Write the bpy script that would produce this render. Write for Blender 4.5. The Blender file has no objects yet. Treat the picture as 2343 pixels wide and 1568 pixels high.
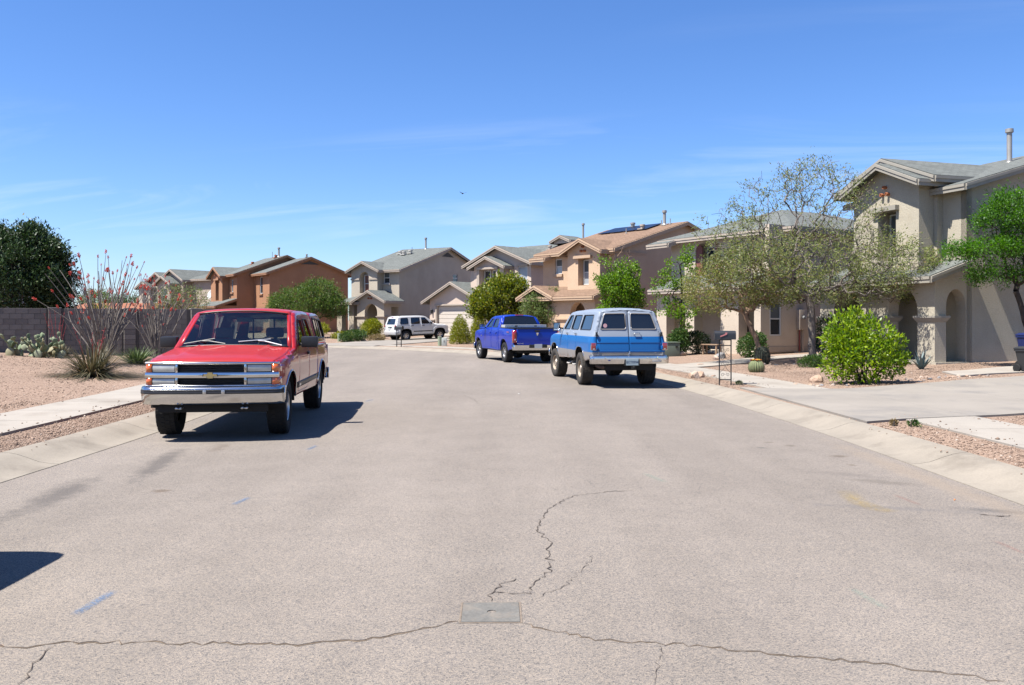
import bpy, bmesh, math, random
import numpy as np
from mathutils import Vector, Matrix
from mathutils.geometry import tessellate_polygon, delaunay_2d_cdt

SC = bpy.context.scene
COL = SC.collection
R_ = math.radians

# ------------------------------------------------------------------ camera
cam_data = bpy.data.cameras.new('camera')
cam = bpy.data.objects.new('camera', cam_data)
COL.objects.link(cam)
cam.location = (0.0, 0.0, 1.65)
cam.rotation_euler = (R_(90), 0, 0)
cam_data.sensor_width = 36.0
cam_data.lens = 36.0 * 2000.0 / 2343.0
cam_data.shift_y = -51.0 / 2343.0
cam_data.clip_start = 0.05
cam_data.clip_end = 6000.0
SC.camera = cam

# ------------------------------------------------------------------ light
SUN_EL = R_(62)
SUN_DIR = Vector((-0.90 * math.cos(SUN_EL), -0.436 * math.cos(SUN_EL), math.sin(SUN_EL)))
SUN_AZ = math.atan2(SUN_DIR.x, SUN_DIR.y)
sun_data = bpy.data.lights.new('sun', 'SUN')
sun_data.energy = 5.0
sun_data.angle = R_(0.53)
sun_data.color = (1.0, 0.955, 0.89)
sun = bpy.data.objects.new('sun', sun_data)
COL.objects.link(sun)
sun.rotation_euler = SUN_DIR.to_track_quat('Z', 'Y').to_euler()

world = bpy.data.worlds.new('World')
SC.world = world
world.use_nodes = True
nt = world.node_tree
nt.nodes.clear()
w_out = nt.nodes.new('ShaderNodeOutputWorld')
w_bg = nt.nodes.new('ShaderNodeBackground')
w_sky = nt.nodes.new('ShaderNodeTexSky')
w_sky.sky_type = 'NISHITA'
w_sky.sun_disc = False
w_sky.sun_elevation = SUN_EL
w_sky.sun_rotation = SUN_AZ
w_sky.altitude = 700
w_sky.air_density = 1.0
w_sky.dust_density = 0.6
w_sky.ozone_density = 2.6
w_bg.inputs['Strength'].default_value = 0.065
w_hsv = nt.nodes.new('ShaderNodeHueSaturation')
w_hsv.inputs['Saturation'].default_value = 1.10
w_hsv.inputs['Value'].default_value = 1.0
w_tint = nt.nodes.new('ShaderNodeMix'); w_tint.data_type = 'RGBA'; w_tint.blend_type = 'MULTIPLY'; w_tint.inputs['Factor'].default_value = 1.0
nt.links.new(w_sky.outputs[0], w_tint.inputs[6]); w_tint.inputs[7].default_value = (0.86, 0.965, 1.22, 1)
nt.links.new(w_tint.outputs[2], w_hsv.inputs['Color'])
# thin cirrus: stretched noise on a plane overhead
w_tc = nt.nodes.new('ShaderNodeTexCoord')
w_sep = nt.nodes.new('ShaderNodeSeparateXYZ')
nt.links.new(w_tc.outputs['Generated'], w_sep.inputs[0])
def wm(op, a, b=None, clamp=False):
    n = nt.nodes.new('ShaderNodeMath'); n.operation = op; n.use_clamp = clamp
    for i, v in enumerate((a, b)):
        if v is None: continue
        if isinstance(v, (int, float)): n.inputs[i].default_value = v
        else: nt.links.new(v, n.inputs[i])
    return n.outputs[0]
zz = wm('ADD', wm('MAXIMUM', w_sep.outputs[2], 0.0), 0.10)
cx_ = wm('DIVIDE', w_sep.outputs[0], zz)
cy_ = wm('DIVIDE', w_sep.outputs[1], zz)
w_cmb = nt.nodes.new('ShaderNodeCombineXYZ')
nt.links.new(wm('MULTIPLY', cx_, 0.55), w_cmb.inputs[0])
nt.links.new(wm('ADD', wm('MULTIPLY', cy_, 1.5), wm('MULTIPLY', cx_, 0.35)), w_cmb.inputs[1])
w_n1 = nt.nodes.new('ShaderNodeTexNoise')
w_n1.inputs['Scale'].default_value = 1.05
w_n1.inputs['Detail'].default_value = 9
w_n1.inputs['Roughness'].default_value = 0.58
w_n1.inputs['Distortion'].default_value = 0.9
w_mp = nt.nodes.new('ShaderNodeMapping'); w_mp.inputs['Location'].default_value = (8.8, 4.4, 3.0)
nt.links.new(w_cmb.outputs[0], w_mp.inputs[0])
nt.links.new(w_mp.outputs[0], w_n1.inputs['Vector'])
w_n2 = nt.nodes.new('ShaderNodeTexNoise')
w_n2.inputs['Scale'].default_value = 0.33
w_n2.inputs['Detail'].default_value = 2
nt.links.new(w_mp.outputs[0], w_n2.inputs['Vector'])
cm = wm('MULTIPLY', wm('SUBTRACT', w_n1.outputs['Fac'], 0.50), 3.2, True)
cm2 = wm('MULTIPLY', wm('SUBTRACT', w_n2.outputs['Fac'], 0.44), 5.0, True)
cmask = wm('MULTIPLY', wm('MULTIPLY', cm, cm2), 0.30)
w_mix = nt.nodes.new('ShaderNodeMix'); w_mix.data_type = 'RGBA'
nt.links.new(cmask, w_mix.inputs['Factor'])
nt.links.new(w_hsv.outputs[0], w_mix.inputs[6])
w_mix.inputs[7].default_value = (7.2, 7.6, 8.3, 1)
nt.links.new(w_mix.outputs[2], w_bg.inputs['Color'])
nt.links.new(w_bg.outputs[0], w_out.inputs['Surface'])

SC.view_settings.view_transform = 'Standard'
SC.view_settings.look = 'None'
SC.view_settings.exposure = 1.31
SC.view_settings.gamma = 1.0
SC.view_settings.use_curve_mapping = False
SC.render.engine = 'CYCLES'
SC.cycles.max_bounces = 8
SC.cycles.transparent_max_bounces = 24
SC.cycles.use_denoising = True

# ------------------------------------------------------------------ materials
MATS = {}
GK = 0.61          # overall albedo calibration, paired with the exposure above
LK = 0.82
def _n(t, typ, **kw):
    n = t.nodes.new(typ)
    for k, v in kw.items():
        if k in n.inputs: n.inputs[k].default_value = v
        else: setattr(n, k, v)
    return n
def rgba(c): return (c[0], c[1], c[2], 1.0)

def mat(name, col, rough=0.6, metal=0.0, var=None, bump=None, coat=0.0, spec=0.5, emit=None, coord='Object', dirt=None, fine=None):
    """Principled surface. var=(scale, amount) value mottling, fine=(scale, amount) speckle,
    bump=(scale, strength, distance), dirt=(colour, scale, threshold, amount)"""
    if name in MATS: return MATS[name]
    if metal < 0.5: col = tuple(c*GK for c in col)
    if dirt: dirt = (tuple(c*GK for c in dirt[0]),) + tuple(dirt[1:])
    m = bpy.data.materials.new(name); m.use_nodes = True
    t = m.node_tree; b = t.nodes['Principled BSDF']
    b.inputs['Base Color'].default_value = rgba(col)
    b.inputs['Roughness'].default_value = rough
    b.inputs['Metallic'].default_value = metal
    b.inputs['Specular IOR Level'].default_value = spec
    if coat:
        b.inputs['Coat Weight'].default_value = coat
        b.inputs['Coat Roughness'].default_value = 0.03
    if emit:
        b.inputs['Emission Color'].default_value = rgba(emit[0]); b.inputs['Emission Strength'].default_value = emit[1]
    tc = _n(t, 'ShaderNodeTexCoord')
    cur = None
    def mul(fac_socket, lo, hi):
        nonlocal cur
        mr = _n(t, 'ShaderNodeMapRange'); t.links.new(fac_socket, mr.inputs['Value'])
        mr.inputs['From Min'].default_value = 0.25; mr.inputs['From Max'].default_value = 0.75
        mr.inputs['To Min'].default_value = lo; mr.inputs['To Max'].default_value = hi
        mx = _n(t, 'ShaderNodeMix'); mx.data_type = 'RGBA'; mx.blend_type = 'MULTIPLY'; mx.inputs['Factor'].default_value = 1.0
        if cur is None: mx.inputs[6].default_value = rgba(col)
        else: t.links.new(cur, mx.inputs[6])
        t.links.new(mr.outputs[0], mx.inputs[7]); cur = mx.outputs[2]
    if var:
        n = _n(t, 'ShaderNodeTexNoise', Scale=var[0], Detail=6.0, Roughness=0.6)
        t.links.new(tc.outputs[coord], n.inputs['Vector']); mul(n.outputs['Fac'], 1 - var[1], 1 + var[1])
    if fine:
        n = _n(t, 'ShaderNodeTexNoise', Scale=fine[0], Detail=2.0, Roughness=0.5)
        t.links.new(tc.outputs[coord], n.inputs['Vector']); mul(n.outputs['Fac'], 1 - fine[1], 1 + fine[1])
    if dirt:
        n = _n(t, 'ShaderNodeTexNoise', Scale=dirt[1], Detail=8.0, Roughness=0.65)
        t.links.new(tc.outputs[coord], n.inputs['Vector'])
        mr = _n(t, 'ShaderNodeMapRange'); t.links.new(n.outputs['Fac'], mr.inputs['Value'])
        mr.inputs['From Min'].default_value = dirt[2]; mr.inputs['From Max'].default_value = dirt[2] + 0.18
        mr.inputs['To Max'].default_value = dirt[3]
        mx = _n(t, 'ShaderNodeMix'); mx.data_type = 'RGBA'
        t.links.new(mr.outputs[0], mx.inputs['Factor'])
        if cur is None: mx.inputs[6].default_value = rgba(col)
        else: t.links.new(cur, mx.inputs[6])
        mx.inputs[7].default_value = rgba(dirt[0]); cur = mx.outputs[2]
    if cur is not None: t.links.new(cur, b.inputs['Base Color'])
    if bump:
        n = _n(t, 'ShaderNodeTexNoise', Scale=bump[0], Detail=5.0, Roughness=0.6)
        t.links.new(tc.outputs[coord], n.inputs['Vector'])
        bp = _n(t, 'ShaderNodeBump', Strength=bump[1], Distance=bump[2] if len(bump) > 2 else 0.02)
        t.links.new(n.outputs['Fac'], bp.inputs['Height']); t.links.new(bp.outputs[0], b.inputs['Normal'])
    MATS[name] = m
    return m

def leaf_mat(name, c1, c2, c3=None, trans=0.35, rough=0.5):
    """foliage: colour differs from leaf to leaf; part of the light passes through"""
    if name in MATS: return MATS[name]
    c1 = tuple(c*LK for c in c1); c2 = tuple(c*LK for c in c2); c3 = c3 and tuple(c*LK for c in c3)
    m = bpy.data.materials.new(name); m.use_nodes = True
    t = m.node_tree; t.nodes.clear()
    out = _n(t, 'ShaderNodeOutputMaterial'); g = _n(t, 'ShaderNodeNewGeometry')
    cr = _n(t, 'ShaderNodeValToRGB')
    cr.color_ramp.elements[0].color = rgba(c1); cr.color_ramp.elements[1].color = rgba(c2)
    if c3:
        e = cr.color_ramp.elements.new(0.93); e.color = rgba(c2)
        cr.color_ramp.elements[-1].color = rgba(c3)
    t.links.new(g.outputs['Random Per Island'], cr.inputs[0])
    p = _n(t, 'ShaderNodeBsdfPrincipled', Roughness=rough)
    p.inputs['Specular IOR Level'].default_value = 0.35
    tr = _n(t, 'ShaderNodeBsdfTranslucent')
    hs = _n(t, 'ShaderNodeHueSaturation', Saturation=1.15, Value=1.25)
    t.links.new(cr.outputs[0], p.inputs['Base Color']); t.links.new(cr.outputs[0], hs.inputs['Color']); t.links.new(hs.outputs[0], tr.inputs['Color'])
    mx = _n(t, 'ShaderNodeMixShader'); mx.inputs[0].default_value = trans
    t.links.new(p.outputs[0], mx.inputs[1]); t.links.new(tr.outputs[0], mx.inputs[2])
    t.links.new(mx.outputs[0], out.inputs['Surface'])
    MATS[name] = m
    return m

def glass_mat(name, tint=(0.6, 0.7, 0.68), body=0.0):
    """thin window glass: reflects by angle, lets the rest through tinted"""
    if name in MATS: return MATS[name]
    m = bpy.data.materials.new(name); m.use_nodes = True
    t = m.node_tree; t.nodes.clear()
    out = _n(t, 'ShaderNodeOutputMaterial')
    gl = _n(t, 'ShaderNodeBsdfGlossy', Roughness=0.01); tr = _n(t, 'ShaderNodeBsdfTransparent')
    tr.inputs['Color'].default_value = rgba(tint)
    fr = _n(t, 'ShaderNodeFresnel', IOR=1.5)
    ad = _n(t, 'ShaderNodeMath', operation='MULTIPLY_ADD'); t.links.new(fr.outputs[0], ad.inputs[0])
    ad.inputs[1].default_value = 1.4; ad.inputs[2].default_value = 0.02
    mx = _n(t, 'ShaderNodeMixShader'); t.links.new(ad.outputs[0], mx.inputs[0])
    t.links.new(tr.outputs[0], mx.inputs[1]); t.links.new(gl.outputs[0], mx.inputs[2])
    t.links.new(mx.outputs[0], out.inputs['Surface'])
    MATS[name] = m
    return m

# ------------------------------------------------------------------ objects
def tag(o, label=None, cat=None, group=None, kind=None):
    if label: o['label'] = label
    if cat: o['category'] = cat
    if group: o['group'] = group
    if kind: o['kind'] = kind
    return o

def link_mesh(name, me, m, parent=None, smooth=None):
    o = bpy.data.objects.new(name, me); COL.objects.link(o)
    if m is not None and not me.materials:
        for q in (m if isinstance(m, (list, tuple)) else [m]): me.materials.append(q)
    if parent is not None: o.parent = parent
    if smooth is not None:
        if smooth is True or smooth >= 180:
            me.shade_smooth() if hasattr(me, 'shade_smooth') else None
        elif smooth:
            me.shade_smooth() if hasattr(me, 'shade_smooth') else None
            me.set_sharp_from_angle(angle=R_(smooth))
    return o

def empty(name, loc=(0, 0, 0), rz=0.0, label=None, cat=None, group=None):
    o = bpy.data.objects.new(name, None); COL.objects.link(o)
    o.empty_display_size = 0.2
    o.location = loc; o.rotation_euler = (0, 0, rz)
    return tag(o, label, cat, group)

def dup(o, parent=None, name=None):
    c = o.copy(); COL.objects.link(c); c.parent = parent
    for ch in list(o.children): dup(ch, c)
    return c

class MB:
    """collects faces; build() links them as ONE mesh object"""
    def __init__(s): s.v = []; s.f = []; s.mi = []; s.cur = 0
    def add(s, verts, faces):
        b = len(s.v); s.v.extend([tuple(p) for p in verts])
        for f in faces: s.f.append(tuple(i + b for i in f)); s.mi.append(s.cur)
        return s
    def box(s, x0, x1, y0, y1, z0, z1):
        v = [(x0,y0,z0),(x1,y0,z0),(x1,y1,z0),(x0,y1,z0),(x0,y0,z1),(x1,y0,z1),(x1,y1,z1),(x0,y1,z1)]
        return s.add(v, [(0,3,2,1),(4,5,6,7),(0,1,5,4),(1,2,6,5),(2,3,7,6),(3,0,4,7)])
    def bbox(s, c, h, b=0.02, rot=None):
        """bevelled box: centre c, half sizes h, bevel b, optional 3x3 rot"""
        bm = bmesh.new(); bmesh.ops.create_cube(bm, size=2.0)
        for v in bm.verts: v.co = Vector((v.co.x*h[0], v.co.y*h[1], v.co.z*h[2]))
        if b > 0: bmesh.ops.bevel(bm, geom=bm.edges[:], offset=b, segments=2, affect='EDGES', profile=0.6)
        if rot is not None: bmesh.ops.rotate(bm, verts=bm.verts[:], cent=(0,0,0), matrix=rot)
        bmesh.ops.translate(bm, verts=bm.verts[:], vec=c)
        s.addbm(bm); bm.free(); return s
    def addbm(s, bm):
        bm.verts.index_update()
        return s.add([v.co.copy() for v in bm.verts], [[v.index for v in f.verts] for f in bm.faces])
    def quad(s, a, b, c, d): return s.add([a, b, c, d], [(0,1,2,3)])
    def prism(s, poly, O, U, V, W):
        """poly (u,v) list extruded by vector W from plane O,U,V"""
        O, U, V, W = map(Vector, (O, U, V, W)); n = len(poly)
        a = [O + U*u + V*v for u, v in poly]; b = [p + W for p in a]
        fs = [tuple(range(n-1, -1, -1)), tuple(range(n, 2*n))]
        for i in range(n): j = (i+1) % n; fs.append((i, j, n+j, n+i))
        return s.add(a + b, fs)
    def plate(s, outer, holes, O, U, V, W):
        """flat plate with holes, thickness vector W"""
        O, U, V, W = map(Vector, (O, U, V, W))
        loops = [outer] + list(holes); flat = [p for l in loops for p in l]; n = len(flat)
        tris = tessellate_polygon([[Vector((p[0], p[1], 0)) for p in l] for l in loops])
        a = [O + U*u + V*v for u, v in flat]; b = [p + W for p in a]
        fs = []
        for t in tris:
            fs.append(tuple(t)); fs.append(tuple(n + i for i in reversed(t)))
        k = 0
        for l in loops:
            m = len(l)
            for i in range(m): j = (i+1) % m; fs.append((k+i, k+j, n+k+j, n+k+i))
            k += m
        return s.add(a + b, fs)
    def tube(s, pts, rad, n=8, cap=True):
        pts = [Vector(p) for p in pts]; m = len(pts)
        if not hasattr(rad, '__len__'): rad = [rad]*m
        vs = []; fs = []; ref = None
        for i, p in enumerate(pts):
            d = (pts[min(i+1, m-1)] - pts[max(i-1, 0)])
            d = d.normalized() if d.length > 1e-9 else Vector((0,0,1))
            if ref is None:
                ref = Vector((1,0,0)) if abs(d.x) < 0.8 else Vector((0,1,0))
            a = (ref - d*ref.dot(d)); a = a.normalized() if a.length > 1e-6 else d.orthogonal().normalized()
            ref = a; b = d.cross(a)
            for k in range(n):
                t = 2*math.pi*k/n; vs.append(p + (a*math.cos(t) + b*math.sin(t))*rad[i])
        for i in range(m-1):
            for k in range(n):
                j = (k+1) % n; fs.append((i*n+k, i*n+j, (i+1)*n+j, (i+1)*n+k))
        if cap: fs.append(tuple(range(n-1, -1, -1))); fs.append(tuple((m-1)*n+k for k in range(n)))
        return s.add(vs, fs)
    def lathe(s, prof, C, A, n=24, U=None, close=False):
        """profile list (r, h) spun round axis A through C"""
        C = Vector(C); A = Vector(A).normalized(); a = A.orthogonal().normalized() if U is None else Vector(U).normalized(); b = A.cross(a)
        m = len(prof); vs = []; fs = []
        for k in range(n):
            t = 2*math.pi*k/n; d = a*math.cos(t) + b*math.sin(t)
            for r, h in prof: vs.append(C + A*h + d*r)
        for k in range(n):
            j = (k+1) % n
            for i in range(m - (0 if close else 1)):
                i2 = (i+1) % m
                fs.append((k*m+i, j*m+i, j*m+i2, k*m+i2))
        return s.add(vs, fs)
    def grid(s, rows):
        """rows of equal-length vertex lists"""
        m = len(rows[0]); vs = [p for r in rows for p in r]; fs = []
        for i in range(len(rows)-1):
            for k in range(m-1): fs.append((i*m+k, i*m+k+1, (i+1)*m+k+1, (i+1)*m+k))
        return s.add(vs, fs)
    def build(s, name, m, parent=None, smooth=None, recalc=True):
        me = bpy.data.meshes.new(name); me.from_pydata(s.v, [], s.f)
        if isinstance(m, (list, tuple)) and len(m) > 1: me.polygons.foreach_set('material_index', s.mi)
        if recalc:
            bm = bmesh.new(); bm.from_mesh(me); bmesh.ops.recalc_face_normals(bm, faces=bm.faces[:]); bm.to_mesh(me); bm.free()
        me.update()
        return link_mesh(name, me, m, parent, smooth)

def np_mesh(name, V, Fc, m, parent=None, smooth=None):
    """fast mesh from numpy arrays, Fc an (n,k) index array"""
    V = np.asarray(V, dtype=np.float32); Fc = np.asarray(Fc, dtype=np.int32)
    me = bpy.data.meshes.new(name); k = Fc.shape[1]
    me.vertices.add(len(V)); me.vertices.foreach_set('co', V.ravel())
    me.loops.add(Fc.size); me.loops.foreach_set('vertex_index', Fc.ravel())
    me.polygons.add(len(Fc)); me.polygons.foreach_set('loop_start', np.arange(0, Fc.size, k, dtype=np.int32))
    me.update(calc_edges=True); me.validate()
    return link_mesh(name, me, m, parent, smooth)

def catmull(pts, step=0.5):
    pts = [Vector((*p, 0)) if len(p) == 2 else Vector(p) for p in pts]; out = []
    for i in range(len(pts)-1):
        p0 = pts[max(i-1, 0)]; p1 = pts[i]; p2 = pts[i+1]; p3 = pts[min(i+2, len(pts)-1)]
        n = max(1, int((p2-p1).length/step))
        for k in range(n):
            t = k/n
            out.append(0.5*((2*p1) + (p2-p0)*t + (2*p0-5*p1+4*p2-p3)*t*t + (3*p1-p0-3*p2+p3)*t**3))
    out.append(pts[-1]); return out

def arch_pts(cx, z0, w, h_spring, n=10, rise=None):
    """closed loop of an arched opening, base at z0"""
    r = w/2; rise = r if rise is None else rise
    return [(cx-r, z0)] + [(cx - r*math.cos(math.pi*k/n), z0+h_spring + rise*math.sin(math.pi*k/n)) for k in range(n+1)] + [(cx+r, z0)]
def rect_pts(x0, x1, z0, z1): return [(x0,z0),(x1,z0),(x1,z1),(x0,z1)]
# ================================================================== setting
EDGE_R = catmull([(4.55,-40),(4.55,-10),(4.56,0),(4.56,8),(4.55,12),(4.42,15.5),(4.15,20),(3.45,26),(2.2,32.5),(0.2,38.2),(-1.7,42),
                  (-3.8,45.2),(-7,48.9),(-10.7,52.3),(-16,56.5),(-24,62),(-40,72),(-75,90)], 0.5)
def resample(pts, step):
    out = [pts[0].copy()]; acc = 0.0
    for a, b in zip(pts, pts[1:]):
        L = (b-a).length; t = step - acc
        while t <= L: out.append(a + (b-a)*(t/L)); t += step
        acc = (acc + L) % step
    return out
EDGE_R = resample(EDGE_R, 0.5)
def normals(pts):
    ns = []
    for i in range(len(pts)):
        d = (pts[min(i+1, len(pts)-1)] - pts[max(i-1, 0)]).normalized(); ns.append(Vector((d.y, -d.x, 0)))
    return ns
NR = normals(EDGE_R)
EDGE_L = resample([p - n*9.75 for p, n in zip(EDGE_R, NR)], 0.5)
NL = [-n for n in normals(EDGE_L)]
_ER = np.array([(p.x, p.y) for p in EDGE_R]); _EL = np.array([(p.x, p.y) for p in EDGE_L])
_NRa = np.array([(n.x, n.y) for n in NR]); _NLa = np.array([(n.x, n.y) for n in NL])
def edge_d(P_):
    """signed distance outside the right and left road edges"""
    P_ = np.atleast_2d(np.asarray(P_, float)); res = []
    for E, N in ((_ER, _NRa), (_EL, _NLa)):
        out = np.empty(len(P_))
        for s in range(0, len(P_), 2000):
            q = P_[s:s+2000]; dd = ((q[:, None, :]-E[None])**2).sum(-1); i = dd.argmin(1)
            rel = q - E[i]; sg = np.sign((rel*N[i]).sum(1)); sg[sg == 0] = 1; out[s:s+2000] = np.sqrt(dd[np.arange(len(q)), i])*sg
        res.append(out)
    return res
def hash_noise(x, y):
    return (np.sin(x*0.9+1.3)*np.cos(y*0.7+0.4) + 0.5*np.sin(x*2.1+y*1.7) + 0.35*np.cos(x*3.3-y*2.9))/1.85
def ground_np(P_):
    P_ = np.atleast_2d(np.asarray(P_, float)); dR, dL = edge_d(P_)
    zR = 0.128 + np.clip(0.022*(dR-3.2), 0, 0.5); zL = 0.128 + np.clip(0.05*(dL-3.1), 0, 0.36)
    bump = 0.018*hash_noise(P_[:, 0], P_[:, 1])
    z = np.full(len(P_), -0.09)
    d = np.maximum(dR, dL); zz = np.where(dR > 0, zR, zL)
    zz = zz + bump*np.clip((d-3.2)/2, 0, 1)
    return np.where(d > 0.63, zz, z)
def gz(x, y): return float(ground_np([(x, y)])[0])

M_ASPHALT = None
def make_asphalt():
    m = bpy.data.materials.new('asphalt'); m.use_nodes = True; t = m.node_tree; b = t.nodes['Principled BSDF']
    b.inputs['Roughness'].default_value = 0.93; b.inputs['Specular IOR Level'].default_value = 0.25
    tc = _n(t, 'ShaderNodeTexCoord')
    def noise(scale, detail=3.0, rough=0.55):
        n = _n(t, 'ShaderNodeTexNoise', Scale=scale, Detail=detail, Roughness=rough); t.links.new(tc.outputs['Object'], n.inputs['Vector']); return n
    # aggregate: single stones of differing colour in a tan binder
    vo = _n(t, 'ShaderNodeTexVoronoi', Scale=150.0); t.links.new(tc.outputs['Object'], vo.inputs['Vector'])
    cr = _n(t, 'ShaderNodeValToRGB'); el = cr.color_ramp.elements
    el[0].position = 0.0; el[0].color = (0.082, 0.076, 0.073, 1); el[1].position = 1.0; el[1].color = (0.25, 0.209, 0.169, 1)
    e = el.new(0.2); e.color = (0.148, 0.132, 0.119, 1); e = el.new(0.6); e.color = (0.188, 0.163, 0.139, 1)
    sep = _n(t, 'ShaderNodeSeparateColor'); t.links.new(vo.outputs['Color'], sep.inputs[0]); t.links.new(sep.outputs[0], cr.inputs[0])
    n1 = noise(0.22, 6.0, 0.65); n2 = noise(1.6, 6.0, 0.7); n3 = noise(190.0, 2.0)
    def mulc(cur, sock, lo, hi, f0=0.3, f1=0.7):
        mr = _n(t, 'ShaderNodeMapRange'); t.links.new(sock, mr.inputs['Value'])
        mr.inputs['From Min'].default_value = f0; mr.inputs['From Max'].default_value = f1
        mr.inputs['To Min'].default_value = lo; mr.inputs['To Max'].default_value = hi
        mx = _n(t, 'ShaderNodeMix'); mx.data_type = 'RGBA'; mx.blend_type = 'MULTIPLY'; mx.inputs['Factor'].default_value = 1.0
        t.links.new(cur, mx.inputs[6]); t.links.new(mr.outputs[0], mx.inputs[7]); return mx.outputs[2]
    mpw = _n(t, 'ShaderNodeMapping'); mpw.inputs['Scale'].default_value = (1.0, 0.10, 1.0); t.links.new(tc.outputs['Object'], mpw.inputs['Vector'])
    nw = _n(t, 'ShaderNodeTexNoise', Scale=0.75, Detail=5.0, Roughness=0.6); t.links.new(mpw.outputs[0], nw.inputs['Vector'])   # wear drawn out along the wheel paths
    c = mulc(cr.outputs[0], n1.outputs['Fac'], 0.90, 1.08); c = mulc(c, nw.outputs['Fac'], 0.88, 1.09); c = mulc(c, n2.outputs['Fac'], 0.92, 1.06); c = mulc(c, n3.outputs['Fac'], 0.86, 1.1)
    # stains: (x, y, half length, half width, angle, colour, amount)
    for (sx, sy, a, w, ang, col, amt) in [
            (-4.05, 10.1, 1.5, 0.19, 100, (0.10, 0.09, 0.085), 0.62), (-4.25, 8.2, 1.1, 0.24, 97, (0.10, 0.09, 0.085), 0.62), (-4.25, 6.9, 0.7, 0.24, 92, (0.11, 0.10, 0.09), 0.55),
            (-3.75, 11.2, 0.45, 0.13, 95, (0.13, 0.10, 0.08), 0.4), (-3.35, 8.35, 0.10, 0.09, 0, (0.13, 0.09, 0.06), 0.6),
            (3.95, 10.55, 0.16, 0.12, 30, (0.13, 0.10, 0.075), 0.7), (3.65, 11.4, 0.13, 0.09, 20, (0.13, 0.105, 0.08), 0.6), (3.45, 11.7, 0.10, 0.08, 0, (0.13, 0.105, 0.08), 0.5),
            (3.2, 11.2, 0.09, 0.07, 0, (0.10, 0.10, 0.10), 0.6), (3.85, 9.9, 0.07, 0.07, 0, (0.14, 0.11, 0.08), 0.6),
            (3.75, 8.85, 0.5, 0.16, -25, (0.15, 0.13, 0.11), 0.45), (3.55, 9.3, 0.55, 0.18, -30, (0.17, 0.15, 0.135), 0.4), (4.15, 7.55, 0.35, 0.13, -15, (0.08, 0.08, 0.085), 0.5), (3.3, 7.6, 0.9, 0.10, -12, (0.16, 0.15, 0.15), 0.4),
            (4.3, 9.0, 3.5, 0.22, 90, (0.36, 0.28, 0.20), 0.35), (4.3, 3.0, 3.5, 0.25, 90, (0.36, 0.28, 0.20), 0.35)]:
        mp = _n(t, 'ShaderNodeMapping'); mp.vector_type = 'TEXTURE'
        mp.inputs['Location'].default_value = (sx, sy, 0); mp.inputs['Rotation'].default_value = (0, 0, R_(ang)); mp.inputs['Scale'].default_value = (a, w, 1)
        t.links.new(tc.outputs['Object'], mp.inputs['Vector'])
        ln = _n(t, 'ShaderNodeVectorMath', operation='LENGTH'); t.links.new(mp.outputs[0], ln.inputs[0])
        nn = noise(4.5, 6.0, 0.7)
        ad = _n(t, 'ShaderNodeMath', operation='MULTIPLY_ADD'); t.links.new(nn.outputs['Fac'], ad.inputs[0]); ad.inputs[1].default_value = -1.7; t.links.new(ln.outputs['Value'], ad.inputs[2])
        mr = _n(t, 'ShaderNodeMapRange'); t.links.new(ad.outputs[0], mr.inputs['Value'])
        mr.inputs['From Min'].default_value = 0.15; mr.inputs['From Max'].default_value = -0.55; mr.inputs['To Min'].default_value = 0; mr.inputs['To Max'].default_value = amt
        mx = _n(t, 'ShaderNodeMix'); mx.data_type = 'RGBA'; t.links.new(mr.outputs[0], mx.inputs['Factor']); t.links.new(c, mx.inputs[6]); mx.inputs[7].default_value = rgba([q*GK for q in col]); c = mx.outputs[2]
    t.links.new(c, b.inputs['Base Color'])
    bp = _n(t, 'ShaderNodeBump', Strength=0.55, Distance=0.006); t.links.new(vo.outputs['Distance'], bp.inputs['Height']); t.links.new(bp.outputs[0], b.inputs['Normal'])
    return m
M_ASPHALT = make_asphalt()

def make_gravel():
    m = bpy.data.materials.new('gravel'); m.use_nodes = True; t = m.node_tree; b = t.nodes['Principled BSDF']
    b.inputs['Roughness'].default_value = 0.95; b.inputs['Specular IOR Level'].default_value = 0.2
    tc = _n(t, 'ShaderNodeTexCoord')
    vo = _n(t, 'ShaderNodeTexVoronoi', Scale=48.0); t.links.new(tc.outputs['Object'], vo.inputs['Vector'])
    sep = _n(t, 'ShaderNodeSeparateColor'); t.links.new(vo.outputs['Color'], sep.inputs[0])
    cr = _n(t, 'ShaderNodeValToRGB'); el = cr.color_ramp.elements
    el[0].color = (0.140, 0.090, 0.065, 1); el[1].color = (0.344, 0.260, 0.200, 1)
    e = el.new(0.3); e.color = (0.209, 0.144, 0.105, 1); e = el.new(0.7); e.color = (0.256, 0.181, 0.133, 1)
    t.links.new(sep.outputs[0], cr.inputs[0])
    n1 = _n(t, 'ShaderNodeTexNoise', Scale=0.35, Detail=5.0); t.links.new(tc.outputs['Object'], n1.inputs['Vector'])
    mr = _n(t, 'ShaderNodeMapRange'); t.links.new(n1.outputs['Fac'], mr.inputs['Value']); mr.inputs['From Min'].default_value = 0.3; mr.inputs['From Max'].default_value = 0.7; mr.inputs['To Min'].default_value = 0.86; mr.inputs['To Max'].default_value = 1.08
    mx = _n(t, 'ShaderNodeMix'); mx.data_type = 'RGBA'; mx.blend_type = 'MULTIPLY'; mx.inputs['Factor'].default_value = 1.0
    t.links.new(cr.outputs[0], mx.inputs[6]); t.links.new(mr.outputs[0], mx.inputs[7]); t.links.new(mx.outputs[2], b.inputs['Base Color'])
    bp = _n(t, 'ShaderNodeBump', Strength=0.9, Distance=0.02); bp.invert = True
    t.links.new(vo.outputs['Distance'], bp.inputs['Height']); t.links.new(bp.outputs[0], b.inputs['Normal'])
    return m
M_GRAVEL = make_gravel()
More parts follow.
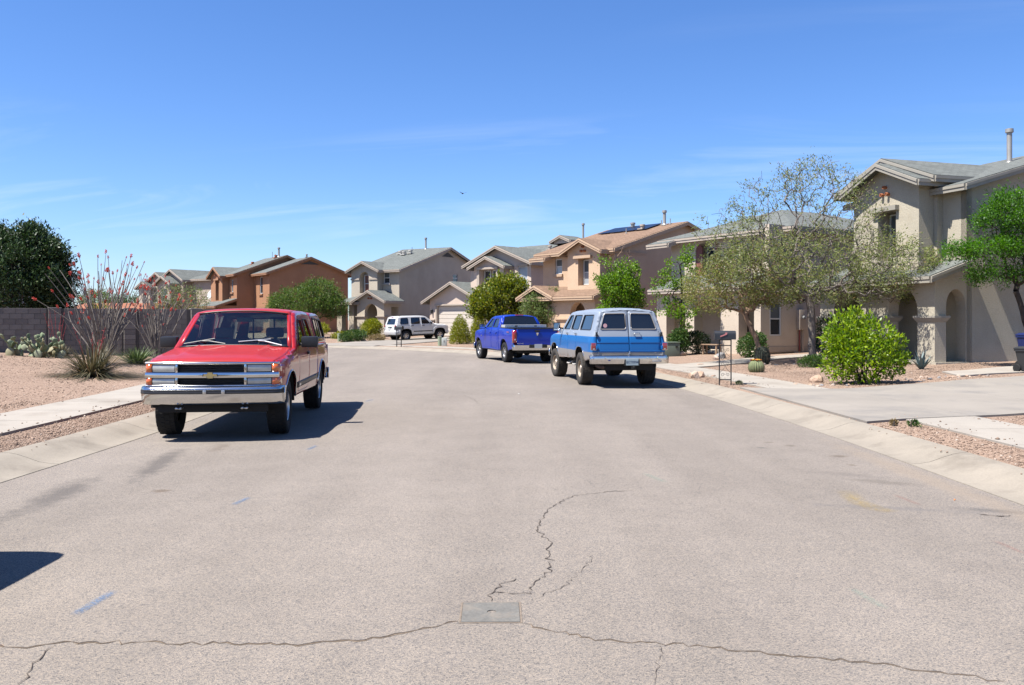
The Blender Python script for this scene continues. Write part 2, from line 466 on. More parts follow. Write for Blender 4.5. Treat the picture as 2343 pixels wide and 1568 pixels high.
M_CONC = mat('concrete_walk', (0.40, 0.36, 0.305), 0.9, var=(1.1, 0.10), fine=(60, 0.08), bump=(90, 0.25, 0.004), dirt=((0.25, 0.21, 0.165), 0.9, 0.53, 0.6))
M_KERB = mat('concrete_kerb', (0.335, 0.292, 0.232), 0.9, var=(1.4, 0.13), fine=(50, 0.09), bump=(80, 0.3, 0.004), dirt=((0.18, 0.15, 0.115), 1.3, 0.52, 0.65))
M_DRIVE = mat('concrete_drive', (0.325, 0.29, 0.245), 0.88, var=(0.7, 0.13), fine=(60, 0.07), bump=(80, 0.25, 0.004), dirt=((0.185, 0.175, 0.165), 0.55, 0.50, 0.7))

# ---- ground sheet to the horizon
def make_ground():
    pts = []; edges = []
    for E, N in ((EDGE_R, NR), (EDGE_L, NL)):
        for off in (0.52, 0.66):
            base = len(pts)
            line = [p + n*off for p, n in zip(E[::2], N[::2])]
            for p in line: pts.append((p.x, p.y))
            edges += [(base+i, base+i+1) for i in range(len(line)-1)]
    gx = []
    for x in np.arange(-60, 60.1, 1.5):
        for y in np.arange(-30, 100.1, 1.5): gx.append((x+0.37, y+0.23))
    for x in np.arange(-300, 301, 20):
        for y in np.arange(-100, 400, 20):
            if not (-61 < x < 61 and -31 < y < 101): gx.append((x, y))
    for x in np.arange(-4000, 4001, 500):
        for y in np.arange(-1000, 5001, 500):
            if not (-301 < x < 301 and -101 < y < 401): gx.append((x, y))
    gx = np.array(gx); dR, dL = edge_d(gx); d = np.maximum(dR, dL)
    gx = gx[(d > 1.0) | (d < 0.1)]
    pts += [tuple(p) for p in gx]
    v, e, f, *_ = delaunay_2d_cdt([Vector(p) for p in pts], edges, [], 0, 1e-4)
    P2 = np.array([(p.x, p.y) for p in v]); z = ground_np(P2)
    dR, dL = edge_d(P2); d = np.maximum(dR, dL)
    z = np.where((d > 0.6) & (d < 0.7), 0.128, z)
    tri = np.array([list(t) for t in f if len(t) == 3])
    a = P2[tri[:, 1]]-P2[tri[:, 0]]; b = P2[tri[:, 2]]-P2[tri[:, 0]]; cr = a[:, 0]*b[:, 1]-a[:, 1]*b[:, 0]
    tri[cr < 0] = tri[cr < 0][:, ::-1]
    o = np_mesh('ground', np.c_[P2, z], tri, M_GRAVEL, smooth=True)
    return tag(o, kind='structure')
make_ground()

# ---- road
def make_road():
    n = len(EDGE_R); rows = []
    for i in range(0, n, 1):
        a = EDGE_R[i]; b = EDGE_R[i] - NR[i]*9.75
        rows.append([(*(a + (b-a)*t).xy, 0.035*(1-(2*t-1)**2) + 0.0) for t in (0, .1, .25, .4, .5, .6, .75, .9, 1)])
    mb = MB(); mb.grid(rows); o = mb.build('road', M_ASPHALT, smooth=True)
    if o.data.polygons[0].normal.z < 0: o.data.flip_normals()
    return tag(o, kind='structure')
ROAD = make_road()
def road_z(x, y):
    dR, dL = edge_d([(x, y)]); t = min(max(-dR[0]/9.75, 0), 1); return 0.035*(1-(2*t-1)**2)

# ---- kerbs and walks, laid in sections
def sweep_section(E, N, i0, i1, prof, gap, mbn, m, parent, zf=None):
    rows = []
    ids = list(range(i0, i1+1))
    for k, i in enumerate(ids):
        p = E[i]; nn = N[i]
        if k == 0: p = p + (E[i+1]-p).normalized()*gap
        if k == len(ids)-1: p = p + (E[i-1]-p).normalized()*gap
        dz = 0 if zf is None else zf(p.x, p.y)
        rows.append([(p.x+nn.x*o, p.y+nn.y*o, z+dz) for o, z in prof])
    mb = MB(); closed = [r + [r[0]] for r in rows]; mb.grid(closed)
    m0 = len(prof)
    mb.add(rows[0], [tuple(range(m0))]); mb.add(rows[-1], [tuple(range(m0-1, -1, -1))])
    return mb.build(mbn, m, parent, smooth=35)
KPROF = [(-0.01, -0.08), (-0.01, 0.006), (0.10, 0.012), (0.22, 0.03), (0.36, 0.08), (0.48, 0.118), (0.56, 0.132), (0.66, 0.138), (0.67, -0.08)]
kerb_r = tag(empty('kerb'), kind='structure'); kerb_l = tag(empty('kerb'), kind='structure')
walk_r = tag(empty('sidewalk'), kind='structure'); walk_l = tag(empty('sidewalk'), kind='structure')
def idx_y(E, y): return min(range(len(E)), key=lambda i: abs(E[i].y-y) + (0 if E[i].x > -60 else 100))
for E, N, par, y0, y1 in ((EDGE_R, NR, kerb_r, 1.0, 60.0), (EDGE_L, NL, kerb_l, 1.0, 46.0)):
    i = idx_y(E, y0); ie = idx_y(E, y1)
    while i < ie: sweep_section(E, N, i, i+6, KPROF, 0.006, 'kerb_section', M_KERB, par); i += 6
WPR = [(1.45, 0.0), (1.45, 0.152), (2.70, 0.158), (2.70, 0.0)]
WPL = [(1.52, 0.0), (1.52, 0.165), (2.85, 0.172), (2.85, 0.0)]
for E, N, par, y0, y1, pr in ((EDGE_R, NR, walk_r, 3.0, 60.0, WPR), (EDGE_L, NL, walk_l, 4.0, 40.0, WPL)):
    i = idx_y(E, y0); ie = idx_y(E, y1)
    while i < ie: sweep_section(E, N, i, i+3, pr, 0.007, 'slab', M_CONC, par); i += 3

# ---- driveways and paths: panels laid on the lots
def slab_on_lot(name, quad, parent, m, lift=0.035, sub=4, thick=0.12):
    """quad: 4 corners (x,y); a bent slab following the lot, joints left open"""
    q = [Vector((*p, 0)) for p in quad]; rows = []; c = sum(q, Vector())/4
    q = [p + (c-p).normalized()*0.008 for p in q]
    for i in range(sub+1):
        a = q[0].lerp(q[3], i/sub); b = q[1].lerp(q[2], i/sub)
        rows.append([a.lerp(b, k/sub) for k in range(sub+1)])
    P2 = [(p.x, p.y) for r in rows for p in r]; Z = ground_np(P2); 
    mb = MB(); it = iter(Z); top = [[(p.x, p.y, max(0.09, next(it))+lift) for p in r] for r in rows]
    mb.grid(top); ring = [top[0][k] for k in range(sub+1)] + [top[i][sub] for i in range(1, sub+1)] + [top[sub][k] for k in range(sub-1, -1, -1)] + [top[i][0] for i in range(sub-1, 0, -1)]
    low = [(x, y, z-thick) for x, y, z in ring]; n = len(ring)
    mb.add(ring+low, [(i, (i+1) % n, n+(i+1) % n, n+i) for i in range(n)])
    o = mb.build(name, m, parent, smooth=35)
    return o
def driveway(panels, m=None):
    e = tag(empty('driveway'), kind='structure')
    for q in panels: slab_on_lot('panel', q, e, m or M_DRIVE)
    return e
driveway([[(5.22,12.85),(5.07,19.45),(5.95,19.05),(6.0,13.25)], [(6.0,13.25),(5.95,19.05),(7.15,19.02),(7.15,13.6)],
          [(7.15,13.6),(7.15,19.02),(9.35,20.05),(9.35,14.3)], [(9.35,14.3),(9.35,20.05),(11.8,21.2),(11.8,15.1)],
          [(11.8,15.1),(11.8,21.2),(14.6,22.5),(14.6,16.1)], [(14.6,16.1),(14.6,22.5),(17.6,24.0),(17.6,17.2)]])
path1 = tag(empty('garden_path'), kind='structure')
for q in [[(11.3,22.0),(11.6,23.6),(13.4,24.6),(13.3,22.9)], [(13.3,22.9),(13.4,24.6),(15.4,25.6),(15.2,23.9)]]: slab_on_lot('slab', q, path1, M_CONC)
path2 = tag(empty('garden_path'), kind='structure')
pp = [((5.6,27.6),(5.3,29.3)), ((7.0,28.9),(6.5,30.6)), ((8.4,30.3),(7.8,31.8)), ((9.8,31.9),(9.2,33.3)), ((11.4,32.9),(10.8,34.4)), ((13.0,33.6),(12.6,35.0))]
for a, b in zip(pp, pp[1:]): slab_on_lot('slab', [a[0], a[1], b[1], b[0]], path2, M_CONC)
driveway([[(-13.2,54.95),(-8.2,50.75),(-7.2,53.4),(-11.6,57.2)], [(-11.6,57.2),(-7.2,53.4),(-5.0,57.4),(-9.3,61.0)], [(-9.3,61.0),(-5.0,57.4),(-3.2,61.0),(-7.3,64.6)], [(-7.3,64.6),(-3.2,61.0),(-2.5,63.5),(-6.1,66.7)]])
driveway([[(-0.9,42.4),(1.8,37.0),(3.2,38.4),(0.8,43.4)], [(0.8,43.4),(3.2,38.4),(5.4,41.6),(3.0,46.4)]])
# ================================================================== houses
def stucco(name, c): return mat('stucco_' + name, c, 0.93, var=(0.8, 0.10), fine=(25, 0.09), bump=(26, 0.55, 0.02), dirt=((c[0]*0.72, c[1]*0.66, c[2]*0.6), 0.6, 0.58, 0.35), spec=0.2)
def shingle(name, c): 
    m = mat('shingle_' + name, c, 0.95, var=(3.0, 0.10), fine=(14, 0.14), bump=(30, 0.6, 0.02), spec=0.2)
    t = m.node_tree
    if not any(n.type == 'TEX_BRICK' for n in t.nodes):
        b = t.nodes['Principled BSDF']; src = b.inputs['Base Color'].links[0].from_socket
        tc = [n for n in t.nodes if n.type == 'TEX_COORD'][0]
        wv = _n(t, 'ShaderNodeTexBrick', Scale=1.0); wv.inputs['Brick Width'].default_value = 0.33; wv.inputs['Row Height'].default_value = 0.15
        wv.inputs['Mortar Size'].default_value = 0.012; wv.inputs['Color1'].default_value = (0.78, 0.78, 0.78, 1); wv.inputs['Color2'].default_value = (1.12, 1.12, 1.12, 1); wv.inputs['Mortar'].default_value = (0.5, 0.5, 0.5, 1)
        sx = _n(t, 'ShaderNodeSeparateXYZ'); t.links.new(tc.outputs['Object'], sx.inputs[0]); sn = _n(t, 'ShaderNodeSeparateXYZ'); t.links.new(tc.outputs['Normal'], sn.inputs[0])
        ab = []
        for q in (0, 1): n_ = _n(t, 'ShaderNodeMath', operation='ABSOLUTE'); t.links.new(sn.outputs[q], n_.inputs[0]); ab.append(n_)
        gt = _n(t, 'ShaderNodeMath', operation='GREATER_THAN'); t.links.new(ab[0].outputs[0], gt.inputs[0]); t.links.new(ab[1].outputs[0], gt.inputs[1])
        ca, cb = _n(t, 'ShaderNodeCombineXYZ'), _n(t, 'ShaderNodeCombineXYZ')
        t.links.new(sx.outputs[0], ca.inputs[0]); t.links.new(sx.outputs[1], ca.inputs[1]); t.links.new(sx.outputs[1], cb.inputs[0]); t.links.new(sx.outputs[0], cb.inputs[1])
        vm = _n(t, 'ShaderNodeMix'); vm.data_type = 'VECTOR'; t.links.new(gt.outputs[0], vm.inputs['Factor']); t.links.new(ca.outputs[0], vm.inputs[4]); t.links.new(cb.outputs[0], vm.inputs[5]); t.links.new(vm.outputs[1], wv.inputs['Vector'])
        mx = _n(t, 'ShaderNodeMix'); mx.data_type = 'RGBA'; mx.blend_type = 'MULTIPLY'; mx.inputs['Factor'].default_value = 0.8
        t.links.new(src, mx.inputs[6]); t.links.new(wv.outputs['Color'], mx.inputs[7]); t.links.new(mx.outputs[2], b.inputs['Base Color'])
    return m
M_WFRAME = mat('window_frame_white', (0.78, 0.78, 0.75), 0.45, var=(3, 0.04))
M_PANE = mat('window_pane', (0.035, 0.045, 0.055), 0.04, spec=0.9, var=(0.8, 0.3))
M_PANE_BLIND = mat('window_pane_blind', (0.42, 0.46, 0.50), 0.12, spec=0.6, var=(1.5, 0.12))
M_PANE_SCREEN = mat('window_screen', (0.13, 0.15, 0.16), 0.4, spec=0.4, var=(1.5, 0.12))
M_CLAY = mat('clay_pipe', (0.50, 0.17, 0.07), 0.8, var=(5, 0.15))
M_FLUE = mat('galvanised_flue', (0.46, 0.44, 0.40), 0.5, metal=0.4, var=(4, 0.1))
M_DARKGAP = mat('dark_interior', (0.03, 0.028, 0.026), 0.9)
M_WOODDOOR = mat('door_brown', (0.13, 0.075, 0.05), 0.6, var=(6, 0.1))

class Pieces:
    """each box or moulding becomes a part of its own"""
    def __init__(s): s.l = []
    def box(s, *a): m = MB(); m.box(*a); s.l.append(m)
    def cap(s, shapes):
        m = MB()
        for v, f in shapes: m.add(v, f)
        s.l.append(m)
class House:
    def __init__(s, label, loc, xdir, wall, roof, trim, seed=0, name='house'):
        rz = math.atan2(xdir[1], xdir[0]); s.o = empty(name, loc, rz, label, 'house'); s.wall_m = wall; s.roof_m = roof; s.trim_m = trim
        s.w = MB(); s.f = MB(); s.tr = Pieces(); s.roofs = []
    # --- plates
    def front(s, x0, x1, y, z0, z1, holes=(), peak=None, T=0.22, into=1):
        outer = [(x0, z0), (x1, z0), (x1, z1)] + ([(peak[0], peak[1])] if peak else []) + [(x0, z1)]
        s.w.plate(outer, holes, (0, y, 0), (1, 0, 0), (0, 0, 1), (0, T*into, 0))
    def side(s, x, y0, y1, z0, z1, holes=(), peak=None, T=0.22, sgn=-1, z1b=None):
        outer = [(y0, z0), (y1, z0), (y1, z1 if z1b is None else z1b)] + ([(peak[0], peak[1])] if peak else []) + [(y0, z1)]
        s.w.plate(outer, holes, (x, 0, 0), (0, 1, 0), (0, 0, 1), (sgn*T, 0, 0))
    def lining(s, hole, y, d):
        """reveal of a recess behind a front opening"""
        n = len(hole); a = [(p[0], y+0.2, p[1]) for p in hole]; b = [(p[0], y+d, p[1]) for p in hole]
        s.w.add(a+b, [(i, (i+1) % n, n+(i+1) % n, n+i) for i in range(n)])
        s.w.add(b, [tuple(range(n))])
    # --- roofs
    def slab(s, pts, t=0.09):
        """roof plane of 3 or 4 points (top surface), with thickness"""
        p = [Vector(q) for q in pts]; nrm = (p[1]-p[0]).cross(p[2]-p[0]).normalized()
        if nrm.z < 0: p.reverse(); nrm = -nrm
        n = len(p); mb = MB(); lo = [q - Vector((0, 0, t)) for q in p]
        mb.add(p+lo, [tuple(range(n)), tuple(range(2*n-1, n-1, -1))] + [(i, n+i, n+(i+1) % n, (i+1) % n) for i in range(n)])
        # local uv-like orientation for courses is left to object space
        o = mb.build('roof_plane', s.roof_m, s.o); s.roofs.append(o)
    def board(s, a, b, h=0.2, t=0.035, out=(0, 0, 0), drop=0.03):
        a = Vector(a); b = Vector(b); o = Vector(out)
        o = o.normalized() if o.length else Vector((0, 0, 0))
        z = Vector((0, 0, 1)); a0 = a - z*drop + o*0.004; b0 = b - z*drop + o*0.004
        v = [a0, b0, b0-z*h, a0-z*h]; w = [q + o*t for q in v]
        s.f.add(v+w, [(0,1,2,3),(7,6,5,4),(0,4,5,1),(1,5,6,2),(2,6,7,3),(3,7,4,0)])
        # second, narrower course on top
        h2 = h*0.45; v = [a0+o*t, b0+o*t, b0+o*t-z*h2, a0+o*t-z*h2]; w = [q + o*t*0.7 for q in v]
        s.f.add(v+w, [(0,1,2,3),(7,6,5,4),(0,4,5,1),(1,5,6,2),(2,6,7,3),(3,7,4,0)])
    def gable_y(s, x0, x1, y0, y1, ze, pitch, ov=0.4, of=0.35, ob=0.0):
        xm = (x0+x1)/2; za = ze + (x1-x0)/2*pitch; zl = ze - ov*pitch; T = 0.1
        ya, yb = y0-of, y1+ob; e = 0.012
        for sg, xe in ((-1, x0-ov), (1, x1+ov)):
            s.slab([(xm, ya, za+T), (xe, ya, zl+T), (xe, yb, zl+T), (xm, yb, za+T)])
            s.board((xm, ya, za+T), (xe, ya, zl+T), out=(0, -1, 0)); s.board((xe, ya, zl+T), (xe, yb, zl+T), out=(sg, 0, 0))
        return za
    def gable_x(s, x0, x1, y0, y1, ze, pitch, ym=None, ov=0.4, os=0.35, zeb=None):
        ym = (y0+y1)/2 if ym is None else ym; za = ze + (ym-y0)*pitch; T = 0.1; xa, xb = x0-os, x1+os
        pb = pitch if zeb is None else (za-zeb)/(y1-ym)
        for ye, zl, sg in ((y0-ov, ze-ov*pitch, -1), (y1+ov, za-(y1+ov-ym)*pb, 1)):
            s.slab([(xa, ym, za+T), (xb, ym, za+T), (xb, ye, zl+T), (xa, ye, zl+T)])
            s.board((xa, ye, zl+T), (xb, ye, zl+T), out=(0, sg, 0))
            for x, sx in ((xa, -1), (xb, 1)): s.board((x, ym, za+T), (x, ye, zl+T), out=(sx, 0, 0))
        return za
    def shed(s, x0, x1, y0, y1, ze, pitch, ov=0.35, os=0.2):
        T = 0.1; ya = y0-ov; za = ze-ov*pitch; zb = ze+(y1-y0)*pitch; xa, xb = x0-os, x1+os
        s.slab([(xa, ya, za+T), (xb, ya, za+T), (xb, y1, zb+T), (xa, y1, zb+T)])
        s.board((xa, ya, za+T), (xb, ya, za+T), out=(0, -1, 0))
        for x, sx in ((xa, -1), (xb, 1)): s.board((x, ya, za+T), (x, y1, zb+T), out=(sx, 0, 0))
        return zb
    def hip(s, x0, x1, y0, y1, ze, pitch, ov=0.45):
        T = 0.1; a0, a1, b0, b1 = x0-ov, x1+ov, y0-ov, y1+ov; zl = ze-ov*pitch; h = min(a1-a0, b1-b0)/2
        za = zl + h*pitch; r0 = (a0+h, b0+h) ; r1 = (a1-h, b1-h)
        if a1-a0 >= b1-b0: r0 = (a0+h, (b0+b1)/2); r1 = (a1-h, (b0+b1)/2)
        else: r0 = ((a0+a1)/2, b0+h); r1 = ((a0+a1)/2, b1-h)
        A, B, C, D = (a0,b0,zl+T), (a1,b0,zl+T), (a1,b1,zl+T), (a0,b1,zl+T); P0 = (*r0, za+T); P1 = (*r1, za+T)
        if a1-a0 >= b1-b0:
            s.slab([A, B, P1, P0]); s.slab([C, D, P0, P1]); s.slab([B, C, P1]); s.slab([D, A, P0])
        else:
            s.slab([A, B, P0]); s.slab([C, D, P1]); s.slab([B, C, P1, P0]); s.slab([D, A, P0, P1])
        for p, q, o in ((A,B,(0,-1,0)), (B,C,(1,0,0)), (C,D,(0,1,0)), (D,A,(-1,0,0))): s.board(p, q, out=o)
        return za
    # --- fittings
    def window(s, x0, x1, z0, z1, y=0.0, rec=0.1, sill=True, lintel=False, panes=(None, None), face='front', x=0.0, split=0.5, trim=None):
        """double-hung window; face 'front' lies in plane y, face 'right' in plane x"""
        if face == 'front': O = Vector((0, y+rec, 0)); U = Vector((1,0,0)); Nn = Vector((0,-1,0))
        else: O = Vector((x-rec, 0, 0)); U = Vector((0,1,0)); Nn = Vector((1,0,0))
        Z = Vector((0,0,1)); fw = 0.055; mb = MB()
        def bar(u0, u1, v0, v1, d0=-0.02, d1=0.05):
            mb.prism(rect_pts(u0, u1, v0, v1), O+Nn*d0, U, Z, Nn*(d1-d0))
        zm = z0 + (z1-z0)*split
        bar(x0, x0+fw, z0, z1); bar(x1-fw, x1, z0, z1); bar(x0+fw, x1-fw, z0, z0+fw); bar(x0+fw, x1-fw, z1-fw, z1); bar(x0+fw, x1-fw, zm-fw/2, zm+fw/2)
        w = mb.build('window', M_WFRAME, s.o)
        for (v0, v1), pm in zip(((zm+fw/2, z1-fw), (z0+fw, zm-fw/2)), panes):
            pb = MB(); pb.prism(rect_pts(x0+fw, x1-fw, v0, v1), O - Nn*0.012, U, Z, Nn*0.02); pb.build('pane', pm or M_PANE, w)
        Of = O + Nn*rec
        if sill:
            sb = MB(); sb.prism(rect_pts(x0-0.1, x1+0.1, z0-0.16, z0-0.005), Of - Nn*0.02, U, Z, Nn*0.13); sb.build('sill', trim or s.trim_m, w)
        if lintel:
            sb = MB(); sb.prism(rect_pts(x0-0.12, x1+0.12, z1+0.005, z1+0.16), Of - Nn*0.02, U, Z, Nn*0.12); sb.build('lintel', trim or s.trim_m, w)
        return w
    def door(s, x0, x1, z0, z1, y, m):
        mb = MB(); mb.box(x0, x1, y, y+0.06, z0, z1)
        for a, b in ((z0+0.15, z0+0.85), (z0+1.0, z1-0.15)): mb.box(x0+0.12, x1-0.12, y-0.012, y, a, b)
        d = mb.build('door', m, s.o); h = MB(); h.lathe([(0, 0), (0.03, 0), (0.035, 0.03), (0.0, 0.06)], (x1-0.09, y-0.001, z0+0.95), (0,-1,0), 10); h.build('handle', M_FLUE, d, smooth=True)
    def clay(s, x, z, y, r=0.07, n=3):
        for k, (dx, dz) in enumerate(((0, 0.16), (-0.13, -0.08), (0.13, -0.08))[:n]):
            mb = MB(); mb.lathe([(r*0.62, -0.05), (r*0.62, 0.13), (r, 0.13), (r, -0.02)], (x+dx, y, z+dz), (0,-1,0), 12)
            mb.cur = 0; mb.build('clay_vent', M_CLAY, s.o, smooth=40)
            mb = MB(); mb.lathe([(0.0, 0), (r*0.63, 0)], (x+dx, y-0.02, z+dz), (0,-1,0), 12); mb.build('vent_opening', M_DARKGAP, s.o)
    def flue(s, x, y, z0, h, r=0.07, cap=True):
        mb = MB(); mb.lathe([(r*1.9, 0), (r*1.05, 0.10), (r, 0.12), (r, h), (r*0.9, h)], (x, y, z0), (0,0,1), 14)
        if cap: mb.lathe([(0.0, h+0.16), (r*1.5, h+0.13), (r*1.55, h), (r*1.0, h-0.02)], (x, y, z0), (0,0,1), 14)
        mb.build('flue', M_FLUE, s.o, smooth=40)
    def roof_vent(s, x, y, z, m=None, sz=0.2):
        mb = MB(); mb.box(x-sz, x+sz, y-sz*1.2, y+sz*1.2, z-0.05, z+0.03); mb.lathe([(sz*0.6, 0), (sz*0.6, 0.16), (sz*0.8, 0.17), (sz*0.8, 0.27), (0, 0.3)], (x, y, z), (0,0,1), 10)
        mb.build('roof_vent', m or s.trim_m, s.o, smooth=40)
    def ledge(s, x0, x1, y0, y1, z, h=0.13, out=0.1):
        """moulded cap round a pillar"""
        v, f = _taper(x0, x1, y0, y1, z-h, z, 0.02, out); k = len(v); w = [(x0-out,y0-out,z+0.06),(x1+out,y0-out,z+0.06),(x1+out,y1+out,z+0.06),(x0-out,y1+out,z+0.06)]
        s.tr.cap([(v+w, [f[0]]+f[2:]+[(4,5,9,8),(5,6,10,9),(6,7,11,10),(7,4,8,11),(8,9,10,11)])])
    def finish(s):
        if s.w.v: s.w.build('wall', s.wall_m, s.o)
        if s.f.v: s.f.build('fascia', s.trim_m, s.o)
        for p in s.tr.l: p.build('moulding', s.trim_m, s.o)
        return s.o
def _taper(x0, x1, y0, y1, z0, z1, a, b):
    v = [(x0-a,y0-a,z0),(x1+a,y0-a,z0),(x1+a,y1+a,z0),(x0-a,y1+a,z0),(x0-b,y0-b,z1),(x1+b,y0-b,z1),(x1+b,y1+b,z1),(x0-b,y1+b,z1)]
    return v, [(0,3,2,1),(4,5,6,7),(0,1,5,4),(1,2,6,5),(2,3,7,6),(3,0,4,7)]

T_A = mat('trim_grey_tan', (0.40, 0.37, 0.31), 0.8, var=(3, 0.08)); T_B = mat('trim_beige', (0.52, 0.44, 0.36), 0.8, var=(3, 0.08))
T_D = mat('trim_peach', (0.60, 0.42, 0.28), 0.8, var=(3, 0.08)); T_G = mat('trim_orange', (0.42, 0.22, 0.12), 0.8, var=(3, 0.08))
R_GREY = shingle('grey', (0.185, 0.198, 0.185)); R_TAN = shingle('tan', (0.29, 0.19, 0.13))

# ---------------- house A: nearest, on the right
def house_a():
    h = House('two-storey greenish tan house nearest the camera at the right edge, with arched porch', (14.3, 27.5, 0.33), (0.31, -0.95), stucco('a', (0.57, 0.515, 0.405)), R_GREY, T_A)
    # main block, gable end to the right
    pit = 0.285; ym = 6.2; ze = 5.6; za = ze + ym*pit
    h.side(0, 0, 12.4, 0, ze, peak=(ym, za)); h.front(-4.9, 0, 0, 0, ze, holes=[])
    h.side(-4.9, 0, 12.4, 0, ze, peak=(ym, za), sgn=1); h.front(-4.68, -0.22, 12.18, 0, ze)
    h.gable_x(-4.9, 0, 0, 12.4, ze, pit, ym)
    # wide gable and projecting gabled bay
    hole_l = rect_pts(-4.72, -4.22, 3.5, 4.9)
    h.front(-4.9, -0.95, -0.24, 2.9, 6.02, holes=[hole_l], peak=(-2.925, 6.79), T=0.2)
    h.side(-4.9, -0.04, 2.2, 2.9, 6.02, sgn=1); h.side(-0.95, -0.04, 2.0, 2.9, 6.02)
    h.gable_y(-4.9, -0.95, -0.24, 6.0, 6.02, 0.39, ov=0.42, of=0.5)
    nic = rect_pts(-2.95, -2.1, 3.35, 5.0)
    h.front(-4.04, -1.08, -0.85, 2.9, 5.9, holes=[nic], peak=(-2.56, 6.53))
    h.side(-4.04, -0.63, -0.25, 2.9, 5.9, sgn=1); h.side(-1.08, -0.63, -0.25, 2.9, 5.9)
    h.gable_y(-4.04, -1.08, -0.85, 4.0, 5.9, 0.42, ov=0.38, of=0.4)
    h.lining(nic, -0.85, 0.58); h.window(-2.9, -2.15, 3.42, 4.95, y=-0.85, rec=0.5, sill=False, panes=(M_PANE_SCREEN, M_PANE))
    h.tr.box(-3.15, -1.95, -1.02, -0.851, 5.0, 5.16)
    h.window(-4.70, -4.24, 3.52, 4.88, y=-0.24, rec=0.12, panes=(M_PANE_BLIND, M_PANE_SCREEN))
    h.clay(-2.56, 5.66, -0.85, r=0.055)
    # porch
    a1 = arch_pts(-1.36, 0, 1.3, 1.62, rise=0.72); a2 = arch_pts(-4.02, 0, 1.45, 1.55, rise=0.8)
    h.front(-5.5, 0, -1.25, 0, 2.72, holes=[[(p[0], max(p[1], 0.012)) for p in a1], [(p[0], max(p[1], 0.012)) for p in a2]], T=0.42)
    sa = [(u, max(v, 0.012)) for u, v in arch_pts(-0.42, 0, 0.78, 1.75, rise=0.55)]
    h.side(0, -0.83, 0.0, 0, 2.72, holes=[sa], T=0.38, z1b=3.05)
    h.side(-5.5, -0.83, 1.0, 0, 2.72, T=0.3, sgn=1, z1b=3.3)
    h.shed(-5.5, 0, -1.25, 0.0, 2.72, 0.34)
    h.ledge(-0.71, 0.0, -1.25, -0.83, 1.40); h.ledge(-3.29, -2.01, -1.25, -0.83, 1.40); h.ledge(-5.5, -4.75, -1.25, -0.83, 1.40)
    h.w.box(-5.4, 0.1, -1.3, 0.0, -0.3, 0.0105)
    h.door(-1.9, -0.95, 0.02, 2.1, -0.07, M_WOODDOOR)
    # set-back wing to the left
    h.front(-7.6, -5.505, 1.0, 0, 2.75, holes=[rect_pts(-7.2, -6.2, 0.02, 2.1)]); h.door(-7.2, -6.2, 0.02, 2.1, 1.08, mat('door_cream', (0.62, 0.55, 0.42), 0.6))
    h.side(-7.6, 1.22, 8, 0, 2.75, sgn=1, T=0.2); h.shed(-7.6, -4.9, 1.0, 2.5, 2.75, 0.3)
    h.flue(-2.6, 4.6, ze+4.6*pit, 1.15, 0.09)
    h.w.box(-7.6, 0.06, -0.02, 12.4, -0.5, -0.001)
    return h.finish()
house_a()

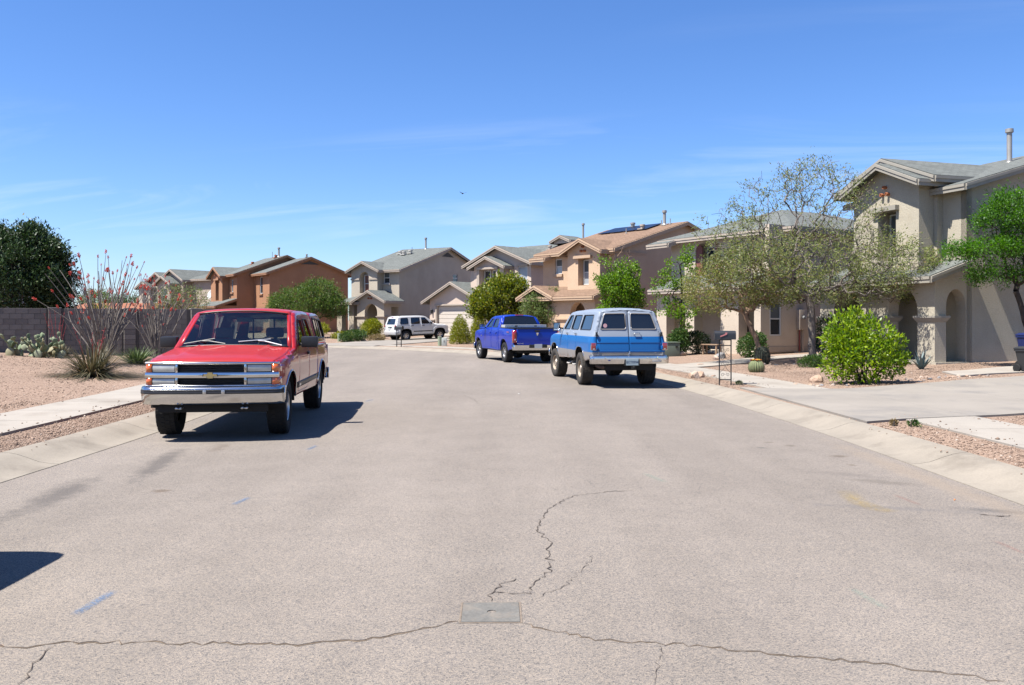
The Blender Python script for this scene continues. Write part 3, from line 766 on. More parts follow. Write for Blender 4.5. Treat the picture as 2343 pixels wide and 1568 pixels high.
# ---------------- house B: behind the mesquites
def house_b():
    h = House('beige two-storey house behind the mesquite trees, hip roof and shuttered arched window', (10.1, 35.5, 0.34), (0.529, -0.849), stucco('b', (0.70, 0.595, 0.48)), R_GREY, T_B)
    # porch storey
    ar = [arch_pts(-5.02, 0, 1.25, 1.75, rise=0.45), arch_pts(-3.03, 0, 1.6, 1.75, rise=0.5), rect_pts(-1.2, -0.35, 0, 2.15)]
    ar = [[(u, max(v, 0.012)) for u, v in l] for l in ar]
    h.front(-6.3, 0, 0, 0, 2.75, holes=ar, T=0.5)
    h.front(-6.3, -0.22, 2.0, 0, 3.3); h.door(-3.4, -2.5, 0.02, 2.1, 1.93, M_WOODDOOR)
    h.side(-6.3, 0.5, 2.0, 0, 2.75, T=0.4, sgn=1, z1b=3.2)
    wy = rect_pts(0.52, 1.22, 0.66, 2.08)
    h.side(0, 0.5, 12, 0, 5.25, holes=[wy], T=0.22)
    h.window(0.53, 1.21, 0.67, 2.07, face='right', x=0, rec=0.06, sill=False, panes=(M_PANE_SCREEN, M_PANE), trim=M_WFRAME)
    h.shed(-6.3, -0.3, 0, 2.0, 2.75, 0.3)
    h.w.box(-6.3, -0.05, 0.0, 2.0, -0.3, 0.0105)
    # upper storey
    nic = arch_pts(-4.8, 3.35, 1.66, 1.25, rise=0.38)
    h.front(-7.3, 0, 1.8, 2.9, 5.25, holes=[nic, rect_pts(-2.95, -2.25, 3.6, 4.9)])
    h.lining(nic, 1.8, 0.5)
    h.window(-5.25, -4.35, 3.45, 4.75, y=1.8, rec=0.42, sill=False)
    for sx in (-5.61, -4.40):
        mb = MB(); mb.prism(arch_pts(sx+0.21, 3.37, 0.40, 1.25, rise=0.22), (0, 1.83, 0), (1,0,0), (0,0,1), (0, 0.05, 0)); mb.build('shutter', mat('shutter_red_brown', (0.24, 0.075, 0.06), 0.6, var=(4, 0.1)), h.o)
    h.window(-2.94, -2.26, 3.61, 4.89, y=1.8, rec=0.08, panes=(M_PANE_BLIND, M_PANE))
    h.side(-7.3, 2.02, 12, 2.0, 5.25, T=0.22, sgn=1); h.front(-7.3, 0, 11.78, 0, 5.25)
    h.front(-7.3, -6.3, 1.8, 0, 2.9, T=0.2)
    h.hip(-7.3, 0, 1.8, 12, 5.25, 0.33)
    # stepped eave over the left end
    h.shed(-7.9, -6.6, 1.2, 1.9, 5.0, 0.3, os=0.1)
    # electric meter cabinet on the side wall
    mb = MB(); mb.bbox((0.10, 2.35, 1.33), (0.095, 0.22, 0.42), 0.012); mb.tube([(0.09, 2.42, 0.92), (0.09, 2.42, -0.02)], 0.05, 8)
    c = mb.build('meter_cabinet', mat('meter_cabinet_tan', (0.50, 0.42, 0.34), 0.6, var=(4, 0.06)), h.o, smooth=40)
    mb = MB(); mb.lathe([(0.0, 0.10), (0.07, 0.09), (0.085, 0.0)], (0.195, 2.35, 1.42), (1,0,0), 14); mb.build('meter_dial', mat('meter_glass', (0.35, 0.36, 0.36), 0.1, metal=0.3), c, smooth=40)
    mb = MB(); mb.tube([(0.07, 2.25, 0.90), (0.07, 2.25, 0.0)], 0.035, 8); mb.build('conduit', mat('conduit_red', (0.28, 0.06, 0.05), 0.7), c)
    h.w.box(-7.3, 0.05, 2.0, 12, -0.5, -0.001)
    h.tr.box(-0.01, 0.03, 0.45, 11.9, 0.0, 0.22)
    return h.finish()
house_b()

# ---------------- house D: peach house with solar panels
def house_d():
    h = House('peach two-storey house with tan roof carrying dark solar panels', (5.56, 47.5, 0.28), (0.64, -0.77), stucco('d', (0.72, 0.515, 0.35)), R_TAN, T_D)
    pit = 0.3; ym = 5.8; ze = 5.3; za = ze+ym*pit
    h.side(0, 0, 11.6, 0, ze, peak=(ym, za)); h.side(-5.8, 0.22, 11.6, 0, ze, peak=(ym, za), sgn=1)
    wl = rect_pts(-4.75, -4.15, 4.05, 4.95)
    h.front(-5.8, -0.22, 0, 0, ze, holes=[wl]); h.front(-5.6, -0.22, 11.38, 0, ze)
    h.gable_x(-5.8, 0, 0, 11.6, ze, pit, ym)
    nic = rect_pts(-2.1, -1.26, 3.3, 4.78)
    h.front(-2.95, -0.4, -0.7, 2.9, 5.25, holes=[nic], peak=(-1.675, 5.8), T=0.2); h.side(-2.95, -0.5, -0.01, 2.9, 5.25, sgn=1, T=0.2); h.side(-0.4, -0.5, -0.01, 2.9, 5.25, T=0.2)
    h.gable_y(-2.95, -0.4, -0.7, 2.6, 5.25, 0.43, ov=0.38)
    h.lining(nic, -0.7, 0.5); h.window(-2.05, -1.31, 3.34, 4.74, y=-0.7, rec=0.42, sill=False, panes=(M_PANE_SCREEN, M_PANE_BLIND))
    h.tr.box(-2.35, -1.0, -0.86, -0.701, 4.79, 4.95)
    h.window(-4.74, -4.16, 4.06, 4.94, panes=(M_PANE_SCREEN, M_PANE_BLIND)); h.clay(-1.675, 5.28, -0.7)
    h.shed(-5.9, -4.8, -0.55, 0.0, 5.0, 0.3, os=0.1)
    # porch
    ar = [[(u, max(v, 0.012)) for u, v in arch_pts(-1.3, 0, 1.2, 1.7, rise=0.65)], [(u, max(v, 0.012)) for u, v in arch_pts(-4.5, 0, 1.5, 1.6, rise=0.75)]]
    h.front(-5.9, 0, -1.5, 0, 2.7, holes=ar, T=0.4); h.side(0, -1.1, -0.01, 0, 2.7, T=0.35, holes=[[(u, max(v, 0.012)) for u, v in arch_pts(-0.55, 0, 0.75, 1.7, rise=0.4)]], z1b=3.05); h.side(-5.9, -1.1, 0.0, 0, 2.7, T=0.3, sgn=1)
    h.shed(-5.9, 0, -1.5, 0.0, 2.7, 0.34); h.front(-5.6, -3.3, -1.56, 2.5, 2.75, peak=(-4.45, 3.15), T=0.05)
    h.gable_y(-5.7, -3.2, -1.56, 0.0, 2.72, 0.42, ov=0.3)
    h.ledge(-2.9, -1.95, -1.5, -1.1, 1.4); h.ledge(-0.68, 0, -1.5, -1.1, 1.4)
    # solar panels on the front slope
    for k in range(4):
        x0 = -5.3 + k*0.98; e = MB(); U = Vector((0.94, 0, 0)); V = Vector((0, 1, pit)).normalized()*1.55; n = Vector((0, -pit, 1)).normalized()
        O = Vector((x0, 4.15, ze+4.15*pit+0.1)) + n*0.05
        e.prism([(0,0),(1,0),(1,1),(0,1)], O, U, V, n*0.04); e.build('solar_panel', mat('solar_cells', (0.012, 0.016, 0.035), 0.3, spec=0.5), h.o)
    h.flue(-0.9, 5.2, ze+5.2*pit+0.1, 0.75, 0.09); h.flue(-1.25, 5.35, ze+5.35*pit+0.1, 0.3, 0.03, False); h.flue(-0.55, 5.3, ze+5.3*pit+0.1, 0.35, 0.03, False)
    h.roof_vent(-1.9, 4.4, ze+4.4*pit+0.15, T_B); h.flue(-2.55, 3.7, ze+3.7*pit+0.1, 0.3, 0.03, False); h.roof_vent(-3.9, 5.75, za+0.1, M_FLUE)
    h.w.box(-5.8, 0.05, -0.02, 11.6, -0.5, -0.001); h.w.box(-5.8, 0.04, -1.52, -0.02, -0.4, 0.0105)
    return h.finish()
house_d()

# ---------------- house I: garage house
M_GARAGE = mat('garage_door_cream', (0.74, 0.66, 0.56), 0.5, var=(1.5, 0.03))
def house_i():
    h = House('pinkish beige house with cream garage door and a taller gabled storey behind', (-6.3, 67.0, 0.45), (0.72, -0.69), stucco('i', (0.72, 0.585, 0.48)), R_GREY, T_B)
    # garage wing
    dr = rect_pts(0.85, 4.9, 0.02, 2.28)
    h.front(0, 5.6, 0, 0, 2.75, holes=[dr], peak=(2.8, 3.98)); h.side(0, 0.22, 6.5, 0, 2.75, sgn=1); h.side(5.6, 0.22, 6.0, 0, 2.75)
    h.gable_y(0, 5.6, 0, 6.2, 2.75, 0.44, ov=0.5, of=0.45)
    g = MB(); g.box(0.86, 4.89, 0.2, 0.23, 0.03, 2.27); gd = g.build('garage_door', M_GARAGE, h.o)
    for k in range(7):
        p = MB(); p.bbox((2.875, 0.175, 0.03+0.32*k+0.16), (2.0, 0.024, 0.148), 0.012); p.build('panel', M_GARAGE, gd)
    h.tr.box(0.62, 5.1, -0.08, -0.001, 2.3, 2.42); h.tr.box(0.7, 0.84, -0.06, -0.001, 0, 2.29); h.tr.box(4.91, 5.05, -0.06, -0.001, 0, 2.29)
    h.ledge(-0.02, 0.62, -0.10, 0.0, 1.20, 0.06, 0.06); rnd = random.Random(3)
    M_ST = [mat('veneer_stone_%d' % k, c, 0.9, var=(4, 0.2), bump=(12, 0.6)) for k, c in enumerate([(0.50, 0.30, 0.20), (0.42, 0.24, 0.16), (0.55, 0.38, 0.27)])]
    for pil in (0.0, 5.0):
        z = 0.02; row = 0
        while z < 1.08:
            hh = min(rnd.uniform(0.18, 0.26), 1.1-z); x = pil-0.0
            while x < pil+0.6:
                ww = min(rnd.uniform(0.18, 0.34), pil+0.62-x); p = MB(); p.bbox((x+ww/2, -0.03, z+hh/2), (ww/2-0.012, 0.05+rnd.uniform(0, 0.02), hh/2-0.012), 0.02); p.build('stone', rnd.choice(M_ST), h.o); x += ww
            z += hh
    # wall lantern
    l = MB(); l.bbox((0.33, -0.12, 1.85), (0.06, 0.06, 0.13), 0.01); l.lathe([(0.0, 0.09), (0.09, 0), (0.0, -0.0)], (0.33, -0.12, 1.99), (0,0,1), 6); l.box(0.31, 0.35, -0.1, 0.0, 1.9, 1.94); l.build('wall_lantern', mat('lantern_iron', (0.03, 0.03, 0.03), 0.5), h.o)
    # tall block
    w1 = rect_pts(4.1, 4.85, 3.4, 5.0); w3 = rect_pts(8.55, 9.45, 3.1, 5.0)
    h.front(3.7, 9.8, 0.8, 0, 5.3, holes=[w1, w3], peak=(6.75, 6.45)); h.side(9.8, 1.02, 11, 0, 5.3); h.side(3.7, 1.02, 11, 0, 5.3, sgn=1); h.front(3.7, 9.8, 10.9, 0, 5.3)
    h.gable_y(3.7, 9.8, 0.8, 6.0, 5.3, 0.38, ov=0.42, of=0.5)
    h.gable_x(3.7, 9.8, 0.8+1.2, 11, 5.3, 0.36, 6.5)
    h.window(4.12, 4.83, 3.42, 4.98, y=0.8, rec=0.08, lintel=True, panes=(M_PANE_BLIND, M_PANE_SCREEN)); h.window(8.57, 9.43, 3.12, 4.98, y=0.8, rec=0.08, lintel=True, panes=(M_PANE_BLIND, M_PANE_BLIND))
    nic = rect_pts(5.35, 7.05, 3.55, 4.85)
    h.front(4.75, 7.75, 0.15, 2.9, 5.1, holes=[nic], peak=(6.25, 5.7)); h.side(4.75, 0.37, 0.79, 2.9, 5.1, sgn=1); h.side(7.75, 0.37, 0.79, 2.9, 5.1)
    h.gable_y(4.75, 7.75, 0.15, 2.8, 5.1, 0.4, ov=0.38); h.lining(nic, 0.15, 0.5)
    h.window(5.45, 6.1, 3.6, 4.8, y=0.15, rec=0.42, sill=False); h.window(6.3, 6.95, 3.6, 4.8, y=0.15, rec=0.42, sill=False)
    h.tr.box(5.1, 7.3, -0.02, 0.149, 4.86, 5.0); h.tr.box(4.9, 7.6, 0.03, 0.149, 3.3, 3.45); h.tr.box(5.1, 5.34, 0.08, 0.149, 3.46, 4.85); h.tr.box(7.06, 7.3, 0.08, 0.149, 3.46, 4.85)
    h.front(8.0, 9.4, 5.3, 6.9, 7.15, peak=(8.7, 7.4), T=0.1); h.gable_y(7.9, 9.5, 5.3, 7.2, 7.1, 0.4, ov=0.2, of=0.2)
    # entry wall and porch roof behind the trees
    h.front(5.62, 9.8, -0.6, 0, 2.6, holes=[[(u, max(v, 0.012)) for u, v in arch_pts(7.7, 0, 1.6, 1.6, rise=0.6)]], T=0.3); h.shed(5.7, 9.8, -0.6, 0.8, 2.6, 0.3)
    h.flue(9.0, 7.5, 7.2, 1.2, 0.08); h.roof_vent(8.2, 4.6, 6.45)
    h.w.box(0.0, 9.85, 0.02, 11, -0.6, -0.001)
    return h.finish()
house_i()

# ---------------- house H: grey-beige house left of the garage house
def house_h():
    h = House('tan two-storey house with shaded grey side wall behind the white SUV', (-9.03, 70.0, 0.50), (0.866, -0.5), stucco('h', (0.61, 0.53, 0.42)), R_GREY, T_B)
    pit = 0.31; ym = 6.9; ze = 5.25; za = ze+ym*pit
    h.side(0, 0, 13.4, 0, ze, peak=(ym, za), holes=[rect_pts(7.7, 8.5, 4.5, 5.2)]); h.window(7.72, 8.48, 4.52, 5.18, face='right', x=0, rec=0.1, lintel=False, sill=False)
    h.front(-4.6, -0.22, 0, 0, ze, holes=[rect_pts(-1.6, -0.95, 4.1, 5.05)]); h.side(-4.6, 0.22, 13.4, 0, ze, peak=(ym, za), sgn=1); h.front(-4.4, -0.22, 13.2, 0, ze)
    h.gable_x(-4.6, 0, 0, 13.4, ze, pit, ym)
    # louvre in the gable end
    mb = MB(); mb.prism([(ym-0.9, za-0.75), (ym+0.9, za-0.75), (ym, za-0.36)], (0.005, 0, 0), (0,1,0), (0,0,1), (0.03, 0, 0)); lv = mb.build('gable_louvre', mat('louvre_dark', (0.09, 0.085, 0.08), 0.8), h.o)
    h.window(-1.58, -0.97, 4.12, 5.03, panes=(M_PANE_SCREEN, M_PANE), lintel=True)
    nic = arch_pts(-3.0, 3.35, 0.95, 1.25, rise=0.48)
    h.front(-4.35, -1.66, -0.7, 2.7, 5.25, holes=[nic], peak=(-3.0, 5.85), T=0.2); h.side(-4.35, -0.5, -0.01, 2.7, 5.25, sgn=1, T=0.2); h.side(-1.66, -0.5, -0.01, 2.7, 5.25, T=0.2)
    h.gable_y(-4.35, -1.66, -0.7, 2.6, 5.25, 0.45, ov=0.36); h.lining(nic, -0.7, 0.5)
    h.window(-3.3, -2.7, 3.4, 4.85, y=-0.7, rec=0.42, sill=False, panes=(mat('pane_red_curtain', (0.20, 0.08, 0.06), 0.3), mat('pane_red_curtain')if False else MATS['pane_red_curtain']))
    h.tr.box(-4.4, -3.5, -0.76, -0.701, 4.42, 4.56); h.tr.box(-2.5, -1.62, -0.76, -0.701, 4.42, 4.56)
    h.clay(-3.0, 5.45, -0.7, n=1)
    # entry porch with gable
    ar = [(u, max(v, 0.012)) for u, v in arch_pts(-1.1, 0, 1.25, 1.8, rise=0.65)]
    h.front(-2.5, 0.2, -2.2, 0, 2.75, holes=[ar], peak=(-1.15, 3.42), T=0.35); h.side(0.2, -1.85, -0.01, 0, 2.75, T=0.3, holes=[rect_pts(-1.3, -0.35, 0.012, 2.2)]); h.side(-2.5, -1.85, -0.01, 0, 2.75, sgn=1, T=0.3)
    h.gable_y(-2.5, 0.2, -2.2, 0.0, 2.75, 0.5, ov=0.35); h.clay(-1.15, 2.95, -2.2)
    h.ledge(-2.5, -1.75, -2.2, -1.85, 1.42); h.ledge(-0.45, 0.2, -2.2, -1.85, 1.42)
    h.window(-1.5, -0.9, 0.6, 2.0, y=0, rec=-0.03, sill=False, panes=(M_PANE_BLIND, M_PANE_BLIND))
    # side porch on posts
    for x in (-4.75, -3.5): h.w.box(x, x+0.5, -2.0, -1.5, 0, 2.35)
    h.w.box(-4.8, -2.51, -1.95, -1.55, 2.351, 2.6); h.hip(-4.8, -2.6, -2.0, 0.4, 2.62, 0.33, ov=0.35)
    for x, y in ((-3.6, 4.9), (-3.0, 4.6), (-2.6, 5.0)): h.roof_vent(x, y, ze+y*pit+0.15, mat('vent_pale', (0.6, 0.58, 0.52), 0.6), 0.24)
    h.flue(-2.2, 6.7, ze+6.7*pit+0.05, 0.9, 0.08); h.flue(-3.4, 6.3, ze+6.3*pit+0.05, 0.35, 0.03, False)
    h.w.box(-4.6, 0.05, -0.02, 13.4, -0.7, -0.001); h.w.box(-4.8, 0.22, -2.2, -0.02, -0.6, 0.0105)
    return h.finish()
house_h()

# ---------------- house G: orange-brown house
def house_g():
    h = House('orange-brown two-storey house behind the red pickup', (-22.2, 80.0, 0.62), (0.58, -0.81), stucco('g', (0.48, 0.25, 0.14)), R_GREY, T_G)
    za = 5.45+3.9*0.37
    h.side(0, 0, 7.8, 0, 5.45, peak=(3.9, za)); h.front(-4.1, -0.22, 0, 2.3, 5.45, holes=[rect_pts(-2.55, -1.75, 3.5, 5.1)]); h.front(-4.1, -0.22, 0.6, 0, 2.3); h.side(-4.1, 0.22, 7.8, 0, 5.45, peak=(3.9, za), sgn=1); h.front(-3.9, -0.22, 7.58, 0, 5.45)
    h.gable_x(-4.1, 0, 0, 7.8, 5.45, 0.37, 3.9); h.window(-2.54, -1.76, 3.52, 5.08)
    h.tr.box(-4.0, 0.02, -0.06, -0.001, 2.1, 2.29)
    mb = MB(); mb.prism([(3.0, za-0.62), (4.8, za-0.62), (3.9, za-0.3)], (0.005, 0, 0), (0,1,0), (0,0,1), (0.03, 0, 0)); mb.build('gable_louvre', MATS['louvre_dark'], h.o)
    zb = 5.45+4.8*0.38
    h.side(-4.1, -1.65, 8.0, 0, 5.45, peak=(3.15, zb), T=0.2, sgn=-1); h.side(-9.6, -1.43, 8.0, 0, 5.45, peak=(3.15, zb), sgn=1); h.front(-9.6, -4.3, -1.65, 0, 5.45, holes=[rect_pts(-5.7, -5.15, 3.7, 4.9)])
    h.gable_x(-9.6, -4.1, -1.65, 8.0, 5.45, 0.38, 3.15); h.window(-5.69, -5.16, 3.71, 4.89, y=-1.65, panes=(M_PANE_SCREEN, M_PANE_SCREEN))
    nic = rect_pts(-8.5, -7.5, 2.95, 4.9)
    h.front(-10.0, -6.4, -2.3, 2.5, 5.35, holes=[nic], peak=(-8.2, 6.15), T=0.2); h.side(-6.4, -2.1, -1.66, 2.5, 5.35, T=0.2); h.side(-10.0, -2.1, -1.66, 2.5, 5.35, sgn=1, T=0.2)
    h.gable_y(-10.0, -6.4, -2.3, 1.5, 5.35, 0.44, ov=0.4); h.lining(nic, -2.3, 0.5); h.window(-8.45, -7.55, 3.0, 4.85, y=-2.3, rec=0.42, sill=False); h.tr.box(-8.75, -7.25, -2.45, -2.301, 4.91, 5.05); h.clay(-8.2, 5.5, -2.3, n=2)
    h.front(-9.9, -4.1, -3.4, 0, 2.4, holes=[[(u, max(v, 0.012)) for u, v in arch_pts(-8.0, 0, 1.6, 1.5, rise=0.7)]], T=0.35); h.side(-4.1, -3.05, -1.66, 0, 2.4, holes=[rect_pts(-2.8, -2.0, 0.012, 2.0)]); h.shed(-9.9, -4.1, -3.4, -1.66, 2.4, 0.34)
    h.flue(-5.6, 3.0, zb+0.0, 0.8, 0.09); h.flue(-6.6, 3.0, zb, 0.35, 0.03, False); h.flue(-7.1, 2.9, zb, 0.6, 0.025, False); h.roof_vent(-4.8, 2.4, zb-0.15, M_CLAY); h.roof_vent(-8.0, 1.2, zb-0.7, M_CLAY); h.roof_vent(-0.5, 3.8, za+0.1, M_FLUE, 0.12)
    d = MB(); d.lathe([(0.0, 0.0), (0.2, 0.02), (0.36, 0.07), (0.45, 0.13)], (-10.35, -2.2, 3.55), (0.25, -1, 0.35), 20); d.tube([(-10.35, -2.2, 3.55), (-10.2, -1.9, 3.3), (-9.7, -1.6, 3.3)], 0.03, 6); d.tube([(-10.35, -2.2, 3.3), (-10.2, -2.75, 3.6)], 0.015, 5)
    dd = d.build('satellite_dish', mat('dish_white', (0.7, 0.7, 0.68), 0.4), h.o, smooth=50); md = dd.modifiers.new('t', 'SOLIDIFY'); md.thickness = 0.01
    h.w.box(-9.6, 0.05, 0.6, 8.0, -0.9, -0.001)
    return h.finish()
house_g()

# ---------------- far houses on the left
def house_f():
    h = House('far beige house with several grey gables behind the ocotillos', (-34.6, 92.0, 0.6), (0.80, -0.60), stucco('f', (0.52, 0.44, 0.355)), R_GREY, T_B)
    h.side(0, 0, 9, 0, 5.4); h.front(-4, -0.22, 0, 0, 5.4, peak=(-2, 6.5)); h.side(-4, 0.22, 9, 0, 5.4, sgn=1); h.gable_y(-4, 0, 0, 9, 5.4, 0.5, ov=0.4)
    h.front(-3.4, -0.9, -0.9, 0, 5.0, holes=[rect_pts(-2.8, -1.5, 3.0, 4.4)], peak=(-2.15, 5.7)); h.side(-0.9, -0.68, -0.01, 0, 5.0); h.side(-3.4, -0.68, -0.01, 0, 5.0, sgn=1); h.gable_y(-3.4, -0.9, -0.9, 1.5, 5.0, 0.52, ov=0.35); h.window(-2.78, -1.52, 3.02, 4.38, y=-0.9, rec=0.12)
    h.front(-7.6, -4.0, 0.6, 0, 5.3, holes=[rect_pts(-5.7, -4.9, 3.4, 4.8)], peak=(-5.8, 6.3)); h.side(-7.6, 0.82, 8, 0, 5.3, sgn=1); h.gable_y(-7.6, -4.0, 0.6, 8, 5.3, 0.52, ov=0.4); h.window(-5.69, -4.91, 3.41, 4.79, y=0.6)
    h.front(-8.6, -6.4, 0.0, 0, 4.7, holes=[rect_pts(-7.8, -7.2, 2.6, 4.2)], peak=(-7.5, 5.3)); h.side(-6.4, 0.22, 0.59, 0, 4.7); h.side(-8.6, 0.22, 3, 0, 4.7, sgn=1); h.gable_y(-8.6, -6.4, 0.0, 3, 4.7, 0.5, ov=0.3); h.window(-7.79, -7.21, 2.61, 4.19, y=0.0, rec=0.15)
    h.side(4.5, 1, 9, 0, 5.4); h.front(0, 4.28, 1.0, 0, 5.4); h.gable_x(0.0, 4.5, 1.0, 9.5, 5.4, 0.26)
    h.shed(-8.8, -4.0, -1.2, 0.6, 2.5, 0.3); h.front(-8.8, -4.0, -1.2, 0, 2.5); h.flue(3.5, 2.5, 5.8, 0.7, 0.05, False)
    h.front(-7.6, 4.5, 9, 0, 5.2, T=0.2); h.w.box(-8.6, 4.5, 0, 9, -1, -0.001)
    return h.finish()
house_f()
def house_e():
    h = House('grey roofed house mostly hidden behind the dark tree at the left edge', (-34.9, 60.0, 0.5), (1.0, 0.0), stucco('e', (0.42, 0.385, 0.34)), R_GREY, T_B)
    h.side(0, 0, 8.4, 0, 5.9); h.side(-6.2, 0.22, 8.4, 0, 5.9, sgn=1); h.front(-6.0, -0.22, 8.2, 0, 5.9)
    h.front(-6.2, -0.22, 0, 0, 5.9, holes=[rect_pts(-2.2, -1.3, 3.3, 4.7), rect_pts(-3.0, -1.6, 0.3, 2.0)]); h.window(-2.18, -1.32, 3.32, 4.68); h.window(-2.98, -1.62, 0.32, 1.98)
    h.hip(-6.2, 0, 0, 8.4, 5.9, 0.72); h.w.box(-6.2, 0.03, 0.02, 8.4, -1, -0.001)
    return h.finish()
house_e()
def house_low():
    h = House('low far house with terracotta roof just above the block wall', (-34.0, 74.0, 0.5), (0.97, -0.24), stucco('low', (0.52, 0.43, 0.33)), shingle('terracotta', (0.40, 0.17, 0.10)), T_D)
    h.front(-5, 3, 0, 0, 1.75, holes=[rect_pts(-2, -1, 0.6, 1.6)]); h.window(-1.98, -1.02, 0.62, 1.58); h.side(3, 0.22, 6, 0, 1.75, peak=(3.1, 2.6)); h.side(-5, 0.22, 6, 0, 1.75, peak=(3.1, 2.6), sgn=1); h.gable_x(-5, 3, 0, 6, 1.75, 0.27); h.front(-4.8, 2.8, 5.8, 0, 1.75)
    h.w.box(-5, 3, 0, 6, -1, -0.001)
    return h.finish()
house_low()

# ---------------- concrete block wall on the left
def block_wall():
    A = Vector((-21.4, 30.4, 0)); B = Vector((-11.9, 36.0, 0)); d = (B-A).normalized(); L = (B-A).length; base = 0.30; rz = math.atan2(d.y, d.x)
    root = empty('block_wall', (A.x, A.y, base), rz, 'grey concrete block wall with pilasters behind the desert plants', 'wall')
    ms = [mat('block_grey_%d' % k, c, 0.95, var=(2.5, 0.12), fine=(40, 0.1), bump=(50, 0.6, 0.01)) for k, c in enumerate([(0.255, 0.222, 0.19), (0.225, 0.197, 0.17), (0.285, 0.25, 0.213)])]
    mm = mat('mortar_grey', (0.15, 0.137, 0.125), 0.95)
    core = MB(); core.box(0, L, -0.055, 0.055, -0.4, 1.79); core.build('mortar_core', mm, root)
    def block_mesh(w, dpt, m, hh=0.192):
        b = MB(); b.bbox((0, 0, 0), (w/2-0.005, dpt/2, hh/2), 0.006); o = b.build('block', m, root); me = o.data; bpy.data.objects.remove(o); return me
    full = [block_mesh(0.4, 0.15, m) for m in ms]; half = [block_mesh(0.2, 0.15, m) for m in ms]; pil = [block_mesh(0.42, 0.44, m) for m in ms]
    rnd = random.Random(5); pil_x = [2.3, 4.87, 7.46, 9.95]
    def put(me, x, z):
        o = bpy.data.objects.new('block', me); COL.objects.link(o); o.parent = root; o.location = (x, rnd.uniform(-0.003, 0.003), z)
    for c in range(9):
        z = 0.1 + 0.2*c - 0.0; x = 0.0; 
        x = -0.2 if c % 2 else 0.0
        while x < L-0.05:
            xc = x+0.2
            if not any(abs(xc-p) < 0.40 for p in pil_x): put(rnd.choice(full), xc, z)
            elif not any(abs(xc-p) < 0.2 for p in pil_x):
                sg = 1 if min(pil_x, key=lambda p: abs(p-xc)) < xc else -1
                put(rnd.choice(half), xc+sg*0.1, z)
            x += 0.4
    for p in pil_x:
        for c in range(9): put(rnd.choice(pil), p, 0.1+0.2*c)
        b = MB(); b.bbox((p, 0, 1.812), (0.22, 0.23, 0.014), 0.005); b.build('pilaster_cap', mat('cap_pale', (0.42, 0.38, 0.34), 0.9), root)
    # return running back along the street
    return root
block_wall()
# ================================================================== vehicles
def round_poly(pts, r, n=4):
    out = []; m = len(pts)
    for i in range(m):
        p0, p, p1 = Vector(pts[i-1]), Vector(pts[i]), Vector(pts[(i+1) % m]); a = (p0-p); b = (p1-p)
        k = min(r, a.length*0.45, b.length*0.45); A = p + a.normalized()*k; B = p + b.normalized()*k
        for j in range(n+1):
            t = j/n; q = A*(1-t)**2 + p*2*t*(1-t) + B*t*t; out.append((q.x, q.y))
    return out
def inset(pts, d):
    """shrink a closed polygon by d (toward its inside)"""
    m = len(pts); ar = sum(pts[i][0]*pts[(i+1) % m][1]-pts[(i+1) % m][0]*pts[i][1] for i in range(m)); s = 1 if ar > 0 else -1; out = []
    for i in range(m):
        p0, p, p1 = Vector(pts[i-1]), Vector(pts[i]), Vector(pts[(i+1) % m]); a = (p-p0).normalized(); b = (p1-p).normalized()
        n = (Vector((-a.y, a.x)) + Vector((-b.y, b.x)))*s; L = n.length
        n = n/L if L > 1e-6 else Vector((-a.y, a.x))*s
        c = max(0.5, n.dot(Vector((-a.y, a.x))*s)); q = p + n*(d/c); out.append((q.x, q.y))
    return out
def arch_cut(ua, zc, R, zb, n=14, sq=2.0):
    """wheel-arch edge, front to back (superellipse exponent sq)"""
    out = []
    a0 = math.asin(min(0.95, max(-0.95, (zb-zc)/R)))
    for k in range(n+1):
        t = math.pi - a0 - (math.pi-2*a0)*k/n; c, s = math.cos(t), math.sin(t)
        out.append((ua + R*math.copysign(abs(c)**(2/sq), c), zc + R*math.copysign(abs(s)**(2/sq), s)))
    return out
def grid_plate(outer, holes, du, dv):
    loops = [outer] + list(holes); flat = [p for l in loops for p in l]
    tris = tessellate_polygon([[Vector((p[0], p[1], 0)) for p in l] for l in loops])
    bm = bmesh.new(); vs = [bm.verts.new((p[0], p[1], 0)) for p in flat]
    for t in tris:
        try: bm.faces.new([vs[i] for i in t])
        except ValueError: pass
    xs = [p[0] for p in outer]; ys = [p[1] for p in outer]
    for lo, hi, st, ax in ((min(xs), max(xs), du, 0), (min(ys), max(ys), dv, 1)):
        n = int((hi-lo)/st)
        for k in range(1, n+1):
            c = lo + (hi-lo)*k/(n+1); co = (c, 0, 0) if ax == 0 else (0, c, 0); no = (1, 0, 0) if ax == 0 else (0, 1, 0)
            bmesh.ops.bisect_plane(bm, geom=bm.verts[:]+bm.edges[:]+bm.faces[:], dist=1e-6, plane_co=co, plane_no=no)
    return bm

M_CHROME = mat('chrome', (0.60, 0.60, 0.60), 0.12, metal=1.0, var=(6, 0.05))
M_RUBBER = mat('tyre_rubber', (0.022, 0.022, 0.022), 0.85, var=(8, 0.2), spec=0.3)
M_RUBBER_DUSTY = mat('tyre_rubber_dusty', (0.075, 0.068, 0.06), 0.9, var=(5, 0.3), spec=0.2)
M_BLACKPL = mat('black_plastic', (0.018, 0.018, 0.02), 0.45, var=(6, 0.1))
M_UNDER = mat('underbody', (0.012, 0.011, 0.010), 0.9)
M_ALLOY = mat('alloy_wheel', (0.55, 0.55, 0.55), 0.28, metal=0.9)
M_TINT = mat('tinted_glass', (0.008, 0.010, 0.012), 0.025, spec=1.0)
M_GLASS = glass_mat('clear_glass', (0.80, 0.86, 0.84))
M_LAMP = mat('lamp_lens', (0.52, 0.53, 0.50), 0.10, spec=0.8, coat=1.0, bump=(60, 0.3, 0.004), var=(7, 0.25))
M_AMBER = mat('amber_lens', (0.75, 0.15, 0.008), 0.12, spec=0.8, coat=1.0)
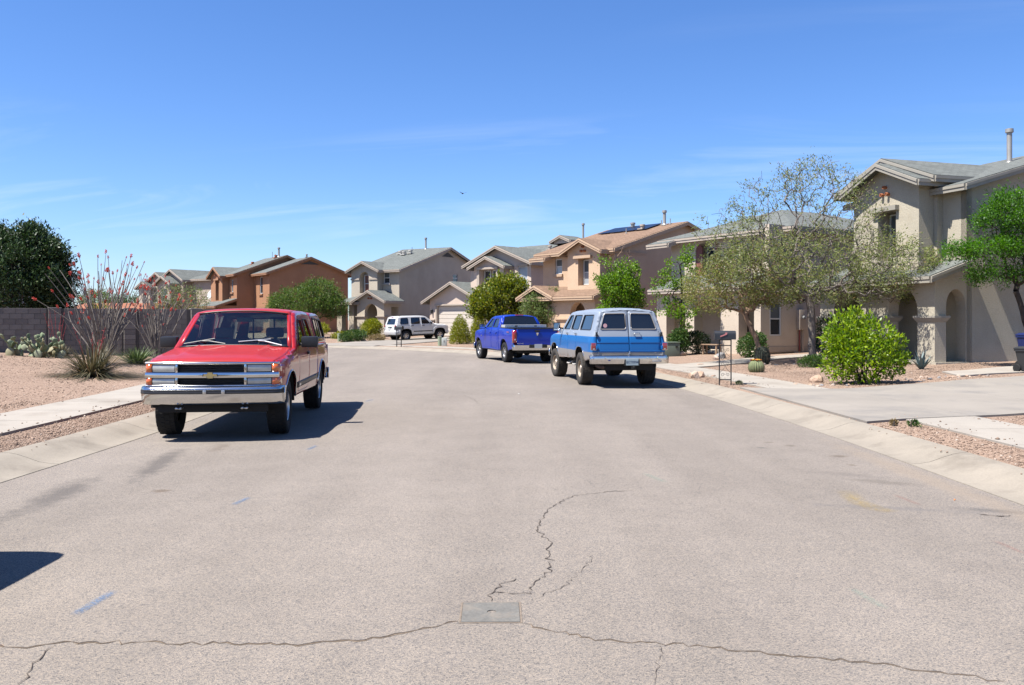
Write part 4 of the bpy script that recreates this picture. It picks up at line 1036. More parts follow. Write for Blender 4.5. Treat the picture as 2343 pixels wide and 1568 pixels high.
M_REDLENS = mat('red_lens', (0.38, 0.01, 0.012), 0.12, spec=0.8, coat=1.0)
M_PLATE = mat('plate_white', (0.68, 0.70, 0.70), 0.5)
M_PLATE_TXT = mat('plate_text', (0.02, 0.03, 0.10), 0.6)

def lettering(txt, size, M, m, parent, name='lettering', sx=1.0):
    cu = bpy.data.curves.new(name, 'FONT'); cu.body = txt; cu.size = size; cu.align_x = 'CENTER'; cu.align_y = 'CENTER'; cu.extrude = 0.0008; cu.resolution_u = 2
    o = bpy.data.objects.new(name, cu); COL.objects.link(o); bpy.context.view_layer.update(); dg = bpy.context.evaluated_depsgraph_get(); me = bpy.data.meshes.new_from_object(o.evaluated_get(dg)); bpy.data.objects.remove(o); bpy.data.curves.remove(cu)
    me.materials.clear(); o = link_mesh(name, me, m, parent); o.matrix_local = M @ Matrix.Diagonal((sx, 1, 1, 1))
    return o

class Vehicle:
    def __init__(s, name, label, cat, loc, fwd, Y0, wfun, edges, r=0.05, pitch=0.0):
        s.o = empty(name, loc, math.atan2(-fwd[0], fwd[1]), label, cat); s.o.rotation_euler.x = pitch
        s.Y0 = Y0; s.wf = wfun; s.r = r
        s.edges = [np.array([(p[0], p[1]) for p in e], float) for e in edges]
    def curl(s, P2):
        P2 = np.atleast_2d(P2); d = np.full(len(P2), 9.0)
        for E in s.edges:
            A = E[:-1]; B = E[1:]; AB = B-A; L2 = (AB**2).sum(1)+1e-12
            t = np.clip(((P2[:, None]-A[None])*AB[None]).sum(-1)/L2[None], 0, 1); q = A[None]+t[..., None]*AB[None]
            d = np.minimum(d, np.sqrt(((P2[:, None]-q)**2).sum(-1)).min(1))
        k = np.clip((s.r-d)/s.r, 0, 1); return s.r*(1-np.sqrt(np.maximum(0, 1-k*k)))
    def W(s, u, z): return s.wf(u, z) - float(s.curl([(u, z)])[0])
    def pt(s, u, x, z): return Vector((x, s.Y0-u, z))
    def side_panel(s, name, outer, holes, m, du=0.06, dv=0.045, off=0.0, parent=None, sides=(1, -1), thick=0.018, smooth=35):
        res = []
        bm = grid_plate(outer, holes, du, dv); P2 = np.array([(v.co.x, v.co.y) for v in bm.verts]); cu = s.curl(P2)
        xs = [s.wf(p[0], p[1]) - c + off for p, c in zip(P2, cu)]; bm.verts.index_update()
        faces = [[v.index for v in f.verts] for f in bm.faces]; bm.free()
        for sg in sides:
            V = [(sg*x, s.Y0-p[0], p[1]) for p, x in zip(P2, xs)]
            me = bpy.data.meshes.new(name); me.from_pydata(V, [], faces); b2 = bmesh.new(); b2.from_mesh(me)
            bmesh.ops.recalc_face_normals(b2, faces=b2.faces[:])
            if sum(f.normal.x*f.calc_area() for f in b2.faces)*sg < 0: bmesh.ops.reverse_faces(b2, faces=b2.faces[:])
            b2.to_mesh(me); b2.free(); o = link_mesh(name, me, m, parent or s.o, smooth)
            if thick:
                md = o.modifiers.new('thickness', 'SOLIDIFY'); md.thickness = thick; md.offset = -1
            res.append(o)
        return res
    def side_glass(s, name, poly, m, parent=None, inset_x=0.012, sides=(1, -1)):
        return s.side_panel(name, poly, [], m, 0.12, 0.08, -inset_x, parent, sides, thick=0)
    def trim_line(s, name, poly, m, rad=0.009, closed=True, off=0.004, parent=None, sides=(1, -1)):
        out = []
        for sg in sides:
            pts = [s.pt(u, sg*(s.W(u, z)+off), z) for u, z in poly]
            if closed: pts.append(pts[0])
            mb = MB(); mb.tube(pts, rad, 6); out.append(mb.build(name, m, parent or s.o, smooth=True))
        return out
    def strip(s, name, path, m, t0=-1.0, t1=1.0, cols=17, parent=None, thick=0.015, smooth=40, lift=0.0, dome=None):
        """transverse surface: path of (u, z, crown, bow)"""
        rows = []; nrm_out = 0
        for u, z, cr, bw in path:
            w = s.W(u, z); row = []
            for k in range(cols):
                t = t0 + (t1-t0)*k/(cols-1); c = 1-abs(t)**2.4
                zz = z + cr*c + lift + (dome(u, t) if dome else 0); row.append((w*t, s.Y0-(u - bw*(1-t*t)), zz))
            rows.append(row)
        mb = MB(); mb.grid(rows); o = mb.build(name, m, parent or s.o, smooth, recalc=False)
        me = o.data; nz = sum(p.normal.z*p.area - 0.3*p.normal.y*p.area*0 for p in me.polygons)
        if nz < 0: me.flip_normals()
        if thick:
            md = o.modifiers.new('thickness', 'SOLIDIFY'); md.thickness = thick; md.offset = -1
        return o
    def cross_panel(s, name, outer, holes, ufun, m, du=0.08, dv=0.06, parent=None, rear=True, thick=0.018, off=0.0):
        """panel in the (x,z) plane wrapped on u=ufun(x,z)"""
        bm = grid_plate(outer, holes, du, dv)
        for v in bm.verts:
            x, z = v.co.x, v.co.y; v.co = s.pt(ufun(x, z) + (off if rear else -off), x, z)
        bmesh.ops.recalc_face_normals(bm, faces=bm.faces[:])
        if (sum(f.normal.y*f.calc_area() for f in bm.faces) > 0) == rear: bmesh.ops.reverse_faces(bm, faces=bm.faces[:])
        me = bpy.data.meshes.new(name); bm.to_mesh(me); bm.free(); o = link_mesh(name, me, m, parent or s.o, 35)
        if thick:
            md = o.modifiers.new('thickness', 'SOLIDIFY'); md.thickness = thick; md.offset = -1
        return o
    def box(s, name, u0, u1, x0, x1, z0, z1, m, parent=None, b=0.01):
        mb = MB(); mb.bbox(((x0+x1)/2, s.Y0-(u0+u1)/2, (z0+z1)/2), (abs(x1-x0)/2, abs(u1-u0)/2, abs(z1-z0)/2), b); return mb.build(name, m, parent or s.o, smooth=40)
    def bumper(s, name, prof, half, m, bow=0.1, wrap=0.25, rear=False, n=25, parent=None, x0=None, x1=None):
        """prof (du, z): sweep across the width, du outward from the reference u"""
        rows = []
        for k in range(n):
            t = -1+2*k/(n-1); 
            if x0 is not None: t = (x0+(x1-x0)*k/(n-1))/half
            x = half*t; back = bow*abs(t)**2.2 + wrap*max(0, abs(t)-0.9)**2*60*0.18
            rows.append([s.pt(du + back if not rear else du - back, x, z) for du, z in prof])
        mb = MB(); mb.grid(rows); mb.add(rows[0], [tuple(range(len(prof)))]); mb.add(rows[-1], [tuple(range(len(prof)))])
        o = mb.build(name, m, parent or s.o, smooth=45); md = o.modifiers.new('thickness', 'SOLIDIFY'); md.thickness = 0.012; md.offset = 0
        return o
    def wheel(s, u, sg, R, w, xc, rim_m, tyre_m, style='slot', steer=0.0, lug=True, rimR=None):
        rr = rimR or R*0.54; root = MB(); C = Vector((0, 0, 0)); A = Vector((1, 0, 0))
        # rim dish, outboard side at +x
        root.lathe([(rr*1.03, w*0.40), (rr*0.97, w*0.43), (rr*0.93, w*0.40), (rr*0.90, w*0.16), (rr*0.9, -w*0.3)], C, A, 28)
        if style == 'slot':
            root.lathe([(rr*0.90, w*0.20), (rr*0.72, w*0.26), (rr*0.40, w*0.30), (rr*0.34, w*0.38), (rr*0.20, w*0.40), (0, w*0.41)], C, A, 28)
        else:
            nsp = 5 if style == 'spoke5' else 6
            for k in range(nsp):
                t = 2*math.pi*k/nsp; c, sn = math.cos(t), math.sin(t); d = Vector((0, c, sn)); e = Vector((0, -sn, c)); p = []
                for rad, hw, xx in ((0.0, rr*0.2, w*0.36), (rr*0.35, rr*0.17, w*0.36), (rr*0.93, rr*0.15, w*0.33)):
                    for q in (-1, 1): p.append(d*rad + e*hw*q + A*xx)
                for rad, hw, xx in ((0.0, rr*0.2, w*0.2), (rr*0.35, rr*0.17, w*0.2), (rr*0.93, rr*0.15, w*0.2)):
                    for q in (-1, 1): p.append(d*rad + e*hw*q + A*xx)
                root.add(p, [(0,1,3,2),(2,3,5,4),(0,2,8,6),(2,4,10,8),(1,7,9,3),(3,9,11,5)])
            root.lathe([(rr*0.24, w*0.36), (rr*0.20, w*0.40), (0, w*0.41)], C, A, 20)
        o = root.build('wheel', rim_m, s.o, smooth=35)
        o.location = s.pt(u, sg*xc, R-0.006); o.rotation_euler = (0, 0, (math.pi if sg < 0 else 0) + steer)
        dk = MB(); dk.lathe([(0, w*0.12), (rr*0.9, w*0.12)], C, A, 24); dk.build('brake_disc', M_UNDER, o)
        if style == 'slot':
            for k in range(8):
                t = 2*math.pi*k/8; d = Vector((0, math.cos(t), math.sin(t))); mb = MB()
                mb.lathe([(0, 0.0), (rr*0.12, 0.0)], d*rr*0.66 + A*(w*0.285), A, 10); mb.build('wheel_slot', M_UNDER, o)
        ty = MB(); hw = w/2
        ty.lathe([(rr, hw*0.80), (rr*1.08, hw*0.93), (R*0.80, hw*1.04), (R*0.92, hw*0.98), (R*0.975, hw*0.86), (R*0.985, hw*0.4), (R*0.985, -hw*0.4), (R*0.975, -hw*0.86), (R*0.92, -hw*0.98), (R*0.80, -hw*1.04), (rr*1.05, -hw*0.9), (rr*0.9, -hw*0.7)], C, A, 40)
        if lug:
            nb = 34
            for k in range(nb):
                for j, xo in enumerate((-0.74, -0.26, 0.26, 0.74)):
                    t = 2*math.pi*(k + 0.5*(j % 2))/nb; d = Vector((0, math.cos(t), math.sin(t))); e = Vector((0, -math.sin(t), math.cos(t)))
                    l = math.pi*R/nb*0.72; ww = hw*0.20; r0 = R*0.97; r1 = R*(1.0 if abs(xo) < 0.5 else 0.985); c = A*(hw*xo) + e*(0.006*(-1)**k)
                    v = [c + d*r0 + e*l*a + A*ww*b for a, b in ((-1,-1),(1,-1),(1,1),(-1,1))] + [c + d*r1 + e*l*a*0.9 + A*ww*b*0.9 for a, b in ((-1,-1),(1,-1),(1,1),(-1,1))]
                    ty.add(v, [(4,5,6,7),(0,1,5,4),(1,2,6,5),(2,3,7,6),(3,0,4,7)])
        ty.build('tyre', tyre_m, o, smooth=40)
        return o
    def wells(s, us, R, zc, xo, zt=None):
        for u in us:
            for sg in (1, -1):
                mb = MB(); pr = []
                for k in range(13):
                    t = math.pi*k/12; pr.append((u + R*math.cos(t), zc + R*math.sin(t)))
                rows = [[s.pt(a, sg*x, b) for a, b in pr] for x in (xo, xo*0.45)]; mb.grid(rows)
                mb.add([s.pt(a, sg*xo*0.45, b) for a, b in pr], [tuple(range(len(pr)))]); mb.build('wheel_well', M_UNDER, s.o)
    def mirror(s, u, x, z, sg, m, w=0.12, h=0.085, d=0.06):
        o = MB(); o.bbox((sg*(x+w+0.03), s.Y0-u, z), (w, d, h), 0.025); o.tube([s.pt(u, sg*(x-0.06), z-0.05), s.pt(u, sg*(x+0.06), z-0.03)], 0.025, 6)
        mo = o.build('mirror', m, s.o, smooth=40)
        g = MB(); g.box(sg*(x+w+0.03)-w*0.85, sg*(x+w+0.03)+w*0.85, s.Y0-u-d-0.002, s.Y0-u-d-0.001, z-h*0.8, z+h*0.8); g.build('mirror_glass', mat('mirror_glass', (0.7, 0.72, 0.74), 0.02, metal=1.0), mo)
        return mo
    def plate(s, u, x, z, txt, rear=True, m=None):
        b = MB(); yy = s.Y0-u; b.bbox((x, yy, z), (0.152, 0.004, 0.077), 0.003); p = b.build('licence_plate', m or M_PLATE, s.o)
        M = Matrix.Translation((x, yy-0.0055 if rear else yy+0.0055, z-0.004)) @ Matrix.Rotation(R_(90), 4, 'X')
        if txt: lettering(txt, 0.085, M, M_PLATE_TXT, p, sx=0.9)
        return p

def lin(xs, ys):
    return lambda v: float(np.interp(v, xs, ys))

# ---------------------------------------------------------------- red pickup with camper shell
def red_pickup():
    WB = 3.6; FA = 0.90; RA = FA+WB; Y0 = FA+WB/2; L = 5.5
    zw = lin([0.4, 0.55, 0.75, 0.95, 1.1, 1.2, 1.76], [0.885, 0.905, 0.93, 0.93, 0.92, 0.90, 0.765])
    def wf(u, z): return zw(z) - 0.11*max(0, 0.75-u)**2/0.56 - 0.02*max(0, u-4.9)/0.6
    hood = [(0.13, 1.035), (0.24, 1.075), (0.45, 1.105), (0.8, 1.14), (1.15, 1.175), (1.46, 1.21)]
    pillar = [(1.46, 1.21), (1.7, 1.385), (1.95, 1.57), (2.14, 1.705)]
    roofp = [(2.14, 1.705), (2.24, 1.745), (2.45, 1.765), (3.0, 1.775), (3.5, 1.77), (3.72, 1.75), (3.80, 1.70)]
    capp = [(3.86, 1.73), (4.0, 1.76), (4.6, 1.755), (5.05, 1.74), (5.22, 1.70), (5.32, 1.62)]
    V = Vehicle('red_pickup', 'red pickup truck with chrome grille and camper shell parked at the left kerb', 'pickup truck', (-4.27, 14.32, 0.03), (0.094, -0.996), Y0, wf, [hood+pillar[1:]+roofp[1:], capp], r=0.055)
    P = mat('paint_red', (0.46, 0.012, 0.007), 0.35, coat=0.8, var=(1.2, 0.05), spec=0.25); PH = mat('paint_red_faded', (0.45, 0.024, 0.018), 0.45, coat=0.25, var=(3.5, 0.12), fine=(40, 0.06), spec=0.25)
    rk = 0.47; a1 = arch_cut(FA, 0.40, 0.50, rk, sq=2.25); a2 = arch_cut(RA, 0.40, 0.50, rk, sq=2.25)
    top = hood + pillar[1:] + roofp[1:]
    door = round_poly([(1.62, 0.53), (2.73, 0.53), (2.76, 1.2), (2.66, 1.685), (2.27, 1.685), (1.68, 1.24)], 0.06)
    win1 = round_poly([(1.84, 1.255), (2.68, 1.255), (2.60, 1.635), (2.31, 1.635)], 0.05); win2 = round_poly([(2.83, 1.255), (3.50, 1.255), (3.26, 1.64), (2.79, 1.64)], 0.06)
    cab = [(0.17, 0.60), (0.34, 0.52)] + a1 + [(3.80, rk)] + [(3.80, 1.70)] + list(reversed(top))[1:] + [(0.125, 0.80)]
    V.side_panel('cab_side', cab, [door, win2], P)
    for o in V.side_panel('door', inset(door, 0.007), [win1], P):
        sg = 1 if sum(v.co.x for v in o.data.vertices) > 0 else -1
        h = MB(); h.bbox(V.pt(2.60, sg*(wf(2.6, 1.1)+0.016), 1.09), (0.02, 0.075, 0.022), 0.008); h.build('handle', M_BLACKPL, o, smooth=40)
        V.side_glass('door_glass', win1, M_GLASS, o, sides=(sg,))
        V.trim_line('window_seal', win1, M_BLACKPL, 0.008, parent=o, sides=(sg,))
    V.side_glass('quarter_glass', win2, M_GLASS); V.trim_line('window_seal', win2, M_BLACKPL, 0.008)
    bed = [(3.83, rk)] + a2 + [(5.1, 0.52), (5.46, 0.56), (5.48, 0.8), (5.47, 1.19), (3.83, 1.20)]
    V.side_panel('bed_side', bed, [], P)
    wcap = round_poly([(4.02, 1.30), (5.24, 1.29), (5.12, 1.62), (4.02, 1.66)], 0.05)
    V.side_panel('camper_shell_side', [(3.86, 1.215), (5.45, 1.205)] + list(reversed(capp)), [wcap], P)
    V.side_glass('camper_window', wcap, M_TINT); V.trim_line('window_seal', wcap, M_BLACKPL, 0.014)
    for x in (4.62,): V.trim_line('window_divider', [(x, 1.31), (x, 1.63)], M_BLACKPL, 0.010, closed=False)
    # hood with two raised creases
    def dome(u, t): return 0.012*max(0, 1-abs(abs(t)-0.62)/0.06) * min(1, max(0, (u-0.3)/0.4)) + (0.012 if abs(t) < 0.62 else 0)*min(1, max(0, (u-0.2)/0.4))
    hp = []
    for a, b in zip(hood, hood[1:]):
        for k in range(4): t = k/4; hp.append((a[0]+(b[0]-a[0])*t, a[1]+(b[1]-a[1])*t))
    hp.append(hood[-1])
    V.strip('hood', [(u, z, 0.035, 0.075*max(0, 1-(u-0.13)/1.33)+0.02) for u, z in hp], PH, cols=41, dome=dome)
    gp = [(u, z, 0.035+0.02*(i/3), 0.02+0.07*i/3*0+0.04) for i, (u, z) in enumerate(pillar)]
    V.strip('windscreen', gp, M_GLASS, -0.925, 0.925, 21, thick=0)
    for a, b in ((-1, -0.92), (0.92, 1)): V.strip('windscreen_pillar', gp, P, a, b, 3)
    seal = MB(); 
    for z_i in (0, -1):
        u, z, cr, bw = gp[z_i]; seal.tube([Vector((V.W(u, z)*t, V.Y0-(u-bw*(1-t*t)), z+cr*(1-abs(t)**2.4)+0.004)) for t in np.linspace(-0.94, 0.94, 15)], 0.014, 6)
    seal.build('windscreen_seal', M_BLACKPL, V.o, smooth=True)
    V.strip('roof', [(u, z, 0.045, 0.04*max(0, 1-(u-2.14)/0.8)) for u, z in roofp], PH, cols=21)
    V.strip('camper_shell_roof', [(u, z, 0.04, 0.0) for u, z in capp], P, cols=21)
    zfull = lin([1.2, 1.76], [0.86, 0.66])
    rw = round_poly([(-0.60, 1.27), (0.60, 1.27), (0.55, 1.64), (-0.55, 1.64)], 0.06)
    V.cross_panel('cab_rear', [(-0.87, 0.6), (0.87, 0.6), (0.86, 1.2), (0.68, 1.70), (0.5, 1.735), (-0.5, 1.735), (-0.68, 1.70), (-0.86, 1.2)], [rw], lambda x, z: 3.80, P)
    V.cross_panel('rear_glass', rw, [], lambda x, z: 3.79, M_GLASS, thick=0)
    for x in (-0.18, 0.18): V.box('rear_glass_bar', 3.775, 3.80, x-0.012, x+0.012, 1.27, 1.64, M_BLACKPL, b=0.003)
    for u, nm in ((3.87, 'camper_front'), (5.38, 'camper_hatch')):
        fr = [(-0.85, 1.2), (0.85, 1.2), (0.69, 1.66), (0.5, 1.73), (-0.5, 1.73), (-0.69, 1.66)]
        o = V.cross_panel(nm, fr, [rw], (lambda uu: lambda x, z: uu + (0.08*(1.2-z) if uu > 5 else 0))(u), P)
        V.cross_panel('hatch_glass', rw, [], (lambda uu: lambda x, z: uu + (0.08*(1.2-z) if uu > 5 else 0))(u), M_GLASS, parent=o, thick=0)
    V.cross_panel('tailgate', [(-0.84, 0.58), (0.84, 0.58), (0.86, 1.2), (-0.86, 1.2)], [], lambda x, z: 5.47, P)
    V.bumper('rear_bumper', [(5.52, 0.70), (5.58, 0.69), (5.60, 0.60), (5.56, 0.50), (5.50, 0.50)], 0.93, M_CHROME, 0.05, 0.1, rear=True)
    for sg in (1, -1): V.box('tail_lamp', 5.45, 5.50, sg*0.86, sg*0.915, 0.78, 1.15, M_REDLENS)
    # front: grille shell, lamps, bars
    gu = 0.13; front = lambda x: 0.02 + 0.11*(abs(x)/0.88)**2.2
    V.cross_panel('grille', [(-0.87, 0.735), (0.87, 0.735), (0.87, 1.045), (-0.87, 1.045)], [], lambda x, z: front(x)+0.06, mat('grille_black', (0.008, 0.008, 0.009), 0.5), rear=False)
    gr = V.o
    def xbar(name, z0, z1, x0, x1, m, out=0.0, dep=0.05, parent=None, n=15):
        rows = []
        for k in range(n):
            x = x0+(x1-x0)*k/(n-1); f = front(x)-out; zm = (z0+z1)/2
            rows.append([V.pt(f+dep, x, z1), V.pt(f+0.006, x, z1), V.pt(f, x, z1-(z1-z0)*0.2), V.pt(f-0.004, x, zm), V.pt(f, x, z0+(z1-z0)*0.2), V.pt(f+0.006, x, z0), V.pt(f+dep, x, z0)])
        mb = MB(); mb.grid(rows); mb.add(rows[0], [tuple(range(7))]); mb.add(rows[-1], [tuple(range(7))]); return mb.build(name, m, parent or V.o, smooth=40)
    xbar('grille_bar', 1.030, 1.060, -0.875, 0.875, M_CHROME); mid = xbar('grille_bar', 0.852, 0.920, -0.875, 0.875, M_CHROME, 0.012); xbar('grille_bar', 0.735, 0.757, -0.875, 0.875, M_CHROME)
    for sg in (1, -1):
        for za, zb in ((0.757, 0.852), (0.920, 1.03)): V.box('grille_post', front(0.45)-0.002, front(0.45)+0.06, sg*0.432, sg*0.462, za, zb, M_CHROME, b=0.004)
        for k, (za, zb) in enumerate(((0.928, 1.024), (0.762, 0.846))):
            xbar('headlight_bezel', za-0.006, zb+0.006, sg*0.464, sg*0.80, M_BLACKPL, -0.018, 0.02); xbar('headlight' if k == 0 else 'parking_lamp', za+0.004, zb-0.004, sg*0.475, sg*0.775, M_LAMP, -0.006, 0.03)
            rows = []
            for x, uu in ((0.785, front(0.785)+0.006), (0.83, front(0.83)+0.004), (0.858, front(0.858)+0.012), (0.872, 0.19), (0.885, 0.26)): rows.append([V.pt(uu, sg*x, za-0.004), V.pt(uu, sg*x, zb+0.004)])
            mb = MB(); mb.grid(rows); o = mb.build('side_marker', M_AMBER, V.o, smooth=60); md = o.modifiers.new('t', 'SOLIDIFY'); md.thickness = 0.02; md.offset = 0
    for za, zb in ((0.757, 0.852), (0.920, 1.03)):
        for k in range(1, 4): z = za+(zb-za)*k/4; xbar('grille_slat', z-0.004, z+0.004, -0.43, 0.43, mat('slat_dark_chrome', (0.10, 0.10, 0.11), 0.25, metal=0.8), -0.03, 0.02)
    # bow-tie badge
    bt = [(-0.10, -0.012), (-0.04, -0.012), (-0.034, -0.038), (0.034, -0.038), (0.046, -0.012), (0.10, -0.012), (0.088, 0.014), (0.04, 0.014), (0.034, 0.038), (-0.028, 0.038), (-0.034, 0.014), (-0.088, 0.014)]
    mb = MB(); mb.prism([(a*0.93, b) for a, b in bt], V.pt(front(0)-0.026, 0, 0.886), (1,0,0), (0,0,1), (0, 0.006, 0)); bd = mb.build('badge', mat('badge_gold', (0.52, 0.40, 0.18), 0.35, metal=0.8), mid)
    mb = MB(); mb.prism([(a*1.06, b*1.18) for a, b in bt], V.pt(front(0)-0.0205, 0, 0.886), (1,0,0), (0,0,1), (0, 0.004, 0)); mb.build('badge_rim', M_CHROME, mid)
    # front bumper
    V.bumper('front_bumper', [(0.16, 0.728), (0.04, 0.728), (0.012, 0.715), (0.0, 0.69), (0.0, 0.64), (0.004, 0.60), (0.025, 0.54), (0.06, 0.497), (0.10, 0.492)], 0.935, M_CHROME, 0.09, 0.7)
    V.bumper('bumper_strip', [(-0.002, 0.690), (-0.016, 0.684), (-0.012, 0.668), (-0.016, 0.66), (-0.016, 0.647), (-0.002, 0.640)], 0.937, M_BLACKPL, 0.09, 0.7)
    for x in (-0.17, 0.07): V.box('plate_clip', front(x)-0.05, front(x)-0.018, x-0.022, x+0.022, 0.640, 0.688, M_ALLOY, b=0.003)
    V.box('air_dam', 0.16, 0.2, -0.72, 0.72, 0.38, 0.50, M_UNDER)
    for sg in (1, -1):
        mb = MB(); mb.tube([V.pt(0.2, sg*0.46, 0.44), V.pt(0.06, sg*0.46, 0.44), V.pt(0.05, sg*0.40, 0.44), V.pt(0.2, sg*0.40, 0.44)], 0.014, 6); mb.build('tow_hook', M_ALLOY, V.o, smooth=True)
    # trims
    for uu, ar in ((FA, a1), (RA, a2)): V.trim_line('arch_trim', [(p[0], p[1]) for p in ar], M_CHROME, 0.013, closed=False, off=0.002)
    for u0, u1 in ((1.42, 3.79), (3.85, 3.98), (5.02, 5.44)):
        for o in V.side_panel('side_moulding', [(u0, 0.60), (u1, 0.60), (u1, 0.685), (u0, 0.685)], [], M_BLACKPL, 0.2, 0.04, 0.010, thick=0.012): pass
    for sg in (1, -1):
        mb = MB(); mb.box(sg*0.941, sg*0.944, V.Y0-1.72, V.Y0-1.56, 0.625, 0.66); mb.build('side_badge', M_ALLOY, V.o)
    for sg in (1, -1): V.mirror(1.86, 0.90, 1.285, sg, M_BLACKPL, 0.125, 0.085, 0.075)
    # wipers
    for x0, x1, m in ((0.62, 0.12, M_BLACKPL), (-0.18, -0.70, M_ALLOY)):
        def gpt(x, f): 
            u = pillar[0][0]+(pillar[-1][0]-pillar[0][0])*f; z = 1.21+0.495*f; t = x/0.82; return V.pt(u-0.04*(1-t*t)-0.02, x, z+0.04*(1-abs(t)**2.4)+0.02)
        mb = MB(); mb.tube([gpt(x1, 0.0), gpt((x0+x1)/2, 0.09), gpt((x0+x1)/2+0.1, 0.10)], 0.011, 6); mb.tube([gpt(x0+0.12, 0.06), gpt(x1+0.18, 0.16)], 0.008, 5); mb.build('wiper', m, V.o)
    # inside
    V.box('dashboard', 1.62, 2.05, -0.78, 0.78, 1.0, 1.235, mat('dash_grey_green', (0.42, 0.47, 0.43), 0.7), b=0.05)
    V.box('floor_pan', 1.5, 3.75, -0.84, 0.84, 0.5, 0.62, M_UNDER)
    for x in (-0.40, 0.40):
        V.box('seat', 2.45, 2.66, x-0.27, x+0.27, 0.75, 1.32, mat('seat_dark_red', (0.12, 0.08, 0.085), 0.9), b=0.06); V.box('headrest', 2.52, 2.64, x-0.14, x+0.14, 1.34, 1.50, MATS['seat_dark_red'], b=0.04)
        V.box('seat_base', 2.1, 2.6, x-0.27, x+0.27, 0.62, 0.85, MATS['seat_dark_red'], b=0.06)
    mb = MB(); ring = [V.pt(2.12+0.06*math.sin(t), -0.40+0.185*math.cos(t), 1.2+0.16*math.sin(t)) for t in np.linspace(0, 2*math.pi, 22)]; mb.tube(ring, 0.014, 6); mb.build('steering_wheel', M_BLACKPL, V.o, smooth=True)
    V.box('interior_mirror', 2.16, 2.19, -0.12, 0.12, 1.595, 1.665, M_BLACKPL, b=0.01)
    V.box('chassis', 0.35, 5.3, -0.62, 0.62, 0.36, 0.56, M_UNDER)
    V.box('engine_block', 0.2, 1.45, -0.6, 0.6, 0.5, 1.0, M_UNDER); V.box('bed_floor', 3.85, 5.42, -0.84, 0.84, 0.62, 0.70, M_UNDER)
    mb = MB(); mb.tube([V.pt(FA, -0.7, 0.38), V.pt(FA, 0.7, 0.38)], 0.06, 8); mb.build('axle', M_UNDER, V.o); mb = MB(); mb.tube([V.pt(RA, -0.7, 0.38), V.pt(RA, 0.7, 0.38)], 0.07, 8); mb.build('axle', M_UNDER, V.o)
    V.wells((FA, RA), 0.49, 0.42, 0.89)
    for sg in (1, -1):
        V.wheel(FA, sg, 0.395, 0.265, 0.755, M_ALLOY, M_RUBBER, 'spoke5', 0.04); V.wheel(RA, sg, 0.395, 0.265, 0.755, M_ALLOY, M_RUBBER, 'spoke5')
    return V
red_pickup()

# ---------------------------------------------------------------- blue and silver wagon
def two_tone():
    m = mat('paint_two_tone', (0.44, 0.46, 0.49), 0.42, coat=0.2, spec=0.25); t = m.node_tree; b = t.nodes['Principled BSDF']
    tc = _n(t, 'ShaderNodeTexCoord'); sep = _n(t, 'ShaderNodeSeparateXYZ'); t.links.new(tc.outputs['Object'], sep.inputs[0])
    cr = _n(t, 'ShaderNodeValToRGB'); cr.color_ramp.interpolation = 'CONSTANT'; el = cr.color_ramp.elements
    el[0].position = 0; el[0].color = (0.21, 0.20, 0.19, 1); el[1].position = 0.845/2; el[1].color = (0.006, 0.095, 0.29, 1); e = el.new(1.225/2); e.color = (0.190, 0.220, 0.265, 1)
    dv = _n(t, 'ShaderNodeMath', operation='DIVIDE'); dv.inputs[1].default_value = 2.0; t.links.new(sep.outputs[2], dv.inputs[0]); t.links.new(dv.outputs[0], cr.inputs[0])
    # road dust and rust creeping up from the sills
    ns = _n(t, 'ShaderNodeTexNoise', Scale=5.0, Detail=7.0, Roughness=0.7); t.links.new(tc.outputs['Object'], ns.inputs['Vector'])
    ad = _n(t, 'ShaderNodeMath', operation='MULTIPLY_ADD'); t.links.new(ns.outputs['Fac'], ad.inputs[0]); ad.inputs[1].default_value = -0.55; t.links.new(sep.outputs[2], ad.inputs[2])
    mr = _n(t, 'ShaderNodeMapRange'); t.links.new(ad.outputs[0], mr.inputs['Value']); mr.inputs['From Min'].default_value = 0.46; mr.inputs['From Max'].default_value = 0.30; mr.inputs['To Min'].default_value = 0.0; mr.inputs['To Max'].default_value = 0.75
    mx = _n(t, 'ShaderNodeMix'); mx.data_type = 'RGBA'; t.links.new(mr.outputs[0], mx.inputs['Factor']); t.links.new(cr.outputs[0], mx.inputs[6]); mx.inputs[7].default_value = (0.17, 0.11, 0.07, 1)
    t.links.new(mx.outputs[2], b.inputs['Base Color']); return m
